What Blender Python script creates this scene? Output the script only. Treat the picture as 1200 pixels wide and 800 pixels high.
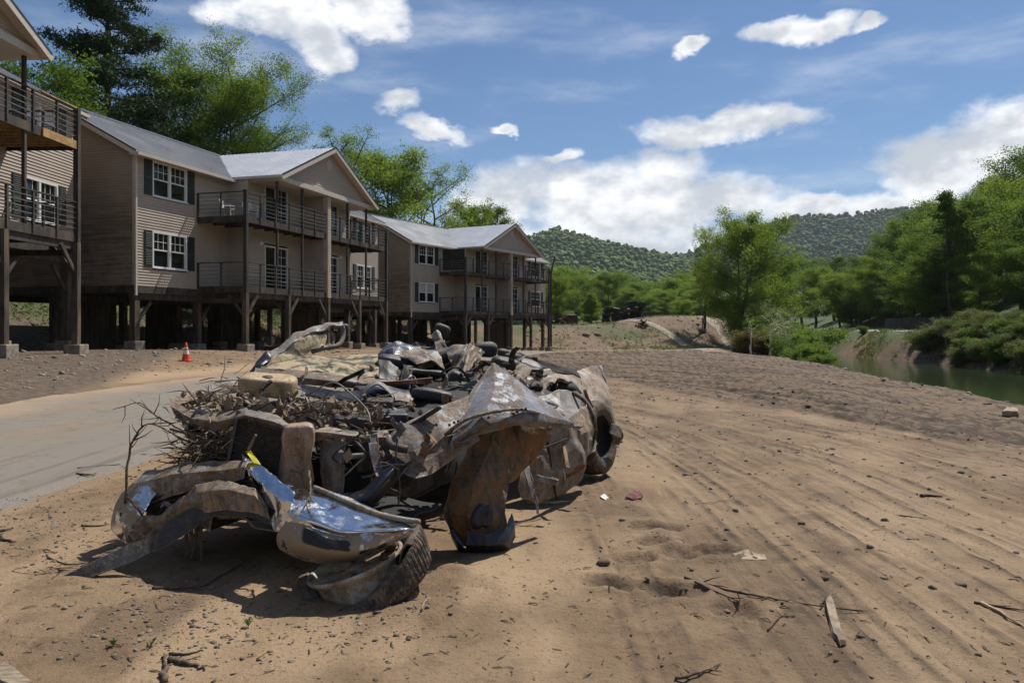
import bpy, bmesh, math, random
import numpy as np
from mathutils import Vector, Matrix, noise as mnoise

for o in list(bpy.data.objects):
    bpy.data.objects.remove(o)
SC = bpy.context.scene
C = SC.collection
R = math.radians
CAM_Z, FPX, HY = 1.55, 900.0, 381.0

# ------------------------------------------------------------ camera, sky, sun, exposure
cd = bpy.data.cameras.new('camera')
cam = bpy.data.objects.new('camera', cd)
C.objects.link(cam)
cam.location = (0, 0, CAM_Z)
cam.rotation_euler = (R(90), 0, 0)
cd.sensor_width = 36
cd.lens = 36 * FPX / 1200
cd.shift_y = -(400 - HY) / 1200
cd.clip_start = 0.05
cd.clip_end = 9000
SC.camera = cam

SUN_AZ_X, SUN_AZ_Y, SUN_EL = 0.60, 0.80, 57.0
SUN_STRENGTH, SKY_STRENGTH = 4.7, 0.070
SC.view_settings.view_transform = 'Standard'
SC.view_settings.look = 'None'
SC.view_settings.exposure = 0.34
SC.view_settings.gamma = 1.0
SC.view_settings.use_curve_mapping = False

sl = bpy.data.lights.new('sun', 'SUN')
sl.energy = SUN_STRENGTH
sl.angle = R(0.5)
sl.color = (1.0, 0.955, 0.89)
sun = bpy.data.objects.new('sun', sl)
C.objects.link(sun)
_h = math.hypot(SUN_AZ_X, SUN_AZ_Y)
SUN_DIR = Vector((SUN_AZ_X / _h * math.cos(R(SUN_EL)), SUN_AZ_Y / _h * math.cos(R(SUN_EL)), math.sin(R(SUN_EL))))
sun.rotation_euler = SUN_DIR.to_track_quat('Z', 'Y').to_euler()
sun.location = SUN_DIR * 60


class NT:
    """small helper to write node trees"""
    def __init__(self, tree):
        self.t = tree
        self.n = tree.nodes
        self.l = tree.links

    def node(self, typ, **kw):
        nd = self.n.new(typ)
        for k, v in kw.items():
            setattr(nd, k, v)
        return nd

    def put(self, sock, v):
        if isinstance(v, bpy.types.NodeSocket):
            self.l.new(v, sock)
        elif v is not None:
            sock.default_value = v

    def math(self, op, a, b=None, c=None, clamp=False):
        nd = self.node('ShaderNodeMath', operation=op, use_clamp=clamp)
        self.put(nd.inputs[0], a)
        self.put(nd.inputs[1], b)
        self.put(nd.inputs[2], c)
        return nd.outputs[0]

    def vmath(self, op, a, b=None):
        nd = self.node('ShaderNodeVectorMath', operation=op)
        self.put(nd.inputs[0], a)
        self.put(nd.inputs[1], b)
        return nd.outputs[0]

    def step(self, v, a, b, o0=0.0, o1=1.0):
        nd = self.node('ShaderNodeMapRange', interpolation_type='SMOOTHSTEP')
        self.put(nd.inputs[0], v)
        nd.inputs[1].default_value = a
        nd.inputs[2].default_value = b
        nd.inputs[3].default_value = o0
        nd.inputs[4].default_value = o1
        return nd.outputs[0]

    def mix(self, f, a, b, blend='MIX'):
        nd = self.node('ShaderNodeMix', data_type='RGBA', blend_type=blend)
        self.put(nd.inputs[0], f)
        self.put(nd.inputs[6], c4(a))
        self.put(nd.inputs[7], c4(b))
        return nd.outputs[2]

    def noise(self, vec, scale, detail=4, rough=0.55, dist=0.0, out=0):
        nd = self.node('ShaderNodeTexNoise')
        self.put(nd.inputs['Vector'], vec)
        self.put(nd.inputs['Scale'], scale)
        nd.inputs['Detail'].default_value = detail
        nd.inputs['Roughness'].default_value = rough
        nd.inputs['Distortion'].default_value = dist
        return nd.outputs[out]

    def mapping(self, vec, scale=(1, 1, 1), loc=(0, 0, 0), rot=(0, 0, 0)):
        nd = self.node('ShaderNodeMapping')
        self.put(nd.inputs[0], vec)
        nd.inputs['Location'].default_value = loc
        nd.inputs['Rotation'].default_value = rot
        nd.inputs['Scale'].default_value = scale
        return nd.outputs[0]


def c4(v):
    if isinstance(v, (tuple, list)) and len(v) == 3:
        return (*v, 1.0)
    return v


def build_world():
    w = bpy.data.worlds.new('World')
    SC.world = w
    w.use_nodes = True
    nt = NT(w.node_tree)
    nt.n.clear()
    out = nt.node('ShaderNodeOutputWorld')
    bg = nt.node('ShaderNodeBackground')
    bg.inputs[1].default_value = SKY_STRENGTH
    nt.l.new(bg.outputs[0], out.inputs[0])
    sky = nt.node('ShaderNodeTexSky', sky_type='NISHITA', sun_disc=False)
    sky.sun_elevation = R(SUN_EL)
    sky.sun_rotation = math.atan2(SUN_AZ_X, SUN_AZ_Y)
    sky.altitude = 700
    sky.air_density = 1.0
    sky.dust_density = 0.6
    sky.ozone_density = 1.6
    tc = nt.node('ShaderNodeTexCoord').outputs['Generated']
    sep = nt.node('ShaderNodeSeparateXYZ')
    nt.l.new(tc, sep.inputs[0])
    X, Y, Z = sep.outputs
    # direction noise, used to give the clouds ragged edges
    vec = nt.mapping(tc, scale=(1, 1, 1.7))
    n1 = nt.noise(vec, 7.0, 6, 0.60)
    n2 = nt.noise(vec, 17.0, 6, 0.62)
    n3 = nt.noise(nt.mapping(tc, scale=(1, 1, 1.7), loc=(0.012, 0.016, 0.045)), 7.0, 4, 0.60)
    az = nt.math('ARCTAN2', X, Y)
    el = nt.math('ARCSINE', Z)
    wob = nt.math('MULTIPLY_ADD', n1, 0.10, -0.05)
    az2 = nt.math('ADD', az, nt.math('MULTIPLY_ADD', nt.noise(vec, 9.0, 3, 0.5), 0.09, -0.045))
    el2 = nt.math('ADD', el, wob)

    # (az deg, el deg, half width deg, half height deg): cumulus drifting over the valley
    clouds = [(-16.4, 22.0, 4.2, 2.2), (-14.0, 19.9, 2.2, 2.4), (-10.8, 22.4, 3.0, 1.8),
              (-8.2, 15.4, 1.5, 1.1), (-6.0, 13.8, 2.2, 0.8), (-1.0, 14.5, 1.1, 0.35),
              (0.5, 9.2, 4.6, 3.0), (4.2, 8.8, 5.0, 2.6), (9.2, 9.0, 5.0, 2.9), (11.4, 10.9, 2.5, 1.6),
              (6.5, 6.0, 9.5, 2.2), (15.5, 8.9, 4.6, 1.9), (20.5, 8.0, 4.6, 1.1), (3.4, 12.0, 1.6, 0.7),
              (15.6, 13.9, 6.2, 1.25), (20.5, 20.1, 3.2, 1.0), (24.2, 19.6, 1.4, 0.45), (13.2, 19.7, 1.0, 0.6),
              (29.8, 10.6, 4.8, 2.5), (33.8, 11.8, 5.2, 2.4), (25.8, 8.2, 3.0, 1.0),
              (-62, 15, 12, 4), (-48, 30, 8, 3), (58, 18, 11, 4), (75, 10, 15, 4), (-95, 12, 18, 5), (110, 22, 14, 5),
              (150, 14, 20, 6), (-150, 20, 18, 6), (178, 32, 10, 4), (35, 42, 7, 3), (-25, 48, 6, 3), (-80, 50, 9, 4), (95, 50, 9, 4)]
    den = None
    low = None
    for a, e, hw, hh in clouds:
        dx = nt.math('MULTIPLY', nt.math('SUBTRACT', az2, R(a)), 1 / R(hw))
        dy = nt.math('MULTIPLY', nt.math('SUBTRACT', el2, R(e)), 1 / R(hh))
        d = nt.math('SUBTRACT', 1.0, nt.math('ADD', nt.math('MULTIPLY', dx, dx), nt.math('MULTIPLY', dy, dy)))
        den = d if den is None else nt.math('SMOOTH_MAX', den, d, 0.35)
    den = nt.math('ADD', den, nt.math('ADD', nt.math('MULTIPLY_ADD', n2, 2.5, -1.28), nt.math('MULTIPLY_ADD', n1, 1.7, -0.88)))
    alpha = nt.step(den, -0.58, 0.80)
    # thin high veil
    veil = nt.noise(nt.mapping(tc, scale=(1.2, 1.2, 5.0), rot=(0, 0.25, 0.3)), 3.2, 7, 0.6)
    alpha = nt.math('MAXIMUM', alpha, nt.step(veil, 0.46, 0.85, 0.0, 0.42))
    # side turned to the sun against shaded base
    lit = nt.math('SUBTRACT', n1, n3)
    shade = nt.step(nt.math('ADD', nt.math('MULTIPLY', lit, 4.2), nt.math('MULTIPLY', den, -0.34)), -0.75, 0.30)
    ccol = nt.mix(shade, (7.0, 7.5, 8.2), (13.0, 13.0, 13.0))
    hz = nt.step(Z, 0.0, 0.16, 0.30, 0.0)
    base = nt.mix(1.0, sky.outputs[0], (0.66, 0.84, 1.0), 'MULTIPLY')
    col = nt.mix(alpha, base, ccol)
    nt.l.new(col, bg.inputs[0])


build_world()
SC.world.cycles.sampling_method = 'MANUAL'
SC.world.cycles.sample_map_resolution = 512

# ------------------------------------------------------------ helpers
rng = np.random.default_rng(11)
random.seed(4)


def P(px, py, d):
    """point seen at photo pixel (px, py) at distance d along the view"""
    return ((px - 600) / FPX * d, d, CAM_Z + (HY - py) / FPX * d)


def sst(a, b, x):
    t = np.clip((np.asarray(x, float) - a) / (b - a), 0, 1)
    return t * t * (3 - 2 * t)


def _hash(ix, iy, s):
    h = (ix.astype(np.int64) * 374761393 + iy.astype(np.int64) * 668265263 + s * 1274126177) & 0xFFFFFFFF
    h = ((h ^ (h >> 13)) * 1274126177) & 0xFFFFFFFF
    return ((h ^ (h >> 16)) & 0xFFFF) / 65535.0


def vnoise(x, y, s=0):
    ix, iy = np.floor(x), np.floor(y)
    fx, fy = x - ix, y - iy
    fx = fx * fx * (3 - 2 * fx)
    fy = fy * fy * (3 - 2 * fy)
    a, b = _hash(ix, iy, s), _hash(ix + 1, iy, s)
    c, d = _hash(ix, iy + 1, s), _hash(ix + 1, iy + 1, s)
    return (a + (b - a) * fx) * (1 - fy) + (c + (d - c) * fx) * fy - 0.5


def fbm(x, y, s=0, o=4, g=0.5):
    x, y = np.asarray(x, float), np.asarray(y, float)
    t, a, f = 0, 1, 1
    for k in range(o):
        t = t + a * vnoise(x * f + 17.3 * k, y * f - 9.1 * k, s + k)
        a *= g
        f *= 2.03
    return t


def mesh_np(name, V, F, smooth=False):
    me = bpy.data.meshes.new(name)
    V = np.asarray(V, np.float32)
    F = np.asarray(F, np.int32)
    me.vertices.add(len(V))
    me.vertices.foreach_set('co', V.ravel())
    k = F.shape[1]
    me.loops.add(F.size)
    me.loops.foreach_set('vertex_index', F.ravel())
    me.polygons.add(len(F))
    me.polygons.foreach_set('loop_start', np.arange(0, F.size, k, dtype=np.int32))
    me.polygons.foreach_set('loop_total', np.full(len(F), k, np.int32))
    if smooth:
        me.polygons.foreach_set('use_smooth', np.ones(len(F), bool))
    me.update(calc_edges=True)
    return me


def link(name, me, mat=None, parent=None, smooth=None):
    o = bpy.data.objects.new(name, me)
    C.objects.link(o)
    if mat is not None and not me.materials:
        for m in (mat if isinstance(mat, (list, tuple)) else [mat]):
            me.materials.append(m)
    if parent is not None:
        o.parent = parent
    if smooth:
        me.polygons.foreach_set('use_smooth', [True] * len(me.polygons))
    return o


def empty(name, loc=(0, 0, 0), rz=0.0, parent=None):
    o = bpy.data.objects.new(name, None)
    C.objects.link(o)
    o.location = loc
    o.rotation_euler = (0, 0, rz)
    o.empty_display_size = 0.2
    if parent is not None:
        o.parent = parent
    return o


def tag(o, label=None, cat=None, group=None, kind=None):
    if label:
        o['label'] = label
    if cat:
        o['category'] = cat
    if group:
        o['group'] = group
    if kind:
        o['kind'] = kind
    return o


class MB:
    """collects polygons, then becomes one mesh object"""
    def __init__(self):
        self.v, self.f, self.mi = [], [], []

    def add(self, vs, fs, mi=0):
        b = len(self.v)
        self.v += [tuple(p) for p in vs]
        self.f += [tuple(b + i for i in f) for f in fs]
        self.mi += [mi] * len(fs)
        return self

    def box(self, x0, x1, y0, y1, z0, z1, mi=0, M=None, bev=0.0):
        vs = [(x, y, z) for z in (z0, z1) for y in (y0, y1) for x in (x0, x1)]
        if M is not None:
            vs = [tuple(M @ Vector(p)) for p in vs]
        return self.add(vs, [(0, 2, 3, 1), (4, 5, 7, 6), (0, 1, 5, 4), (2, 6, 7, 3), (0, 4, 6, 2), (1, 3, 7, 5)], mi)

    def bar(self, a, b, w, h=None, mi=0, up=(0, 0, 1)):
        a, b = Vector(a), Vector(b)
        h = h or w
        d = (b - a)
        L = d.length
        d.normalize()
        u = Vector(up)
        if abs(d.dot(u)) > 0.95:
            u = Vector((0, 1, 0))
        s = d.cross(u).normalized()
        u = s.cross(d).normalized()
        vs = [p + s * (w / 2 * i) + u * (h / 2 * j) for p in (a, b) for j in (-1, 1) for i in (-1, 1)]
        return self.add(vs, [(0, 1, 3, 2), (4, 6, 7, 5), (0, 4, 5, 1), (2, 3, 7, 6), (0, 2, 6, 4), (1, 5, 7, 3)], mi)

    def tube(self, pts, r, n=6, mi=0, caps=True, flat=1.0):
        pts = [Vector(p) for p in pts]
        m = len(pts)
        rs = r if isinstance(r, (list, tuple, np.ndarray)) else [r] * m
        rings = []
        ref = Vector((0.13, 0.31, 0.94))
        for i, p in enumerate(pts):
            d = (pts[min(i + 1, m - 1)] - pts[max(i - 1, 0)])
            if d.length < 1e-9:
                d = Vector((0, 0, 1))
            d.normalize()
            if abs(d.dot(ref)) > 0.97:
                ref = Vector((0.9, 0.2, 0.1))
            s = d.cross(ref).normalized()
            u = s.cross(d).normalized()
            rings.append([p + (s * math.cos(2 * math.pi * k / n) + u * math.sin(2 * math.pi * k / n) * flat) * float(rs[i]) for k in range(n)])
        vs = [q for rg in rings for q in rg]
        fs = []
        for i in range(m - 1):
            for k in range(n):
                a, b = i * n + k, i * n + (k + 1) % n
                fs.append((a, b, b + n, a + n))
        if caps:
            fs.append(tuple(range(n - 1, -1, -1)))
            fs.append(tuple(range((m - 1) * n, m * n)))
        return self.add(vs, fs, mi)

    def lathe(self, prof, n=24, M=None, mi=0, closed=False):
        vs, fs = [], []
        for (r, z) in prof:
            for k in range(n):
                t = 2 * math.pi * k / n
                p = Vector((r * math.cos(t), r * math.sin(t), z))
                vs.append(M @ p if M is not None else p)
        m = len(prof)
        for i in range(m - 1 + (1 if closed else 0)):
            j = (i + 1) % m
            for k in range(n):
                fs.append((i * n + k, i * n + (k + 1) % n, j * n + (k + 1) % n, j * n + k))
        return self.add(vs, fs, mi)

    def build(self, name, mat=None, parent=None, smooth=False, origin=None, bevel=0.0):
        me = bpy.data.meshes.new(name)
        vs = self.v
        if origin is not None:
            ox, oy, oz = origin
            vs = [(p[0] - ox, p[1] - oy, p[2] - oz) for p in vs]
        me.from_pydata(vs, [], self.f)
        if any(self.mi):
            me.polygons.foreach_set('material_index', self.mi)
        if smooth:
            me.polygons.foreach_set('use_smooth', [True] * len(me.polygons))
        me.update()
        o = link(name, me, mat, parent)
        if origin is not None and parent is None:
            o.location = origin
        if bevel:
            b = o.modifiers.new('bevel', 'BEVEL')
            b.width = bevel
            b.segments = 2
            b.limit_method = 'ANGLE'
        return o


def children(o):
    return [c for c in bpy.data.objects if c.parent == o]


def copy_tree(o, parent=None):
    c = o.copy()
    C.objects.link(c)
    c.parent = parent
    for ch in children(o):
        copy_tree(ch, c)
    return c


# ------------------------------------------------------------ materials
def material(name):
    m = bpy.data.materials.new(name)
    m.use_nodes = True
    nt = NT(m.node_tree)
    bs = m.node_tree.nodes['Principled BSDF']
    return m, nt, bs


def plain(name, col, rough=0.6, metal=0.0, var=0.12, scale=9.0, bump=0.0, bscale=60.0, spec=0.4, stretch=(1, 1, 1), grime=None):
    m, nt, bs = material(name)
    tc = nt.node('ShaderNodeTexCoord').outputs['Object']
    v = nt.mapping(tc, scale=stretch)
    n = nt.noise(v, scale, 5, 0.6)
    lo = tuple(max(0, k * (1 - var * 1.6)) for k in col)
    hi = tuple(k * (1 + var) for k in col)
    cc = nt.mix(nt.step(n, 0.3, 0.7), lo, hi)
    if grime:
        cc = nt.mix(nt.step(nt.noise(v, scale * 0.35, 6, 0.65), 0.48, 0.68, 0, grime[1]), cc, grime[0])
    nt.l.new(cc, bs.inputs['Base Color'])
    bs.inputs['Roughness'].default_value = rough
    bs.inputs['Metallic'].default_value = metal
    bs.inputs['Specular IOR Level'].default_value = spec
    if bump:
        b = nt.node('ShaderNodeBump')
        b.inputs['Strength'].default_value = bump
        b.inputs['Distance'].default_value = 0.02
        nt.l.new(nt.noise(v, bscale, 4, 0.6), b.inputs['Height'])
        nt.l.new(b.outputs[0], bs.inputs['Normal'])
    return m

# ------------------------------------------------------------ terrain
_XF = ([-200, 0, 25, 33, 46.6, 58.5, 70.4, 100, 160, 400], [-16, -14.6, -14.2, -11.5, -7.7, -3.3, 3.6, 14, 30, 90])
_XN = ([-200, -10, 10, 20, 43, 55, 65, 80, 100, 140, 400], [7, 10, 11, 12.3, 15.6, 18.8, 22.3, 26.6, 29.5, 36, 90])
_XW = ([-200, 30, 60, 75, 85, 100, 140, 400], [27, 31.5, 32, 32.2, 34, 38, 46, 101])
_RC = ([-60, 0, 18, 30, 45, 58, 68, 78, 88], [-6.8, -6.65, -6.5, -4.6, -0.1, 6.2, 12.5, 19.0, 25.0])
WATER_Z = -1.5


def road_dist(x, y):
    """signed distance from the road's centre line (approximate), for y < 90"""
    c = np.interp(y, *_RC)
    sl = (np.interp(y + 1, *_RC) - np.interp(y - 1, *_RC)) / 2
    return (x - c) / np.sqrt(1 + sl * sl)


def Hbase(x, y):
    x, y = np.asarray(x, float), np.asarray(y, float)
    z = -0.9 * sst(40, 75, y)
    q = np.interp(y, *_XF) - x
    z = z + 0.62 * sst(-9, 1.5, q) * (1 - 0.55 * sst(26, 40, y)) * (1 - sst(50, 66, y))
    back = np.clip(q - 10.5, 0, 200)
    z = z + np.minimum(0.50 * back, 26 + 0.03 * back) * (1 - sst(72, 92, y))
    # terrace of dirt behind the far end of the road
    yf = 77 + 0.62 * np.clip(x - 6, 0, 60)
    top = 1.55 + 1.15 * sst(9, 20, x) + 0.9
    m = sst(0, 11, y - yf) * (1 - sst(24.5, 29.0, x - 0.22 * (y - 90)))
    z = z + top * m
    # river
    xn, xw = np.interp(y, *_XN), np.interp(y, *_XW)
    z = z - 0.40 * sst(-6, 0, x - xn) - 2.2 * sst(0, 4.2, x - xn)
    far = x - xw
    z = z + (3.35 + 0.9 * sst(40, 75, y)) * sst(-2.0, 4.5, far) + np.where(far > 0, 0.25 * sst(0, 6, far), 0) + np.minimum(0.36 * np.clip(far - 11.0, 0, 900), 30)
    return z


def churn_mask(x, y):
    yb = np.interp(x, [-6, -2, 1, 3, 3.6, 5.4, 6.1, 8, 12], [46, 36, 29, 20, 16.5, 12.8, 9.8, 8.2, 6])
    return sst(-0.4, 1.6, y - yb + 1.3 * fbm(x * 0.6, y * 0.6, 31, 3)) * (1 - sst(62, 74, y))


_tr = np.random.default_rng(17)
TRACKS = [(0.55 + 0.42 * k + _tr.normal() * 0.10, 0.10 + 0.10 * _tr.random(), _tr.normal() * 0.02) for k in range(17)]
PRINTS = [(757, 622), (765, 640), (780, 622), (745, 660), (726, 692), (706, 690), (796, 655), (818, 652), (848, 652), (800, 700), (862, 722), (780, 700)]


def detail(x, y):
    near = 1 - sst(30, 70, y)
    ch = churn_mask(x, y)
    z = 0.10 * fbm(x * 0.22, y * 0.22, 3, 3) * near + 0.016 * fbm(x * 0.9, y * 0.9, 5, 3)
    z = z + (0.012 + 0.01 * ch) * fbm(x * 4.5, y * 4.5, 7, 3) + 0.006 * fbm(x * 19, y * 19, 9, 2) * (1 - sst(9, 16, y))
    ub = x + 0.032 * np.clip(y - 7.5, 0, 30) ** 2
    cl = np.abs(fbm(ub * 2.1, y * 0.55, 13, 4)) * 2
    z = z + ch * (0.13 * (np.clip(cl, 0, 0.8) - 0.25) + 0.05 * fbm(x * 5.5, y * 6.0, 15, 3))
    dark = np.zeros_like(z)
    bend = 0.032 * np.clip(y - 7.5, 0, 30) ** 2
    for k, (a, w, sl) in enumerate(TRACKS):
        xc = a + (0.012 + sl) * (y - 5) + 0.05 * np.sin(y * 0.30 + k) - bend
        u = (x - xc) / w
        act = sst(-0.30, 0.10, fbm(y * 0.22 + k * 7, y * 0 + k, 40 + k, 2)) * (1 - sst(24, 36, y)) * (1 - 0.6 * ch)
        rut = np.exp(-(u * 1.1) ** 6)
        ridge = np.exp(-((np.abs(u) - 1.10) * 6.0) ** 2)
        ribs = np.cos(u * 2 * math.pi * 1.5) * rut
        lump = np.clip(0.45 + 1.5 * fbm(x * 5, y * 1.3, 60 + k, 3), 0, 1.3)
        z = z + act * (-0.013 * rut + 0.020 * ridge * lump + 0.005 * ribs)
        dark = np.maximum(dark, act * np.clip(ridge * lump * 1.5, 0, 1) * 0.95)
        dark = np.maximum(dark, act * np.clip(-ribs, 0, 1) * 0.30)
    for (px, py) in PRINTS:
        d = CAM_Z * FPX / (py - HY)
        fx, fy = (px - 600) / FPX * d, d
        e = ((x - fx) / 0.13) ** 2 + ((y - fy) / 0.12) ** 2
        z = z - 0.040 * np.exp(-e ** 3) + 0.018 * np.exp(-((np.sqrt(e) - 1.25) * 3.5) ** 2)
        dark = np.maximum(dark, 0.8 * np.exp(-(e * 0.9) ** 3))
    # soil thrown up round the buried front wheel
    e = np.hypot((x + 0.55) / 0.50, (y - 4.36) / 0.40)
    z = z + 0.05 * sst(-0.75, -0.45, x) * np.exp(-((e - 0.85) * 2.4) ** 2) * (0.75 + 1.1 * fbm(x * 6, y * 6, 71, 3))
    return z, dark, ch


def H(x, y):
    x, y = np.asarray(x, float), np.asarray(y, float)
    z = Hbase(x, y)
    dz, _, _ = detail(x, y)
    rd = np.abs(road_dist(x, y))
    onroad = (1 - sst(2.3, 3.4, rd)) * (1 - sst(64, 74, y))
    return z + dz * (1 - 0.92 * onroad)


def Hs(x, y):
    return float(H(np.array([x]), np.array([y]))[0])


def G(px, py, lift=0.0):
    """where the ray through a photo pixel meets the ground"""
    d = 2.0
    dx, dz = (px - 600) / FPX, (HY - py) / FPX
    ds = np.concatenate([np.arange(2, 30, 0.02), np.arange(30, 200, 0.1)])
    hh = H(ds * dx, ds)
    below = np.nonzero(CAM_Z + ds * dz <= hh)[0]
    d = ds[below[0]] if len(below) else 200.0
    return Vector((dx * d, d, Hs(dx * d, d) + lift))


def axis_steps(lo, hi, pieces):
    v = [lo]
    while v[-1] < hi:
        s = pieces(v[-1])
        v.append(v[-1] + s)
    return np.array(v)


def make_ground():
    right = axis_steps(5.6, 2600, lambda x: 0.036 + (x - 5.6) * 0.045 if x < 17 else (0.6 if x < 50 else 0.6 + (x - 50) * 0.12))
    left = -axis_steps(3.6, 2600, lambda x: 0.036 + (x - 3.6) * 0.045 if x < 15 else (0.6 if x < 45 else 0.6 + (x - 45) * 0.12))[::-1]
    xs = np.concatenate([left, np.arange(-3.6 + 0.035, 5.6 - 0.01, 0.035), right])
    ys = np.concatenate([-axis_steps(0, 400, lambda y: 0.8 + y * 0.2)[::-1], np.arange(0.4, 2.6, 0.4),
                         axis_steps(2.8, 4500, lambda y: max(0.022, 0.0068 * y) if y < 60 else (0.7 if y < 125 else 0.7 + (y - 125) * 0.1))])
    X, Y = np.meshgrid(xs, ys)
    x, y = X.ravel(), Y.ravel()
    z = H(x, y)
    _, dark, ch = detail(x, y)
    rd = np.abs(road_dist(x, y))
    under = (1 - sst(2.0, 2.5, rd)) * (1 - sst(70, 78, y))
    z = z - 0.05 * under
    V = np.stack([x, y, z], 1)
    ny, nx = X.shape
    idx = np.arange(nx * ny).reshape(ny, nx)
    F = np.stack([idx[:-1, :-1], idx[:-1, 1:], idx[1:, 1:], idx[1:, :-1]], -1).reshape(-1, 4)
    me = mesh_np('ground', V, F, True)
    q = np.interp(y, *_XF) - x
    far = x - np.interp(y, *_XW)
    grass = sst(11, 16, q + 4 * fbm(x * 0.2, y * 0.2, 80, 3)) * (y < 95) * sst(-0.15, 0.2, fbm(x * 0.35, y * 0.35, 82, 3))
    grass = np.maximum(grass, sst(1.5, 4.0, far + 2.5 * fbm(x * 0.25, y * 0.25, 84, 3)))
    grass = np.maximum(grass, sst(125, 150, y))
    grass = np.maximum(grass, 0.75 * sst(0.12, 0.3, fbm(x * 0.16, y * 0.3, 86, 3)) * sst(78, 82, y))
    mid = sst(16, 30, y)
    sandy = (1 - sst(0.1, 1.3, np.abs(road_dist(x, y) + 3.2) + 0.9 * fbm(x * 0.5, y * 0.5, 88, 2))) * (y < 60)
    stripe = (0.42 + 0.35 * (1 - sst(5, 8, y))) * sst(0.0, 0.42, fbm(x * 1.4 + 5, y * 0.55, 90, 4)) * (1 - ch) * (1 - mid)
    grav = np.clip(sst(-9.5, -10.5, x + 0.28 * (y - 20)) * (y < 60), 0, 1)
    soil2 = sst(75, 82, y) * (1 - grass)
    a = me.color_attributes.new('mask', 'FLOAT_COLOR', 'POINT')
    a.data.foreach_set('color', np.stack([np.clip(np.maximum(dark, ch * 0.85), 0, 1), np.clip(np.maximum(stripe, sandy), 0, 1), np.clip(grass, 0, 1), np.clip(np.maximum(grav, soil2 * 0.35), 0, 1)], 1).astype(np.float32).ravel())
    bend = 0.032 * np.clip(y - 7.5, 0, 30) ** 2
    u = me.attributes.new('along', 'FLOAT_VECTOR', 'POINT')
    u.data.foreach_set('vector', np.stack([x + bend + 0.10 * np.sin(y * 0.35), y, z * 0], 1).astype(np.float32).ravel())
    m, nt, bs = material('dirt')
    at = nt.node('ShaderNodeAttribute', attribute_name='mask')
    sp = nt.node('ShaderNodeSeparateColor')
    nt.l.new(at.outputs['Color'], sp.inputs[0])
    geo = nt.node('ShaderNodeNewGeometry').outputs['Position']
    n1 = nt.noise(geo, 0.55, 6, 0.62)
    n2 = nt.noise(geo, 5.0, 6, 0.65)
    n3 = nt.noise(geo, 38.0, 4, 0.7)
    n4 = nt.noise(nt.mapping(geo, scale=(1, 0.28, 1)), 2.2, 5, 0.6)
    c = nt.mix(nt.step(n1, 0.32, 0.68), (0.160, 0.106, 0.060), (0.245, 0.170, 0.102))
    c = nt.mix(nt.step(n4, 0.50, 0.72, 0, 0.5), c, (0.205, 0.122, 0.062))
    c = nt.mix(nt.step(n2, 0.50, 0.62, 0, 0.6), c, (0.128, 0.082, 0.047))
    al = nt.node('ShaderNodeAttribute', attribute_name='along').outputs['Vector']
    st1 = nt.noise(nt.mapping(al, scale=(7.5, 0.30, 1)), 1.0, 6, 0.68)
    st2 = nt.noise(nt.mapping(al, scale=(22.0, 0.9, 1)), 1.0, 5, 0.7)
    spy = nt.node('ShaderNodeSeparateXYZ')
    nt.l.new(geo, spy.inputs[0])
    trk = nt.math('MULTIPLY', nt.math('MULTIPLY', nt.step(spy.outputs[0], 0.2, 1.6), nt.step(spy.outputs[1], 60, 30)), nt.step(nt.noise(geo, 0.8, 4, 0.6), 0.38, 0.62, 0.15, 0.95))
    c = nt.mix(nt.math('MULTIPLY', trk, nt.step(st1, 0.50, 0.58, 0, 0.75)), c, (0.108, 0.069, 0.040))
    c = nt.mix(nt.math('MULTIPLY', trk, nt.step(st1, 0.47, 0.40, 0, 0.55)), c, (0.300, 0.205, 0.120))
    c = nt.mix(nt.math('MULTIPLY', trk, nt.step(st2, 0.55, 0.62, 0, 0.7)), c, (0.068, 0.044, 0.027))
    damp = nt.noise(geo, 0.9, 5, 0.55, 0.3)
    c = nt.mix(nt.step(damp, 0.54, 0.60, 0, 0.5), c, (0.098, 0.066, 0.040))
    c = nt.mix(sp.outputs[1], c, (0.330, 0.232, 0.140))
    dk = nt.mix(nt.step(nt.math('ADD', nt.math('MULTIPLY', nt.noise(nt.mapping(al, scale=(1.7, 0.13, 1)), 1.0, 5, 0.7), 0.6), nt.math('MULTIPLY', n2, 0.4)), 0.44, 0.56), (0.150, 0.103, 0.066), (0.032, 0.022, 0.015))
    c = nt.mix(sp.outputs[0], c, dk)
    gr = nt.mix(nt.step(n2, 0.35, 0.7), (0.072, 0.053, 0.037), (0.155, 0.115, 0.082))
    c = nt.mix(at.outputs['Alpha'], c, gr)
    gs = nt.mix(nt.step(n2, 0.3, 0.7), (0.030, 0.052, 0.014), (0.085, 0.115, 0.035))
    c = nt.mix(sp.outputs[2], c, gs)
    c = nt.mix(nt.step(n3, 0.56, 0.66, 0, 0.6), c, (0.070, 0.045, 0.028))
    c = nt.mix(nt.step(nt.noise(geo, 61.0, 2, 0.5), 0.70, 0.78, 0, 0.5), c, (0.46, 0.37, 0.27))
    nt.l.new(c, bs.inputs['Base Color'])
    bs.inputs['Roughness'].default_value = 0.88
    bs.inputs['Specular IOR Level'].default_value = 0.22
    b = nt.node('ShaderNodeBump')
    b.inputs['Strength'].default_value = 1.0
    b.inputs['Distance'].default_value = 0.022
    hgt = nt.math('ADD', nt.math('MULTIPLY', n3, 0.5), nt.math('ADD', n2, nt.math('MULTIPLY', nt.noise(geo, 140.0, 3, 0.6), 0.25)))
    nt.l.new(hgt, b.inputs['Height'])
    nt.l.new(b.outputs[0], bs.inputs['Normal'])
    o = link('ground', me, m)
    tag(o, 'bare tan dirt floodplain scored by tyre tracks', kind='structure')


make_ground()


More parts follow.
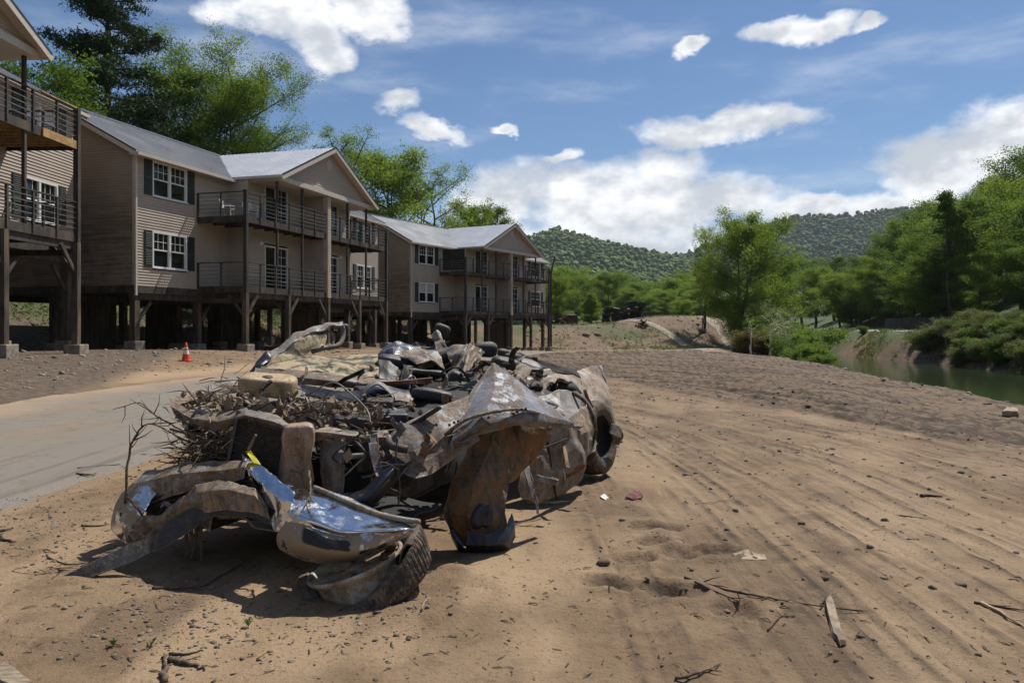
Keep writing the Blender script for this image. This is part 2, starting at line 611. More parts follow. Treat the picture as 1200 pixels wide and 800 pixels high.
def strip(name, line, hw, mat, lift, step=0.25, cross=9, seed=0, rag=0.25, label=None):
    """a road-like strip laid along a line on the ground"""
    pts = [Vector((a, b, 0)) for a, b in line]
    dense = []
    for i in range(len(pts) - 1):
        p0, p1, p2, p3 = pts[max(i - 1, 0)], pts[i], pts[i + 1], pts[min(i + 2, len(pts) - 1)]
        n = max(2, int((p2 - p1).length / step))
        for k in range(n):
            t = k / n
            dense.append(0.5 * ((2 * p1) + (p2 - p0) * t + (2 * p0 - 5 * p1 + 4 * p2 - p3) * t * t + (3 * p1 - p0 - 3 * p2 + p3) * t ** 3))
    dense.append(pts[-1])
    V, F = [], []
    for i, p in enumerate(dense):
        d = dense[min(i + 1, len(dense) - 1)] - dense[max(i - 1, 0)]
        s = Vector((d.y, -d.x, 0)).normalized()
        w = hw(i / len(dense)) if callable(hw) else hw
        for k in range(cross):
            u = k / (cross - 1) * 2 - 1
            e = w + (rag * float(fbm(np.array(i * step * 0.8), np.array(seed + (u > 0) * 9.0), seed, 4)) * 2 if abs(u) > 0.99 else 0)
            q = p + s * (u * e)
            V.append((q.x, q.y, lift - (0.045 if abs(u) > 0.99 else 0)))
    V = np.array(V)
    V[:, 2] += H(V[:, 0], V[:, 1])
    for i in range(len(dense) - 1):
        for k in range(cross - 1):
            a = i * cross + k
            F.append((a, a + 1, a + cross + 1, a + cross))
    o = link(name, mesh_np(name, V, F, True), mat)
    tag(o, label, kind='structure')
    return o


def asphalt_mat():
    m, nt, bs = material('dusty_asphalt')
    geo = nt.node('ShaderNodeNewGeometry').outputs['Position']
    sp = nt.node('ShaderNodeSeparateXYZ')
    nt.l.new(geo, sp.inputs[0])
    n1 = nt.noise(geo, 0.45, 6, 0.65)
    n2 = nt.noise(nt.mapping(geo, scale=(1, 0.2, 1)), 1.6, 5, 0.6)
    n3 = nt.noise(geo, 60, 3, 0.7)
    c = nt.mix(nt.step(n3, 0.35, 0.7), (0.155, 0.136, 0.112), (0.225, 0.200, 0.168))
    c = nt.mix(nt.step(nt.math('ADD', n1, nt.math('MULTIPLY', n2, 0.6)), 0.80, 1.06, 0, 0.75), c, (0.245, 0.185, 0.125))
    c = nt.mix(nt.step(sp.outputs[1], 44, 66, 0, 0.75), c, (0.33, 0.255, 0.18))
    c = nt.mix(nt.step(n2, 0.48, 0.62, 0, 0.4), c, (0.195, 0.142, 0.090))
    c = nt.mix(nt.step(nt.noise(nt.mapping(geo, scale=(3.2, 0.07, 1)), 1.0, 5, 0.65), 0.53, 0.64, 0, 0.5), c, (0.082, 0.067, 0.052))
    c = nt.mix(nt.step(nt.noise(geo, 3.5, 6, 0.7), 0.54, 0.66, 0, 0.5), c, (0.110, 0.086, 0.062))
    # sand washed over the road's left side
    side = nt.math('ADD', sp.outputs[0], nt.math('MULTIPLY', n1, 2.5))
    c = nt.mix(nt.step(side, -6.4, -8.0, 0, 0.85), c, (0.335, 0.235, 0.145))
    vo = nt.node('ShaderNodeTexVoronoi', feature='DISTANCE_TO_EDGE')
    nt.put(vo.inputs['Vector'], nt.vmath('ADD', geo, nt.mapping(nt.noise(geo, 1.2, 4, 0.6, 0, 1), scale=(1.6, 1.6, 0))))
    vo.inputs['Scale'].default_value = 0.35
    c = nt.mix(nt.math('MULTIPLY', nt.step(vo.outputs['Distance'], 0.010, 0.002), nt.step(n1, 0.48, 0.62, 0, 0.35)), c, (0.060, 0.048, 0.036))
    c = nt.mix(nt.step(n3, 0.60, 0.72, 0, 0.5), c, (0.085, 0.068, 0.05))
    nt.l.new(c, bs.inputs['Base Color'])
    bs.inputs['Roughness'].default_value = 0.85
    bs.inputs['Specular IOR Level'].default_value = 0.25
    b = nt.node('ShaderNodeBump')
    b.inputs['Strength'].default_value = 0.4
    b.inputs['Distance'].default_value = 0.006
    nt.l.new(n3, b.inputs['Height'])
    nt.l.new(b.outputs[0], bs.inputs['Normal'])
    return m


ASPH = asphalt_mat()
strip('road', [(-6.8, -40), (-6.65, 0), (-6.55, 9), (-6.5, 18), (-4.6, 30), (-0.1, 45), (6.2, 58), (12.5, 68), (19.0, 77)], 2.65, ASPH, 0.012, seed=3, rag=0.35,
      label='dusty grey asphalt road washed over with sand')
GRAVEL = plain('pale_gravel', (0.27, 0.22, 0.165), 0.9, var=0.2, scale=2.5, bump=0.5, bscale=30)
strip('gravel_path', [(17.5, 75), (23.5, 84), (26.6, 92), (24.5, 98.5), (20.0, 101.5), (14.0, 101)], 1.15, GRAVEL, 0.07, 0.5, 7, 5, 0.4, 'pale gravel track curving up onto the dirt terrace')
strip('footpath', [(20.4, 84.5), (18.5, 89), (14.5, 92.5), (9.5, 93.5), (4.0, 95.5)], 0.7, GRAVEL, 0.10, 0.4, 5, 8, 0.15, 'narrow pale footpath crossing the dirt terrace')
strip('far_road', [(37.5, 20), (38.4, 40), (38.6, 60), (38.8, 75), (40.8, 86), (45, 102), (52, 135)], 2.3, plain('far_asphalt', (0.17, 0.165, 0.155), 0.8, bump=0.2), 0.06, 0.6, 7, 11, 0.12,
      'narrow asphalt road along the far river bank')


def make_water():
    V, F = [], []
    ys = np.arange(-60, 330, 2.0)
    for y in ys:
        a, b = np.interp(y, *_XN) + 0.5, np.interp(y, *_XW) + 2.2
        for k in range(12):
            V.append((a + (b - a) * k / 11, y, WATER_Z))
    for i in range(len(ys) - 1):
        for k in range(11):
            a = i * 12 + k
            F.append((a, a + 1, a + 13, a + 12))
    m, nt, bs = material('river_water')
    bs.inputs['Base Color'].default_value = (0.030, 0.042, 0.020, 1)
    bs.inputs['Roughness'].default_value = 0.07
    bs.inputs['IOR'].default_value = 1.33
    geo = nt.node('ShaderNodeNewGeometry').outputs['Position']
    b = nt.node('ShaderNodeBump')
    b.inputs['Strength'].default_value = 0.35
    b.inputs['Distance'].default_value = 0.05
    nt.l.new(nt.noise(nt.mapping(geo, scale=(1, 0.5, 1)), 1.6, 4, 0.6), b.inputs['Height'])
    nt.l.new(b.outputs[0], bs.inputs['Normal'])
    o = link('river_water', mesh_np('river_water', V, F, True), m)
    tag(o, 'dark green river flowing between earth banks', kind='structure')


make_water()

# ------------------------------------------------------------ houses on piles
def siding_mat(name, col, stain):
    m, nt, bs = material(name)
    tc = nt.node('ShaderNodeTexCoord').outputs['Object']
    sp = nt.node('ShaderNodeSeparateXYZ')
    nt.l.new(tc, sp.inputs[0])
    v = nt.mapping(tc, scale=(0.35, 0.35, 6))
    n1 = nt.noise(v, 1.6, 5, 0.65)
    n2 = nt.noise(tc, 0.7, 4, 0.6)
    c = nt.mix(nt.step(n1, 0.3, 0.7), tuple(k * 0.86 for k in col), tuple(k * 1.08 for k in col))
    # dried flood mud clinging to the boards in level streaks
    k = nt.math('ADD', nt.math('MULTIPLY', n1, 0.9), nt.math('MULTIPLY', n2, 0.5))
    f = nt.math('MULTIPLY', nt.step(k, 0.52, 0.86, 0.0, stain), nt.step(sp.outputs[2], 7.4, 4.2, 0.35, 1.0))
    c = nt.mix(f, c, (0.115, 0.072, 0.040))
    nt.l.new(c, bs.inputs['Base Color'])
    bs.inputs['Roughness'].default_value = 0.62
    bs.inputs['Specular IOR Level'].default_value = 0.3
    return m


SIDING = siding_mat('tan_lap_siding', (0.47, 0.395, 0.325), 0.32)
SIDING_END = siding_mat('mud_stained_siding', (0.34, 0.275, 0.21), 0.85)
TRIM = plain('cream_trim', (0.52, 0.455, 0.385), 0.5, var=0.08)
WHITE = plain('white_vinyl', (0.72, 0.71, 0.69), 0.45, var=0.06)
DARKW = plain('dark_stained_timber', (0.050, 0.040, 0.032), 0.75, var=0.35, scale=5, stretch=(1, 1, 0.3), bump=0.2, grime=((0.12, 0.088, 0.06), 0.6))
PILEW = plain('muddy_timber_pile', (0.075, 0.057, 0.042), 0.85, var=0.35, scale=3, stretch=(2, 2, 0.5), bump=0.3, grime=((0.17, 0.125, 0.085), 0.75))
RAWW = plain('new_yellow_timber', (0.42, 0.25, 0.095), 0.7, var=0.2, scale=4)
CONC = plain('stained_concrete', (0.27, 0.225, 0.18), 0.9, var=0.25, scale=5, bump=0.3)
SHUT = plain('dark_green_shutter', (0.022, 0.030, 0.024), 0.5, var=0.2)
RAILM = plain('rail_metal', (0.060, 0.052, 0.047), 0.45, var=0.2, metal=0.3)
RAILP = plain('pale_rail_metal', (0.24, 0.22, 0.20), 0.42, var=0.2, metal=0.5)
UNDER = plain('dark_underside', (0.030, 0.025, 0.021), 0.9, var=0.4, scale=3)


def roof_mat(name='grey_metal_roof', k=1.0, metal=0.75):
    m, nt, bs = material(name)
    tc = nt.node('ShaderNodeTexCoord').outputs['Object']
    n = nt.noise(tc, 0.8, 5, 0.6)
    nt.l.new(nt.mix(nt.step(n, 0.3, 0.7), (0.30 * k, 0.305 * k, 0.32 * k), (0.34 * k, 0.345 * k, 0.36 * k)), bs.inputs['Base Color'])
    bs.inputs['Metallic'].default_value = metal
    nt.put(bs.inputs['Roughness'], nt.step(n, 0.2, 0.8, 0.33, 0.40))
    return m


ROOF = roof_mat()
ROOF_G = roof_mat('sky_bright_metal_roof', 1.75, 0.45)  # brightness of the reflected sky put into the gable's base colour


def glass_mat():
    m, nt, bs = material('dark_window_glass')
    bs.inputs['Base Color'].default_value = (0.010, 0.012, 0.013, 1)
    bs.inputs['Roughness'].default_value = 0.04
    bs.inputs['IOR'].default_value = 1.5
    return m


GLASS = glass_mat()
BLIND = plain('pale_window_blind', (0.42, 0.40, 0.37), 0.3, var=0.1, scale=2, spec=0.6)
PITCH = 0.535
LX, LD = 21.6, 8.2            # length along the front, depth
RIDGE_Z = 10.05
EAVE_Z = RIDGE_Z - PITCH * (LD / 2)
LAP = 0.112


def laps(mb, u0, u1, z0, z1, place, holes=(), clip=None, mi=0):
    """lap siding: one tilted board per course, cut round the holes; place(u, out, z) gives the point"""
    n = int(round((z1 - z0) / LAP))
    h = (z1 - z0) / n
    for i in range(n):
        a, b = z0 + i * h, z0 + (i + 1) * h
        s0, s1 = u0, u1
        t0, t1 = u0, u1
        if clip:
            s0, s1 = clip(a)
            t0, t1 = clip(b)
            if s1 - s0 < 0.05:
                break
        segs = [(s0, s1, t0, t1)]
        for (hu0, hu1, hz0, hz1) in holes:
            if b <= hz0 + 1e-4 or a >= hz1 - 1e-4:
                continue
            ns = []
            for (p0, p1, r0, r1) in segs:
                if hu1 <= p0 or hu0 >= p1:
                    ns.append((p0, p1, r0, r1))
                    continue
                if hu0 > p0:
                    ns.append((p0, hu0, r0, hu0))
                if hu1 < p1:
                    ns.append((hu1, p1, hu1, r1))
            segs = ns
        for (p0, p1, r0, r1) in segs:
            vs = [place(p0, 0.0, a), place(p1, 0.0, a), place(p1, 0.030, a), place(p0, 0.030, a), place(r1, 0.002, b), place(r0, 0.002, b)]
            mb.add(vs, [(0, 1, 2, 3), (3, 2, 4, 5)], mi)


def window_part(root, x0, x1, z0, z1, y, blind=False, double=True):
    """double-hung unit: white frame, meeting rails and muntins; glass panes are sub-parts"""
    fr = MB()
    f = 0.075
    yo, yi = y - 0.035, y + 0.09
    fr.box(x0 - f, x1 + f, yo, yi, z0 - f, z0)
    fr.box(x0 - f, x1 + f, yo, yi, z1, z1 + f)
    fr.box(x0 - f, x0, yo, yi, z0, z1)
    fr.box(x1, x1 + f, yo, yi, z0, z1)
    fr.box(x0 - f - 0.03, x1 + f + 0.03, yo - 0.03, yo, z0 - f - 0.02, z0 - f + 0.03)
    xm = (x0 + x1) / 2
    units = [(x0, xm - 0.05), (xm + 0.05, x1)] if double else [(x0, x1)]
    if double:
        fr.box(xm - 0.05, xm + 0.05, yo + 0.004, yi - 0.004, z0, z1)
    zm = (z0 + z1) / 2
    w = None
    for (a, b) in units:
        fr.box(a, b, y + 0.012, y + 0.05, zm - 0.028, zm + 0.028)
        for k in (1, 2):
            fr.box(a + (b - a) * k / 3 - 0.010, a + (b - a) * k / 3 + 0.010, y + 0.022, y + 0.036, zm + 0.028, z1)
        fr.box(a, b, y + 0.021, y + 0.037, (zm + z1) / 2 - 0.010, (zm + z1) / 2 + 0.010)
        for e in (0, 1):
            fr.box(a if e == 0 else b - 0.03, a + 0.03 if e == 0 else b, y + 0.014, y + 0.048, z0, z1)
    w = fr.build('window', WHITE, root)
    for (a, b) in units:
        for (c, d, mt, dy) in ((z0, zm, GLASS, 0.055), (zm, z1, BLIND if blind else GLASS, 0.042)):
            MB().box(a, b, y + dy, y + dy + 0.008, c, d).build('pane', mt, w)
    return w


def make_house(spec):
    root = empty(spec['name'], spec['loc'], spec['rz'])
    tag(root, spec['label'], 'house', 'houses on piles along the road')
    z0 = spec['loc'][2]
    ca, sa = math.cos(spec['rz']), math.sin(spec['rz'])
    ox, oy = spec['loc'][0], spec['loc'][1]

    def ground(lx, ly):
        return Hs(ox + ca * lx - sa * ly, oy + sa * lx + ca * ly) - z0

    LXX = LX
    FLOOR = 2.60
    win = [(1.05, 2.95, 3.42, 4.76), (1.05, 2.95, 6.30, 7.60), (LX - 2.95, LX - 1.05, 3.42, 4.76), (LX - 2.95, LX - 1.05, 6.30, 7.60)]
    doors = [(7.3, 9.15), (LX - 9.15, LX - 7.3)]
    # outside walls
    front = MB()
    hol = [(a - 0.075, b + 0.075, c - 0.075, d + 0.075) for (a, b, c, d) in win]
    for (a, b) in ((0, 5.9), (LX - 5.9, LX)):
        front = MB()
        laps(front, a, b, FLOOR, EAVE_Z, lambda u, o, z: (u, -o, z), hol)
        front.build('front_wall', SIDING, root)
    bay = MB()
    hol = [(a - 0.06, b + 0.06, c, c + 2.1) for (a, b) in doors for c in (2.76, 5.76)]
    laps(bay, 5.9, LX - 5.9, FLOOR, EAVE_Z, lambda u, o, z: (u, -1.0 - o, z), hol)
    laps(bay, 0, 1.0, FLOOR, EAVE_Z, lambda u, o, z: (5.9 - o, -u, z))
    laps(bay, 0, 1.0, FLOOR, EAVE_Z, lambda u, o, z: (LX - 5.9 + o, -u, z))
    bay.build('bay_wall', SIDING, root)

    def clip(z):
        k = min(LD / 2, max(0.0, (RIDGE_Z - z) / PITCH))
        return (LD / 2 - k, LD / 2 + k)
    for (x, sgn) in ((0, -1), (LX, 1)):
        e = MB()
        laps(e, 0, LD, FLOOR, RIDGE_Z, lambda u, o, z: (x + sgn * o, u, z), (), clip)
        w = e.build('end_wall', SIDING_END, root)
        if x == 0:
            w['label'] = 'gable end siding browned by a level band of flood mud'
    bk = MB()
    laps(bk, 0, LX, FLOOR, EAVE_Z, lambda u, o, z: (u, LD + o, z))
    bk.build('back_wall', SIDING, root)
    # corner boards, frieze and sills in trim
    for (x, y) in ((0, 0), (LX, 0), (0, LD), (LX, LD)):
        MB().box(x - 0.03, x + 0.06 if x == 0 else x + 0.03, y - 0.03, y + 0.06, FLOOR, EAVE_Z).build('corner_board', TRIM if y else SIDING, root)
    for (x, y) in ((5.9, -1.0), (LX - 5.9, -1.0)):
        MB().box(x - 0.05, x + 0.05, y - 0.045, y + 0.05, FLOOR, EAVE_Z - 0.02).build('corner_board', SIDING, root)
    MB().box(-0.02, 0.07, -0.11, -0.04, 2.2, EAVE_Z - 0.1).build('downpipe', TRIM, root)
    # floor frame and beams
    MB().box(-0.05, LX + 0.05, -0.05, LD + 0.05, FLOOR - 0.30, FLOOR).build('floor_frame', DARKW, root)
    for y in (0.15, 4.1, LD - 0.15):
        MB().box(0.0, LX, y - 0.1, y + 0.1, FLOOR - 0.55, FLOOR - 0.302).build('floor_beam', DARKW, root)
    # windows, shutters, doors
    for i, (a, b, c, d) in enumerate(win):
        window_part(root, a, b, c, d, 0.0, blind=(i in spec.get('blinds', ())))
        for (s0, s1) in ((a - 0.53, a - 0.10), (b + 0.10, b + 0.53)):
            sh = MB().box(s0, s1, -0.055, -0.018, c - 0.06, d + 0.06)
            zc = (c + d) / 2
            for (q0, q1) in ((c + 0.02, zc - 0.05), (zc + 0.05, d - 0.02)):
                nsl = 9
                for k in range(nsl):
                    zz = q0 + (q1 - q0) * (k + 0.5) / nsl
                    sh.add([(s0 + 0.05, -0.056, zz - 0.03), (s1 - 0.05, -0.056, zz - 0.03), (s1 - 0.05, -0.070, zz + 0.0), (s0 + 0.05, -0.070, zz + 0.0), (s1 - 0.05, -0.056, zz + 0.03), (s0 + 0.05, -0.056, zz + 0.03)], [(0, 1, 2, 3), (3, 2, 4, 5)])
            sh.build('shutter', SHUT, root)
    for (a, b) in doors:
        for zb in (2.76, 5.76):
            f = MB()
            yo, yi = -1.045, -0.93
            f.box(a - 0.06, a, yo, yi, zb, zb + 2.1)
            f.box(b, b + 0.06, yo, yi, zb, zb + 2.1)
            f.box(a, b, yo, yi, zb + 2.03, zb + 2.1)
            xm = (a + b) / 2
            f.box(xm - 0.06, xm + 0.06, -0.995, -0.945, zb, zb + 2.03)
            for k in range(1, 5):
                f.box(xm + 0.06, b, -0.982, -0.97, zb + 2.03 * k / 5 - 0.012, zb + 2.03 * k / 5 + 0.012)
            f.box((xm + b) / 2 + 0.02, (xm + b) / 2 + 0.044, -0.983, -0.969, zb, zb + 2.03)
            dr = f.build('sliding_door', WHITE, root)
            MB().box(a, xm - 0.06, -0.92, -0.91, zb, zb + 2.03).build('pane', GLASS, dr)
            MB().box(xm + 0.06, b, -0.96, -0.95, zb, zb + 2.03).build('pane', GLASS, dr)
            lx = a - 0.35 if a < LX / 2 else b + 0.35
            MB().lathe([(0.0, -1.13), (0.055, -1.12), (0.09, -1.08), (0.09, -1.03), (0.11, -1.02), (0.11, -1.0)], 12, Matrix.Translation((lx, 0, zb + 2.15)) @ Matrix(((1, 0, 0, 0), (0, 0, 1, 0), (0, 1, 0, 0), (0, 0, 0, 1)))).build('wall_lamp', WHITE, root, True)
    # dark rooms behind the glass
    MB().box(0.15, LX - 0.15, 0.14, LD - 0.15, FLOOR + 0.02, EAVE_Z - 0.05).build('interior', UNDER, root)
    MB().box(6.1, LX - 6.1, -0.88, 0.13, FLOOR + 0.02, EAVE_Z - 0.05).build('interior', UNDER, root)

    # roofs, ribbed metal sheets
    def slope(name, p0, p1, q0, q1, rib=0.23, th=0.05):
        """sheet between ridge p0-p1 and eave q0-q1 with raised ribs running down it"""
        p0, p1, q0, q1 = map(Vector, (p0, p1, q0, q1))
        nrm = (p1 - p0).cross(q0 - p0).normalized()
        if nrm.z < 0:
            nrm = -nrm
        t = nrm * th
        mb = MB()
        vs = [p0, p1, q1, q0, p0 - t, p1 - t, q1 - t, q0 - t]
        mb.add(vs, [(0, 1, 2, 3), (7, 6, 5, 4), (0, 4, 5, 1), (1, 5, 6, 2), (2, 6, 7, 3), (3, 7, 4, 0)])
        L = (p1 - p0).length
        n = int(L / rib)
        for k in range(n + 1):
            u = min(1, k / n)
            a, b = p0.lerp(p1, u), q0.lerp(q1, u)
            mb.bar(a + nrm * 0.008, b + nrm * 0.008, 0.045, 0.026, up=nrm)
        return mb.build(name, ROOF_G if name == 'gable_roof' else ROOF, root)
    ov, rk = 0.38, 0.30
    ez = RIDGE_Z - PITCH * (LD / 2 + ov) + 0.10
    rz_ = RIDGE_Z + 0.10
    yc = LD / 2
    slope('roof', (-rk, yc, rz_), (LX + rk, yc, rz_), (-rk, -ov, ez), (LX + rk, -ov, ez))
    slope('roof', (-rk, yc, rz_), (LX + rk, yc, rz_), (-rk, LD + ov, ez), (LX + rk, LD + ov, ez))
    MB().box(-rk, LX + rk, yc - 0.12, yc + 0.12, rz_ - 0.03, rz_ + 0.035).build('ridge_cap', ROOF, root)
    gx, gh, gy = LX / 2, 4.95, -2.85
    gz = rz_ - gh * PITCH * 0.875 + 0.0
    gp = PITCH * 0.875
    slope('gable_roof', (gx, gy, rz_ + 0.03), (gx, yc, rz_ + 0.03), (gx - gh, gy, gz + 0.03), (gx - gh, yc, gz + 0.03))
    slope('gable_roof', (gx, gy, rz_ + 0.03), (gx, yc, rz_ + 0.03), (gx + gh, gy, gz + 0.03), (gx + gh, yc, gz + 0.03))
    # front gable triangle, barge boards, soffits, porch ceiling, gutters
    gw = MB()
    laps(gw, gx - gh, gx + gh, gz + 0.02, rz_ - 0.1, lambda u, o, z: (u, -2.45 - o, z), (),
         lambda z: (gx - max(0, (rz_ - 0.06 - z) / gp), gx + max(0, (rz_ - 0.06 - z) / gp)))
    gw.build('gable_wall', SIDING, root)
    MB().lathe([(0.0, 0.0), (0.22, 0.0), (0.24, 0.02), (0.29, 0.02), (0.29, -0.03)], 8, Matrix.Translation((gx, -2.47, rz_ - 0.85)) @ Matrix.Rotation(R(90), 4, 'X') @ Matrix.Rotation(R(22.5), 4, 'Z')).build('gable_vent', TRIM, root)
    for s in (-1, 1):
        a, b = Vector((gx, gy - 0.012, rz_ - 0.10)), Vector((gx + s * gh, gy - 0.012, gz - 0.10))
        MB().bar(a, b, 0.03, 0.20, up=(0, 0, 1)).build('barge_board', TRIM, root)
        a, b = Vector((gx, gy - 0.016, rz_ + 0.035)), Vector((gx + s * gh, gy - 0.016, gz + 0.035))
        MB().bar(a, b, 0.04, 0.07, up=(0, 0, 1)).build('roof_edge', SHUT, root)
        so = MB()
        n0 = Vector((0, 0, -0.06))
        p = [Vector((gx, gy, rz_)) + n0, Vector((gx, -2.45, rz_)) + n0, Vector((gx + s * gh, -2.45, gz)) + n0, Vector((gx + s * gh, gy, gz)) + n0]
        so.add(p, [(0, 1, 2, 3)])
        so.build('soffit', TRIM, root)
        MB().box(gx + s * gh - (0.0 if s > 0 else 0.10), gx + s * gh + (0.10 if s > 0 else 0.0), gy, -ov, gz - 0.10, gz + 0.02).build('gutter', TRIM, root)
        for yy in (-1, 1):
            a = Vector((-rk if s < 0 else LX + rk, yc, rz_ - 0.10))
            b = Vector((-rk if s < 0 else LX + rk, yc + yy * (LD / 2 + ov), ez - 0.10))
            MB().bar(a, b, 0.03, 0.18).build('barge_board', TRIM, root)
            a2, b2 = a.copy(), b.copy()
            for q in (a2, b2):
                q.z += 0.125
                q.x += -0.008 if s < 0 else 0.008
            MB().bar(a2, b2, 0.04, 0.06).build('roof_edge', SHUT, root)
    MB().box(gx - gh + 0.1, gx + gh - 0.1, -2.44, -0.02, gz - 0.16, gz - 0.08).build('porch_ceiling', TRIM, root)
    MB().box(gx - gh + 0.1, gx + gh - 0.1, -2.62, -2.43, gz - 0.17, gz + 0.06).build('porch_beam', TRIM, root)
    for (a, b) in ((-rk, gx - gh), (gx + gh, LX + rk)):
        MB().box(a, b, -ov - 0.10, -ov + 0.0, ez - 0.14, ez - 0.02).build('gutter', TRIM, root)
        MB().box(a, b, -ov, 0.0, ez - 0.10, ez - 0.07).build('soffit', TRIM, root)

    # two storeys of decks
    DX0, DX1, DY = 3.7, 17.9, -2.4
    posts_x = [6.3, 8.45, 13.05, 15.3]
    for lv, zt in enumerate((2.72, 5.75)):
        dk = empty('deck', (0, 0, 0), 0, root)
        mat = DARKW
        MB().box(DX0, DX1, DY + 0.05, -0.02, zt - 0.04, zt).build('deck_floor', DARKW, dk)
        fas = MB()
        fas.box(DX0, DX1, DY, DY + 0.05, zt - 0.28, zt + 0.0)
        fas.box(DX0, DX0 + 0.05, DY + 0.05, -0.02, zt - 0.28, zt - 0.041)
        fas.box(DX1 - 0.05, DX1, DY + 0.05, -0.02, zt - 0.28, zt - 0.041)
        fas.build('rim_board', DARKW, dk)
        jm = RAWW if (spec.get('raw') and lv == 1) else DARKW
        jx = DX0 + 0.25
        while jx < DX1 - 0.1:
            MB().box(jx - 0.02, jx + 0.02, DY + 0.051, -0.02, zt - 0.24, zt - 0.041).build('joist', jm, dk)
            jx += 0.41 if jm is RAWW else 0.82
        if jm is RAWW:
            MB().box(DX1 - 1.9, DX1 + 0.02, DY - 0.045, DY - 0.004, zt - 0.27, zt - 0.01).build('new_rim_board', RAWW, dk)['label'] = 'unpainted yellow replacement rim board'
            MB().box(DX1 - 2.0, DX1, DY - 0.06, DY + 0.06, zt + 1.05, zt + 1.09).build('new_top_rail', RAWW, dk)
        # railing: posts and five rails for every run
        runs = [((DX0, DY), (gx - 0.12, DY)), ((gx + 0.12, DY), (DX1, DY)), ((DX0, DY), (DX0, -0.05)), ((DX1, DY), (DX1, -0.05))]
        for ri, ((ax, ay), (bx, by)) in enumerate(runs):
            rl = empty('railing', (0, 0, 0), 0, dk)
            L = math.hypot(bx - ax, by - ay)
            n = max(2, round(L / 1.25))
            for k in range(n + 1):
                u = k / n
                x, y = ax + (bx - ax) * u, ay + (by - ay) * u
                if k in (0, n) and ri >= 2 and k == 0:
                    continue
                MB().box(x - 0.04, x + 0.04, y - 0.035, y + 0.035, zt - 0.2, zt + 1.04).build('rail_post', DARKW, rl)
            for j in range(6):
                z = zt + 0.16 + j * 0.172
                mb = MB().bar((ax, ay + (0.0 if ri < 2 else 0.0), z), (bx, by, z), 0.032 if j < 5 else 0.085, 0.022 if j < 5 else 0.04)
                mb.build('rail', (RAILP if j < 5 else DARKW), rl)
            if spec.get('screen') and lv == 1 and ri == 2:
                sc_ = MB().box(DX0 + 0.03, DX0 + 0.045, DY + 0.05, -0.3, zt + 0.12, zt + 1.75).build('privacy_screen', UNDER, rl)
                sc_['label'] = 'torn black privacy screen'
    # partition and siding column between the two flats
    for zb, zt in ((2.72, 5.47), (5.75, gz - 0.1)):
        pm = MB()
        laps(pm, -2.2, -1.0, zb, zt, lambda u, o, z: (gx - 0.07 - o, u, z))
        laps(pm, -2.2, -1.0, zb, zt, lambda u, o, z: (gx + 0.07 + o, u, z))
        pm.build('partition_wall', SIDING, root)
    cm = MB()
    laps(cm, gx - 0.17, gx + 0.17, 2.46, gz - 0.1, lambda u, o, z: (u, DY - 0.06 - o, z))
    cm.box(gx - 0.172, gx + 0.172, DY - 0.058, -2.19, 2.46, gz - 0.1)
    cm.build('column', SIDING, root)
    for x in posts_x:
        MB().box(x - 0.05, x + 0.05, DY + 0.04, DY + 0.14, 2.72, gz - 0.165).build('post', DARKW, root)
    for x in (DX0 + 0.08, DX1 - 0.08):
        MB().box(x - 0.075, x + 0.075, DY - 0.08, DY + 0.08, 2.44, 6.85).build('post', DARKW, root)

    # piles, footings, braces
    def pile(x, y, zt, w=0.22, brace=None):
        g = ground(x, y)
        pl = MB().box(x - w / 2, x + w / 2, y - w / 2, y + w / 2, g - 0.3, zt).build('pile', PILEW, root)
        fh = 0.28 + 0.12 * random.random()
        MB().box(x - 0.27, x + 0.27, y - 0.27, y + 0.27, g - 0.3, g + fh).build('footing', CONC, pl, bevel=0.02)
        for (dx, dy) in brace or ():
            MB().bar((x + dx * 0.1, y + dy * 0.1, zt - 0.95), (x + dx * 0.85, y + dy * 0.85, zt - 0.1), 0.07, 0.13).build('brace', PILEW, pl)
    for x in (0.2, 3.9, 7.4, 10.8, 14.2, 17.7, LX - 0.2):
        pile(x, 0.15, FLOOR - 0.56, 0.26, ((1, 0),) if x < LX - 1 else ((-1, 0),))
        pile(x, 4.1, FLOOR - 0.56, 0.26)
        pile(x, LD - 0.2, FLOOR - 0.56, 0.26)
    for x in (DX0 + 0.1, 7.1, gx, 14.3, DX1 - 0.1):
        pile(x, DY + 0.02, 2.43, 0.2, ((1, 0), (0, 1)) if x < gx else ((-1, 0), (0, 1)))
    MB().box(DX0, DX1, DY + 0.06, DY + 0.2, 2.2, 2.438).build('deck_beam', DARKW, root)
    for x in (DX0 + 0.1, gx, DX1 - 0.1):
        MB().box(x - 0.06, x + 0.06, DY + 0.2, 0.0, 2.0, 2.19).build('cross_beam', DARKW, root)
    for (a, b, y) in ((0.4, 3.7, 4.3), (4.2, 7.2, LD - 0.5), (11.2, 14.0, 4.3), (7.7, 10.5, 6.2), (14.5, 17.5, LD - 0.5), (18.0, 21.2, 4.3)):  # dark boards added to deepen the shade under the house
        g = ground((a + b) / 2, y)
        for k in range(int((b - a) / 0.3)):
            x = a + k * 0.3
            MB().box(x, x + 0.27, y, y + 0.03, g - 0.25, FLOOR - 0.57).build('added_shade_board', DARKW, root)
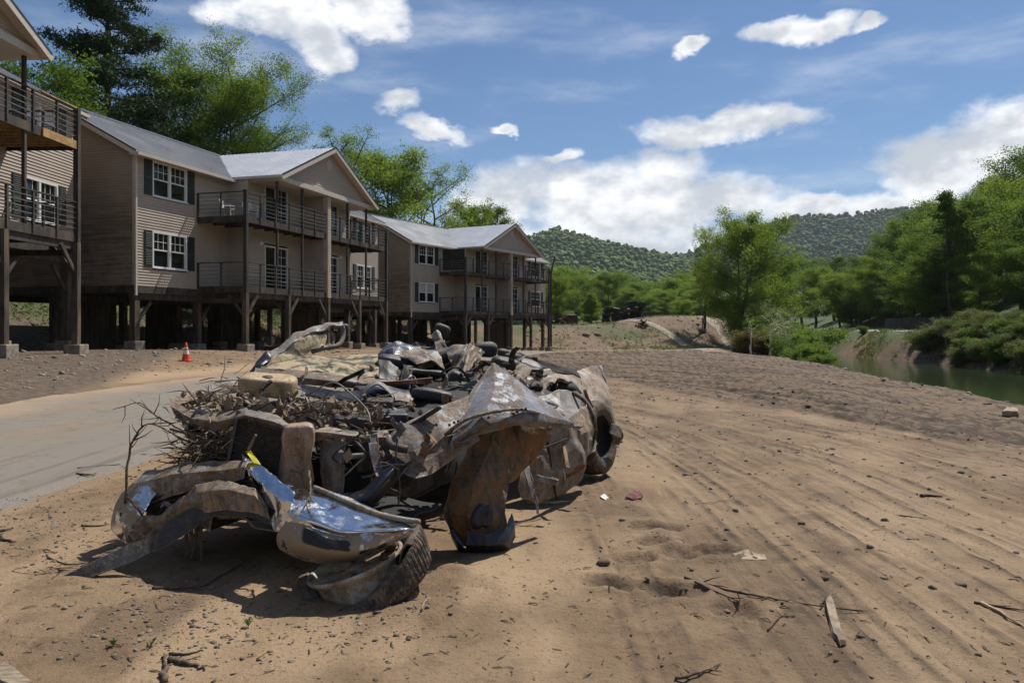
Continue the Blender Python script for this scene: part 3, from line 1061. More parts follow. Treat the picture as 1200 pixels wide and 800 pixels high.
    if spec.get('bent'):
        g = ground(DX1 + 0.4, DY)
        MB().tube([(DX1 + 0.32, DY, g - 0.2), (DX1 + 0.30, DY, 4.5), (DX1 + 0.32, DY, 6.5), (DX1 + 0.95, DY - 0.05, 8.0)], 0.085, 6).build('bent_post', DARKW, root)['label'] = 'tall post bent over at its top'
        MB().bar((DX1 - 0.5, DY, 3.6), (DX1 - 0.05, DY - 0.1, 6.4), 0.05).build('loose_rail', RAILP, root)
        MB().bar((DX1 - 0.8, DY - 0.05, 6.9), (DX1 - 0.05, DY - 0.1, 5.6), 0.05).build('loose_rail', RAILP, root)
    return root


def house_origin(corner_xy, ang_deg, s, w):
    """wall-corner position from a known deck point: s along the front, w out from the wall"""
    a = R(ang_deg)
    u = (math.sin(a), math.cos(a))
    n = (math.cos(a), -math.sin(a))
    return (corner_xy[0] - s * u[0] - w * n[0], corner_xy[1] - s * u[1] - w * n[1])


_o1 = house_origin((-14.28, 25.3), 1.2, 17.9, 2.4)
HOUSE1 = make_house(dict(name='pile_house', loc=(_o1[0], _o1[1], 1.83), rz=R(90 - 1.2), raw=True, blinds=(1, 3),
                         label='tan sided house on tall piles with new yellow joists under its upper deck'))
HOUSE2 = make_house(dict(name='pile_house', loc=(-14.77, 30.0, 0.52), rz=R(90 - 15.8), blinds=(),
                         label='tan two storey pile house behind the traffic cone with bright gable roof and double decks'))
HOUSE3 = make_house(dict(name='pile_house', loc=(-7.54, 57.0, -0.05), rz=R(60), screen=True, bent=True, blinds=(0,),
                         label='tan pile house with a bent post and black screen on its upper deck'))

# ------------------------------------------------------------ trees
def leaf_mat(name, c1, c2, trans=0.30, rough=0.65):
    m = bpy.data.materials.new(name)
    m.use_nodes = True
    nt = NT(m.node_tree)
    nt.n.clear()
    out = nt.node('ShaderNodeOutputMaterial')
    at = nt.node('ShaderNodeAttribute', attribute_name='tint')
    sp = nt.node('ShaderNodeSeparateColor')
    nt.l.new(at.outputs['Color'], sp.inputs[0])
    oi = nt.node('ShaderNodeObjectInfo').outputs['Random']
    f = nt.math('ADD', nt.math('MULTIPLY', sp.outputs[0], 0.8), nt.math('MULTIPLY_ADD', oi, 0.5, -0.15), clamp=True)
    c = nt.mix(f, c1, c2)
    d = nt.node('ShaderNodeBsdfPrincipled')
    nt.l.new(c, d.inputs['Base Color'])
    d.inputs['Roughness'].default_value = rough
    d.inputs['Specular IOR Level'].default_value = 0.12
    t = nt.node('ShaderNodeBsdfTranslucent')
    nt.l.new(nt.mix(1.0, c, (1.25, 1.3, 0.6), 'MULTIPLY'), t.inputs[0])
    mx = nt.node('ShaderNodeMixShader')
    mx.inputs[0].default_value = trans
    nt.l.new(d.outputs[0], mx.inputs[1])
    nt.l.new(t.outputs[0], mx.inputs[2])
    nt.l.new(mx.outputs[0], out.inputs[0])
    return m


LEAF = leaf_mat('green_leaves', (0.064, 0.120, 0.016), (0.190, 0.275, 0.040))
LEAF_L = leaf_mat('spring_leaves', (0.092, 0.158, 0.018), (0.240, 0.315, 0.046), 0.38)
LEAF_D = leaf_mat('dark_leaves', (0.042, 0.084, 0.015), (0.130, 0.195, 0.034))
NEEDLE = leaf_mat('pine_needles', (0.012, 0.030, 0.012), (0.040, 0.070, 0.024), 0.12)
LEAF_B = leaf_mat('brush_leaves', (0.070, 0.100, 0.022), (0.190, 0.210, 0.075), 0.3)
LEAF_R = leaf_mat('dry_brush_leaves', (0.090, 0.075, 0.026), (0.190, 0.155, 0.062), 0.3)
LEAF_F = leaf_mat('far_forest_leaves', (0.040, 0.086, 0.016), (0.110, 0.165, 0.032), 0.15)
BARK = plain('grey_brown_bark', (0.085, 0.068, 0.052), 0.9, var=0.4, scale=4, stretch=(3, 3, 0.7), bump=0.5, bscale=20)
PALE = plain('bleached_bark', (0.62, 0.56, 0.47), 0.85, var=0.25, scale=4, stretch=(3, 3, 0.7))


def quads_mesh(name, Pc, size, tint, up=0.35, aspect=0.75, g=rng):
    """leaf-sized faces scattered at points Pc"""
    n = len(Pc)
    nrm = g.normal(size=(n, 3))
    nrm[:, 2] = np.abs(nrm[:, 2]) + up
    nrm /= np.linalg.norm(nrm, axis=1)[:, None]
    t = g.normal(size=(n, 3))
    t -= nrm * np.sum(t * nrm, 1)[:, None]
    t /= np.linalg.norm(t, axis=1)[:, None] + 1e-9
    b = np.cross(nrm, t)
    s = (size * (0.6 + 0.8 * g.random(n)))[:, None] if np.isscalar(size) else size[:, None]
    bend = nrm * s * 0.18
    V = np.concatenate([Pc - t * s * 0.5, Pc + b * s * 0.5 * aspect - bend, Pc + t * s * 0.5, Pc - b * s * 0.5 * aspect - bend])
    i = np.arange(n)
    F = np.stack([i, i + n, i + 2 * n, i + 3 * n], 1)
    me = mesh_np(name, V, F)
    a = me.color_attributes.new('tint', 'FLOAT_COLOR', 'POINT')
    tt = np.tile(tint, 4)
    a.data.foreach_set('color', np.stack([tt, tt, tt, np.ones_like(tt)], 1).astype(np.float32).ravel())
    return me


def grow(seed, h, w, base, limbs, leaf, per, sig, shape='oval', lean=0.0, fork=0, sub=7, trunk_r=None, gap=0.0, spread=0.9):
    """trunk with limbs (MB) and leaf points for one tree of height h, crown width w, crown starting at height base*h"""
    g = np.random.default_rng(seed)
    mb = MB()
    r0 = trunk_r or h * 0.016
    pts_leaf, tints = [], []
    nst = 1 + fork

    def prof(t):
        if shape == 'cone':
            return max(0.12, (1 - t) ** 0.8)
        if shape == 'vase':
            return 0.35 + 0.65 * math.sin(min(1, t * 1.05) * math.pi * 0.72)
        return max(0.18, math.sin((0.12 + 0.84 * t) * math.pi) ** 0.65)
    for st in range(nst):
        ang0 = g.random() * 6.28
        off = (0.10 * w * (st > 0)) if nst > 1 else 0
        tip = np.array([math.cos(ang0) * off * 2.2 + lean * h, math.sin(ang0) * off * 2.2, h * (0.95 - 0.12 * (st > 0))])
        tr = []
        for k in range(9):
            u = k / 8
            tr.append(np.array([tip[0] * u ** 1.3, tip[1] * u ** 1.3, tip[2] * u]) + g.normal(size=3) * np.array([0.012, 0.012, 0]) * h * (0 < k))
        mb.tube(tr, [r0 * (1.25 - 1.15 * (k / 8) ** 0.8) * (0.75 if st else 1) for k in range(9)], 7)
        nl = limbs if st == 0 else limbs // 2
        for i in range(nl):
            t = (i + 0.5) / nl
            z = base * h + (0.97 - base) * h * t * 0.96
            u = min(0.98, z / tip[2])
            k = min(7, int(u * 8))
            p0 = tr[k] + (tr[k + 1] - tr[k]) * (u * 8 - k)
            a = i * 2.4 + g.normal() * 0.5 + ang0
            L = w / 2 * prof(t) * (0.70 + 0.5 * g.random())
            rise = (0.25 + 0.75 * t) * L * (0.9 if shape != 'cone' else 0.3)
            p1 = p0 + np.array([math.cos(a) * L, math.sin(a) * L, rise])
            pm = (p0 + p1) / 2 + np.array([0, 0, -0.06 * L]) + g.normal(size=3) * 0.05 * L
            rb = r0 * 0.42 * (1 - 0.6 * t) + 0.015
            mb.tube([p0, pm, p1], [rb, rb * 0.6, rb * 0.18], 5, caps=False)
            for j in range(sub):
                v = 0.30 + 0.70 * (j + g.random()) / sub
                q0 = p0 + (pm - p0) * (v * 2) if v < 0.5 else pm + (p1 - pm) * (v * 2 - 1)
                sd = g.normal(size=3)
                sd[2] = abs(sd[2]) * 0.7 + 0.1
                sd /= np.linalg.norm(sd)
                l2 = (0.18 + 0.25 * g.random()) * L * spread + 0.25
                q1 = q0 + sd * l2
                mb.tube([q0, (q0 + q1) / 2 + g.normal(size=3) * 0.06 * l2, q1], [rb * 0.34, rb * 0.22, rb * 0.08], 4, caps=False)
                if g.random() < gap:
                    continue
                n = int(per * 2.45 * (0.5 + g.random()))
                cen = q0 + (q1 - q0) * g.random((n, 1)) ** 0.6
                pts = cen + g.normal(size=(n, 3)) * np.array([sig, sig, sig * 0.62])
                pts_leaf.append(pts)
                tints.append(np.clip(0.46 + g.normal() * 0.30 + g.normal(size=n) * 0.14, 0, 1))
    return mb, np.concatenate(pts_leaf), np.concatenate(tints), g


PROTO = {}


def proto(kind, seed, leafsize, lm, bark=None, **kw):
    mb, pl, ti, g = grow(seed, **kw)
    me = bpy.data.meshes.new('trunk')
    me.from_pydata([tuple(map(float, p)) for p in mb.v], [], mb.f)
    me.polygons.foreach_set('use_smooth', [True] * len(me.polygons))
    me.materials.append(bark or BARK)
    cm = quads_mesh('crown', pl, leafsize, ti, g=g)
    cm.materials.append(lm)
    PROTO[kind] = (me, cm, float(np.quantile(pl[:, 2], 0.997)))


proto('broad_a', 21, 0.165, LEAF, h=14.0, w=9.5, base=0.22, limbs=17, leaf=0, per=78, sig=0.49)
proto('broad_b', 22, 0.165, LEAF_L, h=13.0, w=8.5, base=0.18, limbs=16, leaf=0, per=80, sig=0.48, fork=1)
proto('broad_c', 23, 0.165, LEAF_D, h=15.0, w=8.0, base=0.15, limbs=18, leaf=0, per=80, sig=0.48)
proto('slender', 24, 0.155, LEAF, h=15.0, w=5.8, base=0.25, limbs=16, leaf=0, per=62, sig=0.41, gap=0.1)
proto('spring', 25, 0.135, LEAF_L, h=18.0, w=14.0, base=0.20, limbs=26, leaf=0, per=96, sig=0.48, fork=4, sub=9, shape='vase', gap=0.06)
proto('sparse', 26, 0.13, LEAF_L, h=17.0, w=10.0, base=0.28, limbs=15, leaf=0, per=46, sig=0.39, fork=1, sub=7, gap=0.16)
proto('wide', 27, 0.155, LEAF_L, h=15.0, w=12.0, base=0.12, limbs=22, leaf=0, per=92, sig=0.49, fork=2, sub=7)
proto('sapling', 28, 0.12, LEAF_L, h=5.0, w=4.6, base=0.06, limbs=20, leaf=0, per=50, sig=0.25, shape='cone')
proto('shrub', 29, 0.10, LEAF, h=2.2, w=2.8, base=0.05, limbs=11, leaf=0, per=46, sig=0.17, fork=3, sub=5, trunk_r=0.02)
proto('brush', 30, 0.085, LEAF_B, h=1.9, w=2.6, base=0.05, limbs=10, leaf=0, per=42, sig=0.17, fork=4, sub=5, trunk_r=0.015)
proto('dry_brush', 31, 0.08, LEAF_R, h=1.7, w=2.4, base=0.05, limbs=10, leaf=0, per=40, sig=0.16, fork=4, sub=5, trunk_r=0.015)
proto('bleached', 32, 0.15, LEAF_L, bark=PALE, h=4.6, w=2.6, base=0.45, limbs=7, leaf=0, per=3, sig=0.23, fork=1, sub=4, trunk_r=0.095, gap=0.35)
proto('leaning', 33, 0.16, LEAF_B, bark=PALE, h=5.5, w=6.5, base=0.40, limbs=13, leaf=0, per=20, sig=0.27, fork=1, sub=5, trunk_r=0.10, lean=-0.35, gap=0.2)
proto('pine_dead_top', 35, 0.2, LEAF_D, h=16, w=5.0, base=0.45, limbs=18, leaf=0, per=30, sig=0.32, shape='cone', gap=0.15)


def pine_proto():
    g = np.random.default_rng(77)
    mb = MB()
    h = 25.0
    tr = [np.array([0.25 * math.sin(k * 0.7), 0.2 * math.cos(k), h * k / 10]) for k in range(11)]
    mb.tube(tr, [0.42 * (1.05 - k / 10) + 0.03 for k in range(11)], 8)
    pts, ti = [], []
    z = 7.0
    while z < h - 0.5:
        t = (z - 7) / (h - 7)
        for i in range(6):
            a = g.random() * 6.28
            L = (6.4 * (1 - t) ** 0.6 + 0.6) * (0.55 + 0.6 * g.random())
            p0 = np.array([0, 0, z + g.normal() * 0.15])
            p1 = p0 + np.array([math.cos(a) * L, math.sin(a) * L, 0.25 * L + g.normal() * 0.3])
            pm = (p0 + p1) / 2 - np.array([0, 0, 0.06 * L])
            mb.tube([p0, pm, p1], [0.09, 0.05, 0.015], 5, caps=False)
            for j in range(int(6 + L * 3.0)):
                v = 0.35 + 0.65 * g.random()
                q = p0 + (pm - p0) * v * 2 if v < 0.5 else pm + (p1 - pm) * (2 * v - 1)
                q = q + g.normal(size=3) * np.array([0.4, 0.4, 0.16])
                n = 26
                pts.append(q + g.normal(size=(n, 3)) * np.array([0.36, 0.36, 0.16]))
                ti.append(np.clip(0.45 + g.normal() * 0.25 + g.normal(size=n) * 0.12, 0, 1))
        z += 0.85 + 0.3 * g.random()
    me = bpy.data.meshes.new('trunk')
    me.from_pydata([tuple(map(float, p)) for p in mb.v], [], mb.f)
    me.materials.append(BARK)
    cm = quads_mesh('crown', np.concatenate(pts), 0.34, np.concatenate(ti), up=0.1, aspect=0.28, g=g)
    cm.materials.append(NEEDLE)
    PROTO['pine'] = (me, cm, h)


pine_proto()


def plant(kind, x, y, h, label, name='tree', cat='tree', group=None, wide=1.0, rz=None, sink=0.15, z=None):
    tm, cm, ph = PROTO[kind]
    zz = Hs(x, y) if z is None else z
    o = empty(name, (x, y, zz - sink), random.random() * 6.28 if rz is None else rz)
    s = h / ph
    o.scale = (s * wide, s * wide, s)
    for nm, me in (('trunk', tm), ('crown', cm)):
        c = bpy.data.objects.new(nm, me)
        C.objects.link(c)
        c.parent = o
    tag(o, label, cat, group)
    return o


def at_px(px, d):
    return (px - 600) / FPX * d, d


def tree_px(kind, px, d, top, label, **kw):
    x, y = at_px(px, d)
    z = Hs(x, y)
    ht = CAM_Z + (HY - top) / FPX * d - z
    return plant(kind, x, y, max(1.0, ht), label, **kw)


# trees behind the houses
tree_px('pine', 128, 52, -45, 'tall dark pine behind the house with the traffic cone', name='pine_tree', rz=0.4)
tree_px('broad_a', 38, 43, 62, 'bright green leafy tree below the tall pine', wide=1.0)
tree_px('broad_c', 95, 46, 120, 'low dark tree at the foot of the tall pine', wide=0.9)
tree_px('spring', 272, 64, 62, 'broad spring tree with many bare limbs above the bright gable roof', rz=1.1)
tree_px('slender', 208, 57, 78, 'leafy green tree between the tall pine and the broad spring tree', wide=1.3)
tree_px('sparse', 398, 70, 150, 'thin leaved tree rising beside the broad spring tree', rz=2.0)
tree_px('broad_b', 455, 74, 172, 'full green tree behind the gap between two houses', wide=1.0)
tree_px('sparse', 508, 78, 190, 'ragged tree with an open crown behind the farther roof', wide=1.05, rz=0.5)
tree_px('broad_b', 548, 92, 236, 'small round green treetop over the far roof ridge', wide=0.8)
tree_px('slender', 583, 96, 240, 'narrow treetop beside the far gable peak', wide=1.0)
for k, (px, d) in enumerate([(20, 50), (170, 50), (225, 60), (330, 66), (430, 78), (350, 56), (258, 53), (130, 58), (60, 56)]):
    tree_px('broad_c', px, d, 215 + (k % 3) * 12, 'dense dark tree on the slope behind the houses', group='trees filling the slope behind the houses', wide=1.25)
# edge of the clearing beyond the houses
tree_px('broad_b', 652, 100, 322, 'yellow green tree at the end of the row of houses', wide=1.0)
tree_px('sapling', 693, 108, 343, 'pale green cone shaped sapling on the dirt terrace', name='sapling', sink=0.05)
tree_px('broad_c', 712, 128, 318, 'dark rounded tree behind the pale cone shaped sapling', wide=1.2)
tree_px('broad_a', 676, 136, 322, 'mid green tree behind the rusty root heap', wide=1.2)
for k, (px, d, tp) in enumerate([(735, 165, 338), (760, 150, 347), (782, 175, 340), (800, 150, 350), (815, 165, 338), (745, 200, 330), (790, 215, 326), (690, 190, 322), (770, 190, 338), (640, 170, 315), (828, 190, 322), (720, 230, 318), (805, 235, 318), (660, 230, 312)]):
    tree_px('broad_b' if k % 3 else 'wide', px, d, tp, ('pale green low tree' if k % 3 else 'wide spreading bright tree') + ' in the thicket along the valley floor', group='thicket along the valley floor', wide=1.6)
# the big tree by the river and its companions
tree_px('wide', 866, 90, 250, 'big leafy tree standing alone at the bend of the track', rz=0.8, wide=0.95)
tree_px('sparse', 826, 93, 262, 'open branched tree leaning out beside the big leafy tree', wide=0.55)
tree_px('broad_b', 905, 98, 300, 'lower leafy tree on the river side of the big tree', wide=1.0)
for k, (px, d, tp) in enumerate([(932, 140, 318), (955, 128, 312), (978, 150, 300), (940, 170, 300), (985, 120, 318), (915, 150, 325)]):
    tree_px(('broad_a', 'broad_b', 'broad_c')[k % 3], px, d, tp, ('mid green rounded', 'yellow green forked', 'dark green dense')[k % 3] + ' tree in the wood where the river bends', group='wood at the river bend', wide=1.2)
# wooded slope across the river
labs = {'broad_a': 'mid green rounded tree of the wooded far slope',
        'broad_b': 'yellow green tree of the wooded far slope',
        'broad_c': 'dark green tree of the wooded far slope',
        'slender': 'tall narrow tree of the wooded far slope',
        'wide': 'wide pale green tree of the wooded far slope'}
_g = np.random.default_rng(5)
for row, (off, h0, ystep, y0, y1) in enumerate([(12.2, 8.2, 4.6, 30, 128), (15.5, 11.0, 5.4, 32, 135), (22, 12.5, 6.2, 40, 140), (30, 14.0, 7.5, 48, 150), (41, 14.0, 9.0, 60, 160)]):
    y = y0
    while y < y1:
        x = float(np.interp(y, *_XW)) + off + _g.normal() * 1.1
        px = 600 + 900 * x / y
        kd = ['broad_a', 'broad_b', 'broad_c', 'slender', 'broad_a', 'wide', 'broad_b'][int(_g.integers(0, 7))]
        hh = h0 * (0.75 + 0.5 * _g.random())
        z = Hs(x, y)
        if px < 1330:
            plant(kd, x, y, hh, labs[kd] + (' at its foot by the wall', ' just above its foot', ' halfway up it', ' high up on it', ' along its top')[row], group='trees on the slope across the river', wide=1.0 + 0.25 * _g.random())
        y += ystep * (0.7 + 0.6 * _g.random())
tree_px('pine_dead_top', 1112, 78, 222, 'tall ragged dark conifer rising above the wooded slope', name='conifer_tree')
# bleached, half stripped trees and shrubs on the near bank
for k, (px, d, tp) in enumerate([(903, 66, 352), (915, 63, 358), (925, 61, 354), (880, 70, 368)]):
    tree_px('bleached', px, d, tp, ['forked bleached tree stripped by the flood beside the track', 'slim bleached stem between two stripped trees', 'tallest pale stripped trunk on the near river bank', 'short bleached stem in the shrubs left of the stripped trees'][k], name='stripped_tree', rz=k * 1.3)
tree_px('leaning', 1110, 61, 363, 'leaning bleached tree with sparse leaves on the far river bank', name='leaning_tree', rz=0.0)
tree_px('bleached', 1160, 55, 372, 'broken pale sapling above the brush on the far bank', name='stripped_tree', rz=0.5)
for k, (px, d, tp) in enumerate([(882, 74, 384), (893, 73, 386), (872, 76, 390)]):
    tree_px('dry_brush', px, d, tp, 'brownish half dead bush at the edge of the gravel track', name='dry_bush', cat='bush', group='dry bushes by the track', wide=1.2)
for k, (px, d, tp) in enumerate([(935, 62, 388), (948, 56, 402), (956, 53, 412), (925, 68, 386), (940, 58, 400), (912, 72, 388), (900, 80, 378), (930, 74, 378), (945, 66, 382), (888, 86, 376), (920, 84, 372), (950, 60, 396)]):
    tree_px('shrub', px, d, tp, 'green shrub growing over the near river bank', name='shrub', cat='shrub', group='shrubs along the near river bank', wide=1.1)
_g = np.random.default_rng(8)
for k in range(62):
    y = 38 + 22 * (k / 54) + _g.normal() * 0.8
    x = float(np.interp(y, *_XW)) + 0.9 + abs(_g.normal()) * 2.6
    kd = 'brush' if _g.random() < 0.75 else 'shrub'
    plant(kd, x, y, 1.1 + 0.9 * _g.random(), 'pale leaning brush on the far river bank' if kd == 'brush' else 'dark green shrub among the brush on the far bank', name='bank_brush' if kd == 'brush' else 'bank_shrub', cat='shrub',
          group='brush along the far river bank', wide=1.2)
for (px, d, tp) in [(1012, 80, 399), (1072, 66, 396)]:
    tree_px('shrub', px, d, tp, 'lone green shrub on the bare far bank', name='shrub', cat='shrub', group='shrubs on the bare far bank', wide=1.0)


# ------------------------------------------------------------ wooded hills
def hill(name, label, ridge, yr, yf, n_trees, seed, tree_h, mat, view):
    pxs = [a for a, b in ridge]
    pys = [b for a, b in ridge]
    g = np.random.default_rng(seed)

    def hz(x, y):
        px = 600 + FPX * x / yr
        top = CAM_Z + (HY - np.interp(px, pxs, pys)) / FPX * yr - tree_h * 0.25
        t = np.clip((y - yf) / (yr - yf), 0, 1.6)
        s = np.where(t < 1, t ** 1.55, 1 - 0.55 * (t - 1))
        spur = 1 + 0.22 * fbm(x / 260.0, y / 330.0, seed, 3) * np.clip(1 - np.abs(t - 0.55) / 0.5, 0, 1) * 2
        return top * s * spur
    x0, x1 = (pxs[0] - 600) / FPX * yr, (pxs[-1] - 600) / FPX * yr
    xs = np.linspace(x0, x1, 150)
    ys = np.linspace(yf, yr + (yr - yf) * 0.55, 60)
    X, Y = np.meshgrid(xs, ys)
    Zz = hz(X.ravel(), Y.ravel()) - 1.2
    idx = np.arange(X.size).reshape(X.shape)
    F = np.stack([idx[:-1, :-1], idx[:-1, 1:], idx[1:, 1:], idx[1:, :-1]], -1).reshape(-1, 4)
    o = link(name, mesh_np(name, np.stack([X.ravel(), Y.ravel(), Zz], 1), F, True), plain('forest_floor', (0.026, 0.040, 0.014), 0.95, var=0.4, scale=0.05))
    tag(o, label, kind='structure')
    x = x0 + (x1 - x0) * g.random(n_trees)
    y = yf + (yr * 1.06 - yf) * g.random(n_trees) ** 0.8
    pxv = 600 + FPX * x / y
    keep = (pxv > view[0]) & (pxv < view[1])
    x, y = x[keep], y[keep]
    z = hz(x, y)
    m = len(x)
    th = tree_h * np.clip(np.exp(g.normal(0, 0.28, m)), 0.6, 1.35)
    t_ = (1 + 5 ** 0.5) / 2
    ico = np.array([(-1, t_, 0), (1, t_, 0), (-1, -t_, 0), (1, -t_, 0), (0, -1, t_), (0, 1, t_), (0, -1, -t_), (0, 1, -t_), (t_, 0, -1), (t_, 0, 1), (-t_, 0, -1), (-t_, 0, 1)], float) / 1.9
    fi = np.array([(0, 11, 5), (0, 5, 1), (0, 1, 7), (0, 7, 10), (0, 10, 11), (1, 5, 9), (5, 11, 4), (11, 10, 2), (10, 7, 6), (7, 1, 8), (3, 9, 4), (3, 4, 2), (3, 2, 6), (3, 6, 8), (3, 8, 9), (4, 9, 5), (2, 4, 11), (6, 2, 10), (8, 6, 7), (9, 8, 1)])
    per = 2
    off = g.normal(size=(m, per, 3)) * np.stack([th * 0.26, th * 0.26, th * 0.22], 1)[:, None, :]
    cen = off + np.stack([x, y, z + th * 0.50], 1)[:, None, :]
    rr = (th[:, None] * (0.18 + 0.24 * g.random((m, per))))
    V = cen[:, :, None, :] + ico[None, None] * (0.55 + 0.85 * g.random((m, per, 12, 1))) * rr[:, :, None, None]
    F = (fi[None] + (np.arange(m * per) * 12)[:, None, None]).reshape(-1, 3)
    me = mesh_np('forest', V.reshape(-1, 3), F, False)
    tint = np.clip(0.45 + 0.24 * g.normal(size=(m, 1, 1)) + 0.08 * g.normal(size=(m, per, 12)) + 0.9 * fbm(x / 90, y / 90, seed + 5, 3)[:, None, None], 0, 1).ravel()
    a = me.color_attributes.new('tint', 'FLOAT_COLOR', 'POINT')
    a.data.foreach_set('color', np.stack([tint, tint, tint, np.ones_like(tint)], 1).astype(np.float32).ravel())
    f = link('forest', me, mat)
    tag(f, 'dense deciduous forest covering the ' + label.split(' ', 1)[1], 'forest', kind='stuff')


hill('hill', 'nearer wooded hill left of the valley notch',
     [(-300, 262), (200, 250), (480, 272), (560, 290), (618, 284), (650, 274), (690, 285), (735, 297), (775, 304), (815, 309), (860, 318), (930, 335), (1010, 352), (1150, 378)], 1350, 420, 40000, 3, 9.0, LEAF_F, (585, 905))
hill('hill', 'farther long wooded ridge behind the riverside trees',
     [(560, 330), (640, 322), (720, 315), (770, 305), (815, 298), (850, 282), (890, 266), (930, 258), (985, 257), (1040, 249), (1075, 247), (1120, 258), (1200, 255), (1400, 250), (1700, 270)], 1900, 900, 27000, 4, 12.0, LEAF_F, (730, 1150))

# ------------------------------------------------------------ the wrecked pickup
def mud_paint(name, paint, mud=(0.215, 0.150, 0.092), amount=0.5, metal=0.6, rough=0.32, scale=3.2, stain=0.35):
    """paint or plastic under patchy mud: dry pale film, darker caked mud, dark stains and runs, scratches"""
    m, nt, bs = material(name)
    mud = tuple(c * k_ for c, k_ in zip(mud, (0.88, 0.84, 0.80)))
    tc = nt.node('ShaderNodeTexCoord').outputs['Object']
    scale = scale * 1.5
    n1 = nt.noise(tc, scale, 8, 0.72, 0.5)
    n2 = nt.noise(tc, scale * 3.7, 7, 0.72, 0.3)
    n3 = nt.noise(nt.mapping(tc, scale=(1, 1, 0.3)), scale * 2.1, 7, 0.66, 0.4)
    n4 = nt.noise(tc, scale * 15, 5, 0.7)
    n5 = nt.noise(nt.mapping(tc, scale=(6, 6, 0.8), rot=(0.3, 0.5, 0.2)), scale * 2.0, 4, 0.6)
    k = nt.math('ADD', nt.math('MULTIPLY', n1, 0.60), nt.math('MULTIPLY', n2, 0.40))
    lo = 0.5 + (0.5 - amount) * 0.40
    film = nt.step(k, lo - 0.07, lo + 0.03, 0.0, 0.42)
    cake = nt.step(nt.math('ADD', k, nt.math('MULTIPLY_ADD', n4, 0.20, -0.10)), lo + 0.01, lo + 0.045)
    f = nt.math('MAXIMUM', film, cake)
    mudc = nt.mix(nt.step(n2, 0.42, 0.58), tuple(c * 0.42 for c in mud), tuple(c * 1.18 for c in mud))
    mudc = nt.mix(nt.step(n4, 0.45, 0.75, 0, 0.45), mudc, tuple(c * 1.45 for c in mud))
    pc = nt.mix(nt.step(n2, 0.35, 0.7), tuple(c * 0.70 for c in paint), paint)
    pc = nt.mix(nt.step(n5, 0.60, 0.66, 0, 0.5), pc, tuple(min(1, c * 1.9 + 0.02) for c in paint))
    c = nt.mix(f, pc, mudc)
    c = nt.mix(nt.step(n3, 0.48, 0.66, 0, min(1, stain * 1.1)), c, (0.034, 0.022, 0.014))
    c = nt.mix(nt.step(n4, 0.62, 0.74, 0, stain * 0.8), c, (0.040, 0.027, 0.018))
    pt = nt.node('ShaderNodeNewGeometry').outputs['Pointiness']
    edge = nt.step(pt, 0.53, 0.60, 0, 0.4)
    c = nt.mix(edge, c, tuple(min(0.8, x_ * 1.6 + 0.05) for x_ in (paint if metal > 0 else mud)))
    nt.l.new(c, bs.inputs['Base Color'])
    nt.put(bs.inputs['Metallic'], nt.math('MULTIPLY_ADD', f, -metal, metal))
    nt.put(bs.inputs['Roughness'], nt.math('MULTIPLY_ADD', f, 0.80 - rough, rough))
    b = nt.node('ShaderNodeBump')
    b.inputs['Strength'].default_value = 0.55
    b.inputs['Distance'].default_value = 0.010
    nt.l.new(nt.math('ADD', nt.math('MULTIPLY', cake, 0.5), nt.math('ADD', nt.math('MULTIPLY', n4, 0.5), nt.math('MULTIPLY', n2, 0.7))), b.inputs['Height'])
    nt.l.new(b.outputs[0], bs.inputs['Normal'])
    return m


M_SILVER = mud_paint('muddy_silver_paint', (0.36, 0.35, 0.34), amount=0.60, metal=0.25, rough=0.42)
M_BLUE = mud_paint('muddy_blue_grey_paint', (0.20, 0.215, 0.26), mud=(0.165, 0.118, 0.08), amount=0.52, metal=0.05, rough=0.42, stain=0.45)
M_BROWN = mud_paint('mud_coated_steel', (0.27, 0.26, 0.25), mud=(0.225, 0.162, 0.108), amount=0.60, metal=0.08, rough=0.55, stain=0.55)
M_TAN = mud_paint('dry_mud_coated_steel', (0.34, 0.31, 0.27), mud=(0.31, 0.23, 0.155), amount=0.60, metal=0.12, rough=0.5, stain=0.45)
M_GREY = mud_paint('grey_dented_steel', (0.20, 0.195, 0.185), mud=(0.20, 0.16, 0.115), amount=0.5, metal=0.15, rough=0.5, stain=0.3)
M_OCHRE = mud_paint('rusty_wheel_liner', (0.205, 0.085, 0.018), mud=(0.150, 0.115, 0.065), amount=0.50, metal=0.0, rough=0.45, scale=4.5, stain=0.85)
M_RUST = mud_paint('rusted_bar', (0.18, 0.075, 0.030), amount=0.3, metal=0.0, rough=0.7)
M_NAVY = mud_paint('blue_black_plastic', (0.012, 0.015, 0.026), mud=(0.10, 0.07, 0.045), amount=0.22, metal=0.0, rough=0.35)
M_ENG = mud_paint('oily_dark_metal', (0.040, 0.036, 0.034), mud=(0.15, 0.10, 0.062), amount=0.42, metal=0.3, rough=0.5, scale=6)
M_CORE = mud_paint('dark_chassis', (0.012, 0.011, 0.010), mud=(0.030, 0.022, 0.015), amount=0.35, metal=0.0, rough=0.8, scale=5)  # darkened to paint in the black shade of the wheel well
M_RUB = mud_paint('dusty_rubber', (0.024, 0.023, 0.022), mud=(0.16, 0.118, 0.082), amount=0.55, metal=0.0, rough=0.62, scale=5)
M_BLK = mud_paint('black_vinyl', (0.014, 0.014, 0.015), mud=(0.14, 0.105, 0.07), amount=0.24, metal=0.0, rough=0.5)
M_TANK = mud_paint('stained_cream_plastic', (0.50, 0.37, 0.20), mud=(0.30, 0.19, 0.085), amount=0.40, metal=0.0, rough=0.38, scale=4, stain=0.25)
M_TANK2 = mud_paint('muddy_pink_plastic', (0.40, 0.27, 0.185), mud=(0.22, 0.145, 0.09), amount=0.45, metal=0.0, rough=0.4, scale=5, stain=0.3)
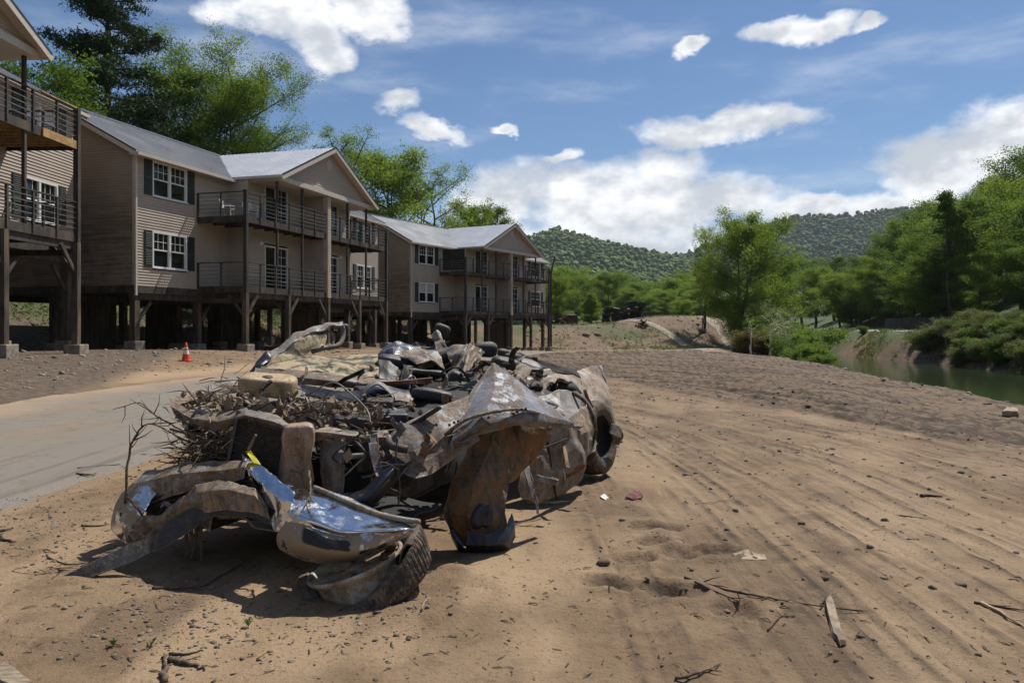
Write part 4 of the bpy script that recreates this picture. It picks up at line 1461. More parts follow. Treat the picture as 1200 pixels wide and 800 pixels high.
M_RIM = mud_paint('muddy_alloy_rim', (0.50, 0.46, 0.38), mud=(0.33, 0.25, 0.16), amount=0.56, metal=0.0, rough=0.4, scale=6, stain=0.1)
M_SEAT = mud_paint('grey_seat_fabric', (0.055, 0.052, 0.048), mud=(0.15, 0.115, 0.08), amount=0.30, metal=0.0, rough=0.85, scale=6)
M_STRIP = mud_paint('grey_rubber_valance', (0.042, 0.042, 0.044), mud=(0.10, 0.078, 0.056), amount=0.42, metal=0.0, rough=0.55)
M_WOOD = mud_paint('dry_twig_bark', (0.105, 0.072, 0.045), mud=(0.25, 0.185, 0.115), amount=0.45, metal=0.0, rough=0.9, scale=9)
M_RADF = mud_paint('radiator_fins', (0.05, 0.04, 0.03), mud=(0.12, 0.08, 0.05), amount=0.5, metal=0.0, rough=0.8, scale=8)
M_DEB = mud_paint('muddy_debris', (0.11, 0.078, 0.05), mud=(0.25, 0.18, 0.115), amount=0.5, metal=0.0, rough=0.9, scale=14, stain=0.5)
M_CORE2 = mud_paint('black_foam', (0.022, 0.017, 0.013), mud=(0.085, 0.056, 0.033), amount=0.4, metal=0.0, rough=0.85, scale=7)


def chrome_mat(name='dented_chrome', lo=0.60):
    m, nt, bs = material(name)
    tc = nt.node('ShaderNodeTexCoord').outputs['Object']
    n1 = nt.noise(tc, 4.5, 7, 0.7, 0.5)
    f = nt.step(n1, lo, lo + 0.06, 0, 0.9)
    nt.l.new(nt.mix(f, (0.68, 0.69, 0.71), (0.26, 0.185, 0.115)), bs.inputs['Base Color'])
    nt.put(bs.inputs['Metallic'], nt.math('SUBTRACT', 1.0, f))
    nt.put(bs.inputs['Roughness'], nt.math('MULTIPLY_ADD', f, 0.7, nt.step(nt.noise(tc, 14, 5, 0.7), 0.4, 0.75, 0.07, 0.30)))
    b = nt.node('ShaderNodeBump')
    b.inputs['Strength'].default_value = 0.25
    b.inputs['Distance'].default_value = 0.02
    nt.l.new(nt.noise(tc, 5.0, 3, 0.5), b.inputs['Height'])
    nt.l.new(b.outputs[0], bs.inputs['Normal'])
    return m


M_CHROME = chrome_mat('dented_chrome', 0.565)
M_CHROMEM = chrome_mat('ground_tint_mud_chrome', 0.42)  # mud tan also paints in the ground's reflection on the lower lobe
M_CHROMEE = chrome_mat('mud_splashed_chrome', 0.49)


def camo_mat():
    m, nt, bs = material('peeling_lining')
    tc = nt.node('ShaderNodeTexCoord').outputs['Object']
    n1 = nt.noise(tc, 7.0, 6, 0.65, 0.6)
    n2 = nt.noise(tc, 11.0, 6, 0.65, 0.3)
    c = nt.mix(nt.step(n1, 0.42, 0.52), (0.040, 0.034, 0.022), (0.36, 0.28, 0.165))
    c = nt.mix(nt.step(n2, 0.52, 0.60, 0, 0.85), c, (0.105, 0.125, 0.085))
    c = nt.mix(nt.step(nt.noise(tc, 4, 6, 0.6), 0.55, 0.66, 0, 0.85), c, (0.070, 0.046, 0.026))
    nt.l.new(c, bs.inputs['Base Color'])
    bs.inputs['Roughness'].default_value = 0.85
    b = nt.node('ShaderNodeBump')
    b.inputs['Strength'].default_value = 0.6
    b.inputs['Distance'].default_value = 0.015
    nt.l.new(n1, b.inputs['Height'])
    nt.l.new(b.outputs[0], bs.inputs['Normal'])
    return m


M_CAMO = camo_mat()

WO = Vector((-0.6, 7.0, 0.0))
WR = empty('wrecked_pickup', WO)
tag(WR, 'crushed mud caked pickup truck wreck with a torn chrome bumper', 'wreck')
AX, BX = Vector((0.37, 0.93, 0)), Vector((0.93, -0.37, 0))


def T(a, b, z):
    """truck frame: a metres back from the bumper, b metres to its right side (towards the river)"""
    return Vector((-1.55, 4.6, z)) + AX * a + BX * b


def cr(p, t):
    """Catmull-Rom through the points p at parameter t in 0..len-1"""
    i = min(int(t), len(p) - 2)
    u = t - i
    p0, p1, p2, p3 = p[max(i - 1, 0)], p[i], p[i + 1], p[min(i + 2, len(p) - 1)]
    return 0.5 * ((2 * p1) + (p2 - p0) * u + (2 * p0 - 5 * p1 + 4 * p2 - p3) * u * u + (3 * p1 - p0 - 3 * p2 + p3) * u ** 3)


_FOLD = {}


def crumple(p, seed, amp, sc):
    """a few long straight fold lines, slightly bent by slow noise, plus faint unevenness"""
    if seed not in _FOLD:
        rd = random.Random(seed * 7 + 3)
        _FOLD[seed] = [(Vector((rd.gauss(0, 1), rd.gauss(0, 1), rd.gauss(0, 1))).normalized(), rd.uniform(0.6, 1.7), rd.uniform(0, 9), rd.uniform(0.5, 1.0)) for _ in range(4)]
    q = p * sc
    w = mnoise.noise(q * 0.6 + Vector((seed, 3.3, 1.1)))
    d = 0.0
    for n, f, o, g in _FOLD[seed]:
        x = q.dot(n) * f + o + w * 0.7
        d += (abs((x % 2.0) - 1.0) - 0.5) * g / f
    d *= 0.75
    d += mnoise.noise(q * 0.9 + Vector((5.2, seed, 7.7))) * 0.22
    d += mnoise.noise(q * 3.1) * 0.07
    return d * amp


def patch(name, rows, mat, amp=0.02, sc=3.0, sub=7, th=0.006, seed=1, parent=None, world=False, smooth=True, lin=None, edge=0.010):
    """crumpled sheet through a grid of control points, given thickness"""
    if lin is None:
        lin = name in ('fender_skin', 'door', 'bed_side', 'tailgate', 'torn_sheet', 'hood_edge', 'trim_piece', 'fluted_panel', 'liner_flange', 'radiator_bracket', 'tailgate_edge', 'shiny_panel', 'windscreen_pillar', 'bed_rim', 'door_blade', 'hood', 'door_frame', 'mud_flap', 'bumper_skin', 'fender_lip', 'radiator_support', 'inner_flange', 'wheel_liner')
    sub = int(sub * (1.8 if lin else 1.35))
    g = [[Vector(q) if world else Vector(P(*q)) for q in r] for r in rows]
    nr, nc = len(g), len(g[0])
    R_, C_ = (nr - 1) * sub + 1, (nc - 1) * sub + 1
    mid = sum((q for r in g for q in r), Vector()) / (nr * nc)
    cols = []
    for i in range(R_):
        t = i / sub
        if lin:
            k = min(int(t), nr - 2)
            cols.append([g[k][j].lerp(g[k + 1][j], t - k) for j in range(nc)])
        else:
            cols.append([cr([g[k][j] for k in range(nr)], t) for j in range(nc)])
    pts = []
    for r in cols:
        for j in range(C_):
            t = j / sub
            if lin:
                k = min(int(t), nc - 2)
                pts.append(r[k].lerp(r[k + 1], t - k))
            else:
                pts.append(cr(r, t))
    bm = bmesh.new()
    vs = [bm.verts.new(p) for p in pts]
    for i in range(R_ - 1):
        for j in range(C_ - 1):
            a = i * C_ + j
            try:
                bm.faces.new((vs[a], vs[a + 1], vs[a + C_ + 1], vs[a + C_]))
            except ValueError:
                pass
    bm.normal_update()
    for n_, v in enumerate(vs):
        i, j = divmod(n_, C_)
        off = v.normal * crumple(v.co, seed, amp, sc * (1.2 if lin else 1.0))
        if i in (0, R_ - 1) or j in (0, C_ - 1):
            off += Vector((mnoise.noise(v.co * 9 + Vector((seed, 0, 0))), mnoise.noise(v.co * 9 + Vector((0, seed, 3))), mnoise.noise(v.co * 9 + Vector((4, 1, seed))))) * edge * (0.4 if name == 'fender_skin' else 1.3 if lin else 1.0)
        v.co += off
    bmesh.ops.remove_doubles(bm, verts=bm.verts, dist=0.0008)
    bmesh.ops.recalc_face_normals(bm, faces=bm.faces)
    if th:
        bm.normal_update()
        front = list(bm.faces)
        edges = [(e.verts[0], e.verts[1]) if e.link_loops[0].vert == e.verts[0] else (e.verts[1], e.verts[0]) for e in bm.edges if len(e.link_faces) == 1]
        back = {v: bm.verts.new(v.co - v.normal * th) for v in list(bm.verts)}
        for fc in front:
            bm.faces.new([back[v] for v in reversed(fc.verts)])
        for a_, b_ in edges:
            try:
                bm.faces.new((b_, a_, back[a_], back[b_]))
            except ValueError:
                pass
    for v in bm.verts:
        v.co -= WO
    me = bpy.data.meshes.new(name)
    bm.to_mesh(me)
    bm.free()
    o = link(name, me, mat, parent or WR)
    if smooth:
        me.polygons.foreach_set('use_smooth', [True] * len(me.polygons))
        try:
            me.set_sharp_from_angle(angle=R(20))
        except Exception:
            pass
    return o


def pipe(name, pts, r, mat, n=8, sub=5, parent=None, flat=1.0, world=False, taper=None):
    g = [Vector(q) if world else Vector(P(*q)) for q in pts]
    L = [cr(g, k / sub) for k in range((len(g) - 1) * sub + 1)]
    rs = [r * (1 if taper is None else (1 - (1 - taper) * k / (len(L) - 1))) for k in range(len(L))]
    mb = MB().tube(L, rs, n, flat=flat)
    return mb.build(name, mat, parent or WR, True, origin=WO)


def blob(name, center, ax, mat, power=0.45, dent=0.03, seed=1, rot=None, parent=None, sc=5.0, nu=26, nv=14):
    """rounded box (superellipsoid) with dents"""
    c = Vector(center)
    M = rot or Matrix.Identity(3)
    mb = MB()
    vs, fs = [], []

    def sp(v, e):
        return math.copysign(abs(v) ** e, v)
    for i in range(nv + 1):
        ph = -math.pi / 2 + math.pi * i / nv
        for j in range(nu):
            th = 2 * math.pi * j / nu
            p = Vector((ax[0] * sp(math.cos(ph), power) * sp(math.cos(th), power), ax[1] * sp(math.cos(ph), power) * sp(math.sin(th), power), ax[2] * sp(math.sin(ph), power)))
            w = c + M @ p
            nrm = (M @ p).normalized()
            vs.append(w + nrm * crumple(w, seed, dent, sc))
    for i in range(nv):
        for j in range(nu):
            fs.append((i * nu + j, i * nu + (j + 1) % nu, (i + 1) * nu + (j + 1) % nu, (i + 1) * nu + j))
    mb.add(vs, fs)
    return mb.build(name, mat, parent or WR, True, origin=WO)


def euler3(x, y, z):
    return Matrix.Rotation(z, 3, 'Z') @ Matrix.Rotation(y, 3, 'Y') @ Matrix.Rotation(x, 3, 'X')


HEAD = math.atan2(AX.y, AX.x)          # the truck's long axis
# --- hidden dark mass to block light and view: chassis, floor, engine
core = [[T(a, b, z) for a in (0.55, 1.4, 2.2, 3.1, 3.9, 4.7)] for (b, z) in ((-0.80, 0.30), (-0.85, 0.62), (-0.45, 0.72), (0.05, 0.68), (0.30, 0.55), (0.34, 0.28))]
patch('floor_pan', core, M_CORE, 0.10, 2.5, 5, 0.01, 3, world=True)
patch('floor_pan', [[T(a, b, 0.27) for a in (0.55, 2, 3.4, 4.7)] for b in (-0.8, 0.0, 0.34)], M_CORE, 0.05, 2.5, 5, 0.01, 4, world=True)
patch('firewall', [[T(0.62, b, z) for b in (-0.8, -0.2, 0.1, 0.34)] for z in (0.28, 0.48, 0.70)], M_CORE, 0.06, 3, 6, 0.01, 5, world=True)
for b in (-0.45, 0.28):
    MB().bar(T(0.1, b, 0.34), T(4.9, b, 0.36), 0.09, 0.16).build('frame_rail', M_CORE, WR, origin=WO)
blob('engine_block', T(1.15, 0.0, 0.66), (0.42, 0.34, 0.20), M_ENG, 0.35, 0.08, 8, euler3(0, 0, HEAD))
patch('added_sun_blocker', [[T(a, b, 0.36 - 0.05 * abs(b)) for b in (-1.0, -0.4, 0.2, 0.75)] for a in (0.12, 0.5, 1.0)], M_CORE, 0.04, 3, 6, 0.01, 6, world=True)  # unseen sheet added to keep sun off the ground below
# --- front bumper: chrome skin torn into lobes
bump = empty('bumper', (0, 0, 0), 0, WR)
bump['label'] = 'torn chrome bumper smeared with dried mud'
patch('bumper_skin', [[(172, 553, 5.16), (205, 545, 5.06), (250, 541, 4.96), (292, 540, 4.80)],
                      [(156, 567, 5.05), (200, 556, 4.93), (250, 552, 4.83), (290, 547, 4.73)],
                      [(172, 592, 5.03), (208, 578, 4.90), (250, 570, 4.83), (287, 560, 4.75)]], M_SILVER, 0.016, 4, 8, 0.006, 11, bump)
patch('bumper_end', [[(172, 553, 5.16), (146, 578, 5.14), (134, 602, 5.10), (133, 620, 5.06), (146, 634, 5.04)],
                     [(172, 562, 5.04), (158, 582, 5.00), (146, 604, 4.96), (146, 622, 4.94), (154, 635, 4.98)],
                     [(184, 578, 4.98), (175, 590, 4.94), (166, 606, 4.92), (164, 620, 4.92), (168, 628, 4.98)]], M_CHROMEE, 0.016, 4, 8, 0.006, 12, bump)
patch('bumper_skin', [[(148, 606, 4.98), (188, 602, 4.86), (230, 569, 4.76), (270, 565, 4.68), (298, 572, 4.60), (314, 594, 4.52)],
                      [(150, 618, 4.94), (192, 607, 4.79), (233, 577, 4.69), (270, 574, 4.61), (298, 581, 4.55), (314, 600, 4.48)],
                      [(158, 632, 4.95), (202, 620, 4.81), (242, 598, 4.70), (276, 598, 4.62), (301, 601, 4.56), (317, 611, 4.50)]], M_TAN, 0.018, 4, 8, 0.006, 13, bump)
patch('bumper_foam', [[(165, 592, 5.1), (215, 575, 5.05), (250, 560, 4.98), (288, 553, 4.9), (304, 570, 4.72)],
                      [(172, 602, 5.06), (215, 585, 4.96), (250, 566, 4.92), (290, 562, 4.82), (310, 585, 4.66)],
                      [(172, 612, 5.1), (215, 596, 5.05), (250, 582, 5.0), (290, 576, 4.9), (316, 600, 4.7)]], M_CORE2, 0.06, 9, 9, 0.01, 14, bump)
for k in range(3):
    pipe('foam_strip', [(178, 596 - 5 * k, 5.0), (225, 578 - 6 * k, 4.92), (262, 566 - 4 * k, 4.84), (300, 570 - 5 * k, 4.72)], 0.013, M_CORE2, 6, parent=bump, flat=0.6)
patch('bumper_skin', [[(283, 533, 4.90), (298, 540, 4.82), (322, 558, 4.66), (346, 574, 4.52)],
                      [(288, 548, 4.74), (310, 570, 4.58), (332, 588, 4.42), (352, 588, 4.38)],
                      [(298, 574, 4.72), (313, 600, 4.56), (325, 622, 4.44), (336, 628, 4.38)]], M_CHROME, 0.014, 4, 9, 0.006, 15, bump)
lobe = patch('bumper_lobe', [[(346, 574, 4.52), (375, 573, 4.56), (410, 584, 4.50), (450, 600, 4.40), (488, 615, 4.28)],
                             [(344, 585, 4.36), (372, 590, 4.36), (406, 603, 4.32), (446, 611, 4.27), (487, 617, 4.25)],
                             [(340, 600, 4.26), (368, 607, 4.20), (402, 620, 4.16), (440, 620, 4.16), (484, 620, 4.23)],
                             [(334, 612, 4.26), (354, 614, 4.20), (398, 628, 4.17), (440, 626, 4.17), (482, 622, 4.24)]], M_CHROME, 0.012, 3.2, 9, 0.007, 16, bump)
patch('bumper_lobe', [[(334, 610, 4.27), (356, 612, 4.21), (398, 627, 4.18), (440, 625, 4.18), (484, 621, 4.24)],
                      [(326, 628, 4.32), (350, 636, 4.17), (395, 645, 4.13), (437, 640, 4.16), (474, 629, 4.26)],
                      [(329, 641, 4.42), (353, 648, 4.28), (395, 653, 4.22), (432, 647, 4.24), (464, 634, 4.33)],
                      [(338, 648, 4.52), (360, 655, 4.44), (395, 658, 4.40), (428, 652, 4.40), (456, 639, 4.42)]], M_CHROMEM, 0.014, 3.2, 9, 0.007, 19, bump)
patch('fog_lamp_recess', [[(356, 616, 4.17), (382, 628, 4.14), (410, 634, 4.14)],
                          [(354, 628, 4.15), (382, 637, 4.12), (414, 642, 4.13)],
                          [(356, 634, 4.15), (382, 643, 4.11), (408, 646, 4.12)]], M_BLK, 0.004, 3, 6, 0.004, 17, bump)  # black sheet laid on the lobe to paint in a dark hole
pipe('bumper_trim', [(368, 571, 4.52), (398, 583, 4.46), (440, 601, 4.37), (470, 608, 4.30), (491, 611, 4.25)], 0.022, M_TAN, 8, parent=bump, flat=0.7)
patch('valance', [[(58, 682, 4.56), (108, 659, 4.60), (170, 627, 4.70), (235, 591, 4.72), (270, 588, 4.66), (318, 599, 4.56)],
                  [(62, 694, 4.52), (114, 674, 4.55), (190, 642, 4.64), (247, 608, 4.67), (276, 605, 4.62), (318, 613, 4.52)]], M_STRIP, 0.010, 3, 9, 0.007, 18)
pipe('hanging_liner', [(255, 607, 4.80), (285, 606, 4.75), (300, 618, 4.72), (330, 622, 4.65)], 0.014, M_TAN, 6, flat=0.5)
for k in range(9):
    x = 217 + k * 2.3 + random.uniform(-1, 1)
    pipe('torn_padding', [(x, 598, 4.85), (x + random.uniform(-3, 3), 622, 4.85), (x + random.uniform(-6, 4), 640 + random.uniform(0, 22), 4.86)], 0.013, M_BROWN, 5, taper=0.4)
# --- front wheel lying almost flat in the mud
wh = empty('wheel', (0, 0, 0), 0, WR)
wh['label'] = 'buried front wheel with its tyre torn off the rim'
wc = Vector(P(416, 658, 4.36))
wax = Vector((-0.31, -0.05, 0.95)).normalized()
_wx = Vector((1, 0, 0))
_wx = (_wx - wax * _wx.dot(wax)).normalized()
_wy = wax.cross(_wx)
WQ = Matrix.Translation(wc) @ Matrix((_wx, _wy, wax)).transposed().to_4x4()
rim = MB()
rim.lathe([(0.262, 0.0), (0.278, 0.006), (0.282, -0.004), (0.276, -0.020), (0.250, -0.035), (0.238, -0.07), (0.238, -0.17), (0.268, -0.20), (0.272, -0.215), (0.228, -0.18), (0.226, -0.06), (0.245, -0.02), (0.262, 0.0)], 40, WQ)
rimo = rim.build('rim', M_RIM, wh, True, origin=WO)
sp_ = MB()
for k in range(6):
    a = k * math.pi / 3 + 0.35
    for (s0, s1, w0, w1) in ((0.05, 0.252, 0.055, 0.085),):
        d_ = Vector((math.cos(a), math.sin(a), 0))
        n_ = Vector((-d_.y, d_.x, 0))
        vs = [WQ @ (d_ * s0 + n_ * w0 * e + Vector((0, 0, z))) for z in (-0.055, -0.025) for e in (-.5, .5)] + [WQ @ (d_ * s1 + n_ * w1 * e + Vector((0, 0, z + 0.015))) for z in (-0.055, -0.025) for e in (-.5, .5)]
        MB().add(vs, [(0, 1, 3, 2), (4, 6, 7, 5), (0, 4, 5, 1), (2, 3, 7, 6), (0, 2, 6, 4), (1, 5, 7, 3)]).build('spoke', M_RIM, wh, origin=WO)
MB().lathe([(0.0, -0.015), (0.05, -0.016), (0.075, -0.03), (0.08, -0.07), (0.0, -0.08)], 20, WQ).build('hub', M_RIM, wh, True, origin=WO)
MB().lathe([(0.0, -0.12), (0.22, -0.12), (0.22, -0.15), (0.0, -0.15)], 24, WQ).build('brake_disc', M_CORE, wh, origin=WO)


def torn_tyre():
    n = 330
    vs, fs = [], []
    prof = [(0.0, 0.0), (0.04, 0.05), (0.08, 0.06), (0.105, 0.045), (0.112, 0.0), (0.112, -0.10), (0.105, -0.14), (0.08, -0.16), (0.04, -0.165), (0.0, -0.14)]
    m = len(prof)
    for k in range(n):
        t = 2 * math.pi * k / n
        right = max(0.0, math.cos(t - 0.30)) ** 1.6
        front = max(0.0, -math.sin(t + 0.15)) ** 1.3
        left = max(0.0, math.cos(t - math.pi)) ** 1.3
        for i, (o, z) in enumerate(prof):
            blk = (0.0022 if (k + (i % 2) * 2) % 4 else -0.0035) if 3 <= i <= 6 else 0
            # on the front the tyre is trodden flat under the barrel, on the right it stands up behind it
            r = 0.262 + o * (1 - 0.55 * front) + blk + 0.012 * math.sin(3 * t + 1)
            zz = (z * (1 - 0.62 * front) - 0.095) - 0.075 * front
            r += right * 0.02 + left * 0.05 * (i / m)
            zz += right * (0.055 + o * 0.55) + left * (0.055 - o * 0.30)
            p = WQ @ Vector((r * math.cos(t), r * math.sin(t), zz))
            p.z = max(p.z, -0.05 + 0.010 * i)
            vs.append(p)
    for k in range(n):
        for i in range(m - 1):
            a, b = k * m + i, ((k + 1) % n) * m + i
            if 296 < k < 314 and i < 3:
                continue
            fs.append((a, b, b + 1, a + 1))
    o = MB().add(vs, fs).build('tyre', M_RUB, wh, False, origin=WO)
    sd = o.modifiers.new('thick', 'SOLIDIFY')
    sd.thickness = 0.012
    return o


torn_tyre()
mudm = plain('clotted_mud', (0.20, 0.135, 0.082), 0.95, var=0.35, scale=14, bump=0.9, bscale=40)
for k in range(46):
    px, py = (462 + random.uniform(-8, 20), 650 + random.uniform(-14, 48)) if k < 18 else (random.uniform(350, 505), 706 + random.uniform(-8, 8))
    blob('mud_clot', P(px, py, (4.42 if k < 18 else CAM_Z * FPX / (py - HY)) + random.uniform(-0.06, 0.08)), (0.03 + 0.03 * random.random(),) * 2 + (0.03,), mudm, 1.0, 0.05, k, None, wh, 9, 10, 6)
# --- radiator, supports, tanks and boxes of the engine bay
rad = empty('radiator', (0, 0, 0), 0, WR)
r0, r1, r2, r3 = (Vector(P(283, 482, 5.12)), Vector(P(345, 500, 4.98)), Vector(P(340, 566, 4.90)), Vector(P(268, 556, 5.02)))
patch('radiator_core', [[r0, r1], [r3, r2]], M_ENG, 0.008, 5, 10, 0.01, 21, rad, world=True)
nrm = (r1 - r0).cross(r3 - r0).normalized()
nrm = nrm if nrm.y < 0 else -nrm
for k in range(26):
    u = (k + 0.5) / 26
    a, b = r0.lerp(r3, u) + nrm * 0.03, r1.lerp(r2, u) + nrm * 0.03
    L = []
    for j in range(13):
        q = a.lerp(b, j / 12)
        q += nrm * crumple(q, 5, 0.02, 5) + Vector((0, 0, 0.004 * math.sin(j * 3.1)))
        L.append(q)
    MB().tube(L, 0.0034, 4).build('radiator_fin', M_RADF, rad, origin=WO)
for (a, b) in ((r0, r3), (r1, r2)):
    MB().bar(a + nrm * 0.03, b + nrm * 0.03, 0.022, 0.03).build('radiator_side', M_ENG, rad, origin=WO)
patch('radiator_support', [[(198, 468, 5.50), (222, 481, 5.36), (255, 488, 5.24), (288, 478, 5.16), (322, 486, 5.08), (346, 498, 5.0)],
                           [(200, 476, 5.38), (224, 490, 5.24), (256, 494, 5.12), (288, 486, 5.04), (322, 494, 4.96), (348, 505, 4.90)],
                           [(206, 484, 5.44), (230, 499, 5.30), (258, 503, 5.18), (290, 494, 5.10), (322, 501, 5.02), (346, 512, 4.96)]], M_BROWN, 0.03, 6, 8, 0.006, 22)
patch('fender_rail', [[(199, 467, 5.55), (240, 456, 5.9), (280, 446, 6.3), (318, 437, 6.8)],
                      [(205, 475, 5.42), (244, 463, 5.78), (282, 451, 6.2), (318, 441, 6.72)],
                      [(204, 482, 5.44), (246, 469, 5.80), (284, 456, 6.22), (318, 445, 6.74)]], M_SILVER, 0.010, 5, 8, 0.006, 23, lin=True)
tank = blob('coolant_tank', P(314, 452, 5.78), (0.205, 0.14, 0.082), M_TANK, 0.42, 0.035, 31, euler3(0.1, 0.08, 0.25), nu=36, nv=20)
tank['label'] = 'stained cream plastic coolant tank with a dark cap'
cap = MB().lathe([(0.0, 0.035), (0.036, 0.035), (0.042, 0.028), (0.042, 0.0), (0.03, -0.03)], 18, Matrix.Translation(Vector(P(313, 446, 5.72))) @ Matrix.Rotation(0.15, 4, 'X'))
cap.build('tank_cap', M_ENG, tank, True, origin=WO)
pipe('hose', [(318, 446, 5.60), (307, 456, 5.55), (302, 470, 5.5), (288, 479, 5.4)], 0.016, M_ENG)
pipe('hose', [(280, 462, 5.62), (284, 470, 5.58), (298, 474, 5.56), (318, 474, 5.5), (340, 468, 5.5)], 0.022, M_BLK)
t2 = blob('washer_tank', P(348, 535, 4.86), (0.105, 0.075, 0.225), M_TANK2, 0.36, 0.045, 33, euler3(0.10, 0.05, 0.2), sc=7, nu=40, nv=26)
t2['label'] = 'dented muddy pink plastic washer tank'
patch('radiator_bracket', [[(374, 515, 4.98), (390, 513, 4.94), (405, 512, 4.92)], [(377, 545, 4.92), (392, 545, 4.86), (404, 545, 4.88)], [(376, 582, 4.86), (390, 585, 4.80), (400, 584, 4.82)]], M_BROWN, 0.03, 6, 9, 0.006, 35)
patch('bumper_bracket', [[(398, 578, 4.74), (425, 574, 4.70), (446, 552, 4.74), (462, 534, 4.86)],
                         [(402, 588, 4.66), (430, 584, 4.60), (452, 560, 4.66), (470, 538, 4.80)],
                         [(420, 592, 4.72), (440, 590, 4.68), (460, 568, 4.74), (476, 545, 4.88)]], M_NAVY, 0.014, 4, 8, 0.006, 36)
patch('bumper_bracket', [[(462, 540, 4.95), (486, 548, 4.9)], [(462, 556, 4.92), (484, 562, 4.88)], [(456, 572, 4.95), (480, 574, 4.92)]], M_ENG, 0.02, 6, 8, 0.006, 37)
patch('inner_flange', [[(342, 506, 5.06), (370, 500, 5.06), (400, 503, 5.06), (430, 507, 5.04), (456, 506, 5.06)],
                       [(344, 514, 4.92), (372, 506, 4.92), (400, 509, 4.93), (430, 512, 4.92), (458, 512, 4.95)],
                       [(350, 520, 4.95), (376, 514, 4.95), (402, 517, 4.97), (432, 518, 4.96), (460, 520, 4.99)]], M_TAN, 0.022, 6, 8, 0.006, 38)
for (px, py, d, sx, sy, sz, rz, mt) in [(418, 493, 5.42, 0.17, 0.13, 0.045, 0.2, M_ENG), (457, 491, 5.45, 0.12, 0.10, 0.06, 0.3, M_BLK), (395, 478, 5.9, 0.10, 0.09, 0.05, 0.6, M_ENG),
                                    (362, 476, 5.7, 0.06, 0.10, 0.06, 0.9, M_GREY), (445, 478, 5.8, 0.10, 0.09, 0.07, 0.1, M_ENG), (430, 535, 5.0, 0.07, 0.06, 0.09, 0.4, M_ENG), (255, 520, 5.3, 0.07, 0.06, 0.10, 0.2, M_NAVY),
                                    (228, 500, 5.45, 0.05, 0.05, 0.08, 0.5, M_NAVY), (418, 560, 5.05, 0.10, 0.08, 0.09, 0.3, M_CORE), (440, 465, 6.2, 0.12, 0.2, 0.06, 0.5, M_CORE)]:
    blob('engine_box', P(px, py, d), (sx, sy, sz), mt, 0.22, 0.02, px, euler3(0.08, 0.05, rz), nu=24, nv=12)
# tangle of hoses, cables and brackets
g_ = random.Random(9)
for k in range(70):
    a, b = g_.uniform(0.25, 1.9), g_.uniform(-0.85, 0.85)
    z = 0.74 + 0.10 * a / 1.9 + g_.uniform(-0.10, 0.10)
    p = T(a, b, z)
    L = g_.uniform(0.1, 0.38)
    an = g_.uniform(0, 6.28)
    d_ = Vector((math.cos(an), math.sin(an), g_.uniform(-0.25, 0.35)))
    q = [p, p + d_ * L * 0.5 + Vector((g_.gauss(0, .05), g_.gauss(0, .05), g_.gauss(0.02, .04))), p + d_ * L + Vector((g_.gauss(0, .05), g_.gauss(0, .05), g_.gauss(0, .05)))]
    pipe('hose' if k % 3 else 'bracket', q, g_.choice([0.006, 0.009, 0.014, 0.02, 0.028]), g_.choice([M_ENG, M_ENG, M_BLK, M_BROWN, M_TAN, M_GREY]), 6, world=True, flat=1.0 if k % 3 else 0.45)
for k in range(34):
    px, py = g_.uniform(402, 470), g_.uniform(515, 585)
    if py > 590 - (px - 400) * 0.75:
        continue
    p = Vector(P(px, py, g_.uniform(4.95, 5.15)))
    d_ = Vector((g_.gauss(0, 1), g_.gauss(0, .5), g_.gauss(0, 1))).normalized() * g_.uniform(0.08, 0.22)
    pipe('cable', [p, p + d_ * 0.5 + Vector((g_.gauss(0, .03), 0, g_.gauss(0, .03))), p + d_], g_.choice([0.004, 0.006, 0.01]), g_.choice([M_ENG, M_BLK, M_RUB, M_BROWN]), 5, world=True)
pipe('cable', [(362, 462, 5.5), (390, 448, 5.5), (412, 462, 5.4), (430, 480, 5.2), (434, 496, 5.1)], 0.006, M_GREY)
pipe('cable', [(466, 512, 4.8), (464, 540, 4.75), (468, 566, 4.74), (467, 590, 4.72)], 0.006, M_ENG)
# torn yellow warning tape at the bumper's peak
patch('label_tape', [[(288, 529, 4.86), (294, 528, 4.86)], [(291, 534, 4.82), (299, 536, 4.82)], [(297, 543, 4.78), (306, 545, 4.78)]], plain('yellow_tape', (0.55, 0.50, 0.03), 0.4), 0.006, 9, 5, 0.002, 40)
# --- right front fender folded up into a peak, liner hanging below
fen = empty('fender', (0, 0, 0), 0, WR)
fen['label'] = 'front fender folded up into a sharp peak'
patch('fender_skin', [[(577, 427, 5.72), (578.5, 426.6, 5.72), (579, 427, 5.72), (580, 428, 5.72)],
                      [(563, 452, 5.50), (580, 455, 5.44), (597, 452, 5.56), (613, 451, 5.72)],
                      [(548, 482, 5.24), (575, 472, 5.22), (610, 470, 5.38), (642, 474, 5.74)],
                      [(531, 509, 5.04), (565, 487, 5.10), (612, 480, 5.32), (670, 494, 5.80)]], M_BLUE, 0.010, 3, 9, 0.006, 51, fen)
patch('fender_skin', [[(450, 512, 5.06), (480, 494, 5.16), (512, 477, 5.28), (550, 462, 5.46), (576, 428, 5.74)],
                      [(458, 530, 4.92), (488, 514, 5.00), (514, 498, 5.10), (546, 474, 5.34), (577, 429, 5.73)],
                      [(470, 545, 4.88), (497, 530, 4.92), (520, 512, 5.02), (545, 484, 5.26), (577, 430, 5.72)]], M_BROWN, 0.014, 4.5, 9, 0.006, 52, fen)
patch('fender_skin', [[(455, 540, 4.98), (485, 528, 4.94), (520, 512, 5.03), (532, 508, 5.05)],
                      [(470, 552, 4.90), (494, 543, 4.88), (526, 524, 5.02), (545, 512, 5.12)],
                      [(488, 562, 4.80), (505, 556, 4.88), (530, 538, 5.04), (550, 518, 5.18)]], M_BROWN, 0.012, 5, 8, 0.006, 53, fen)
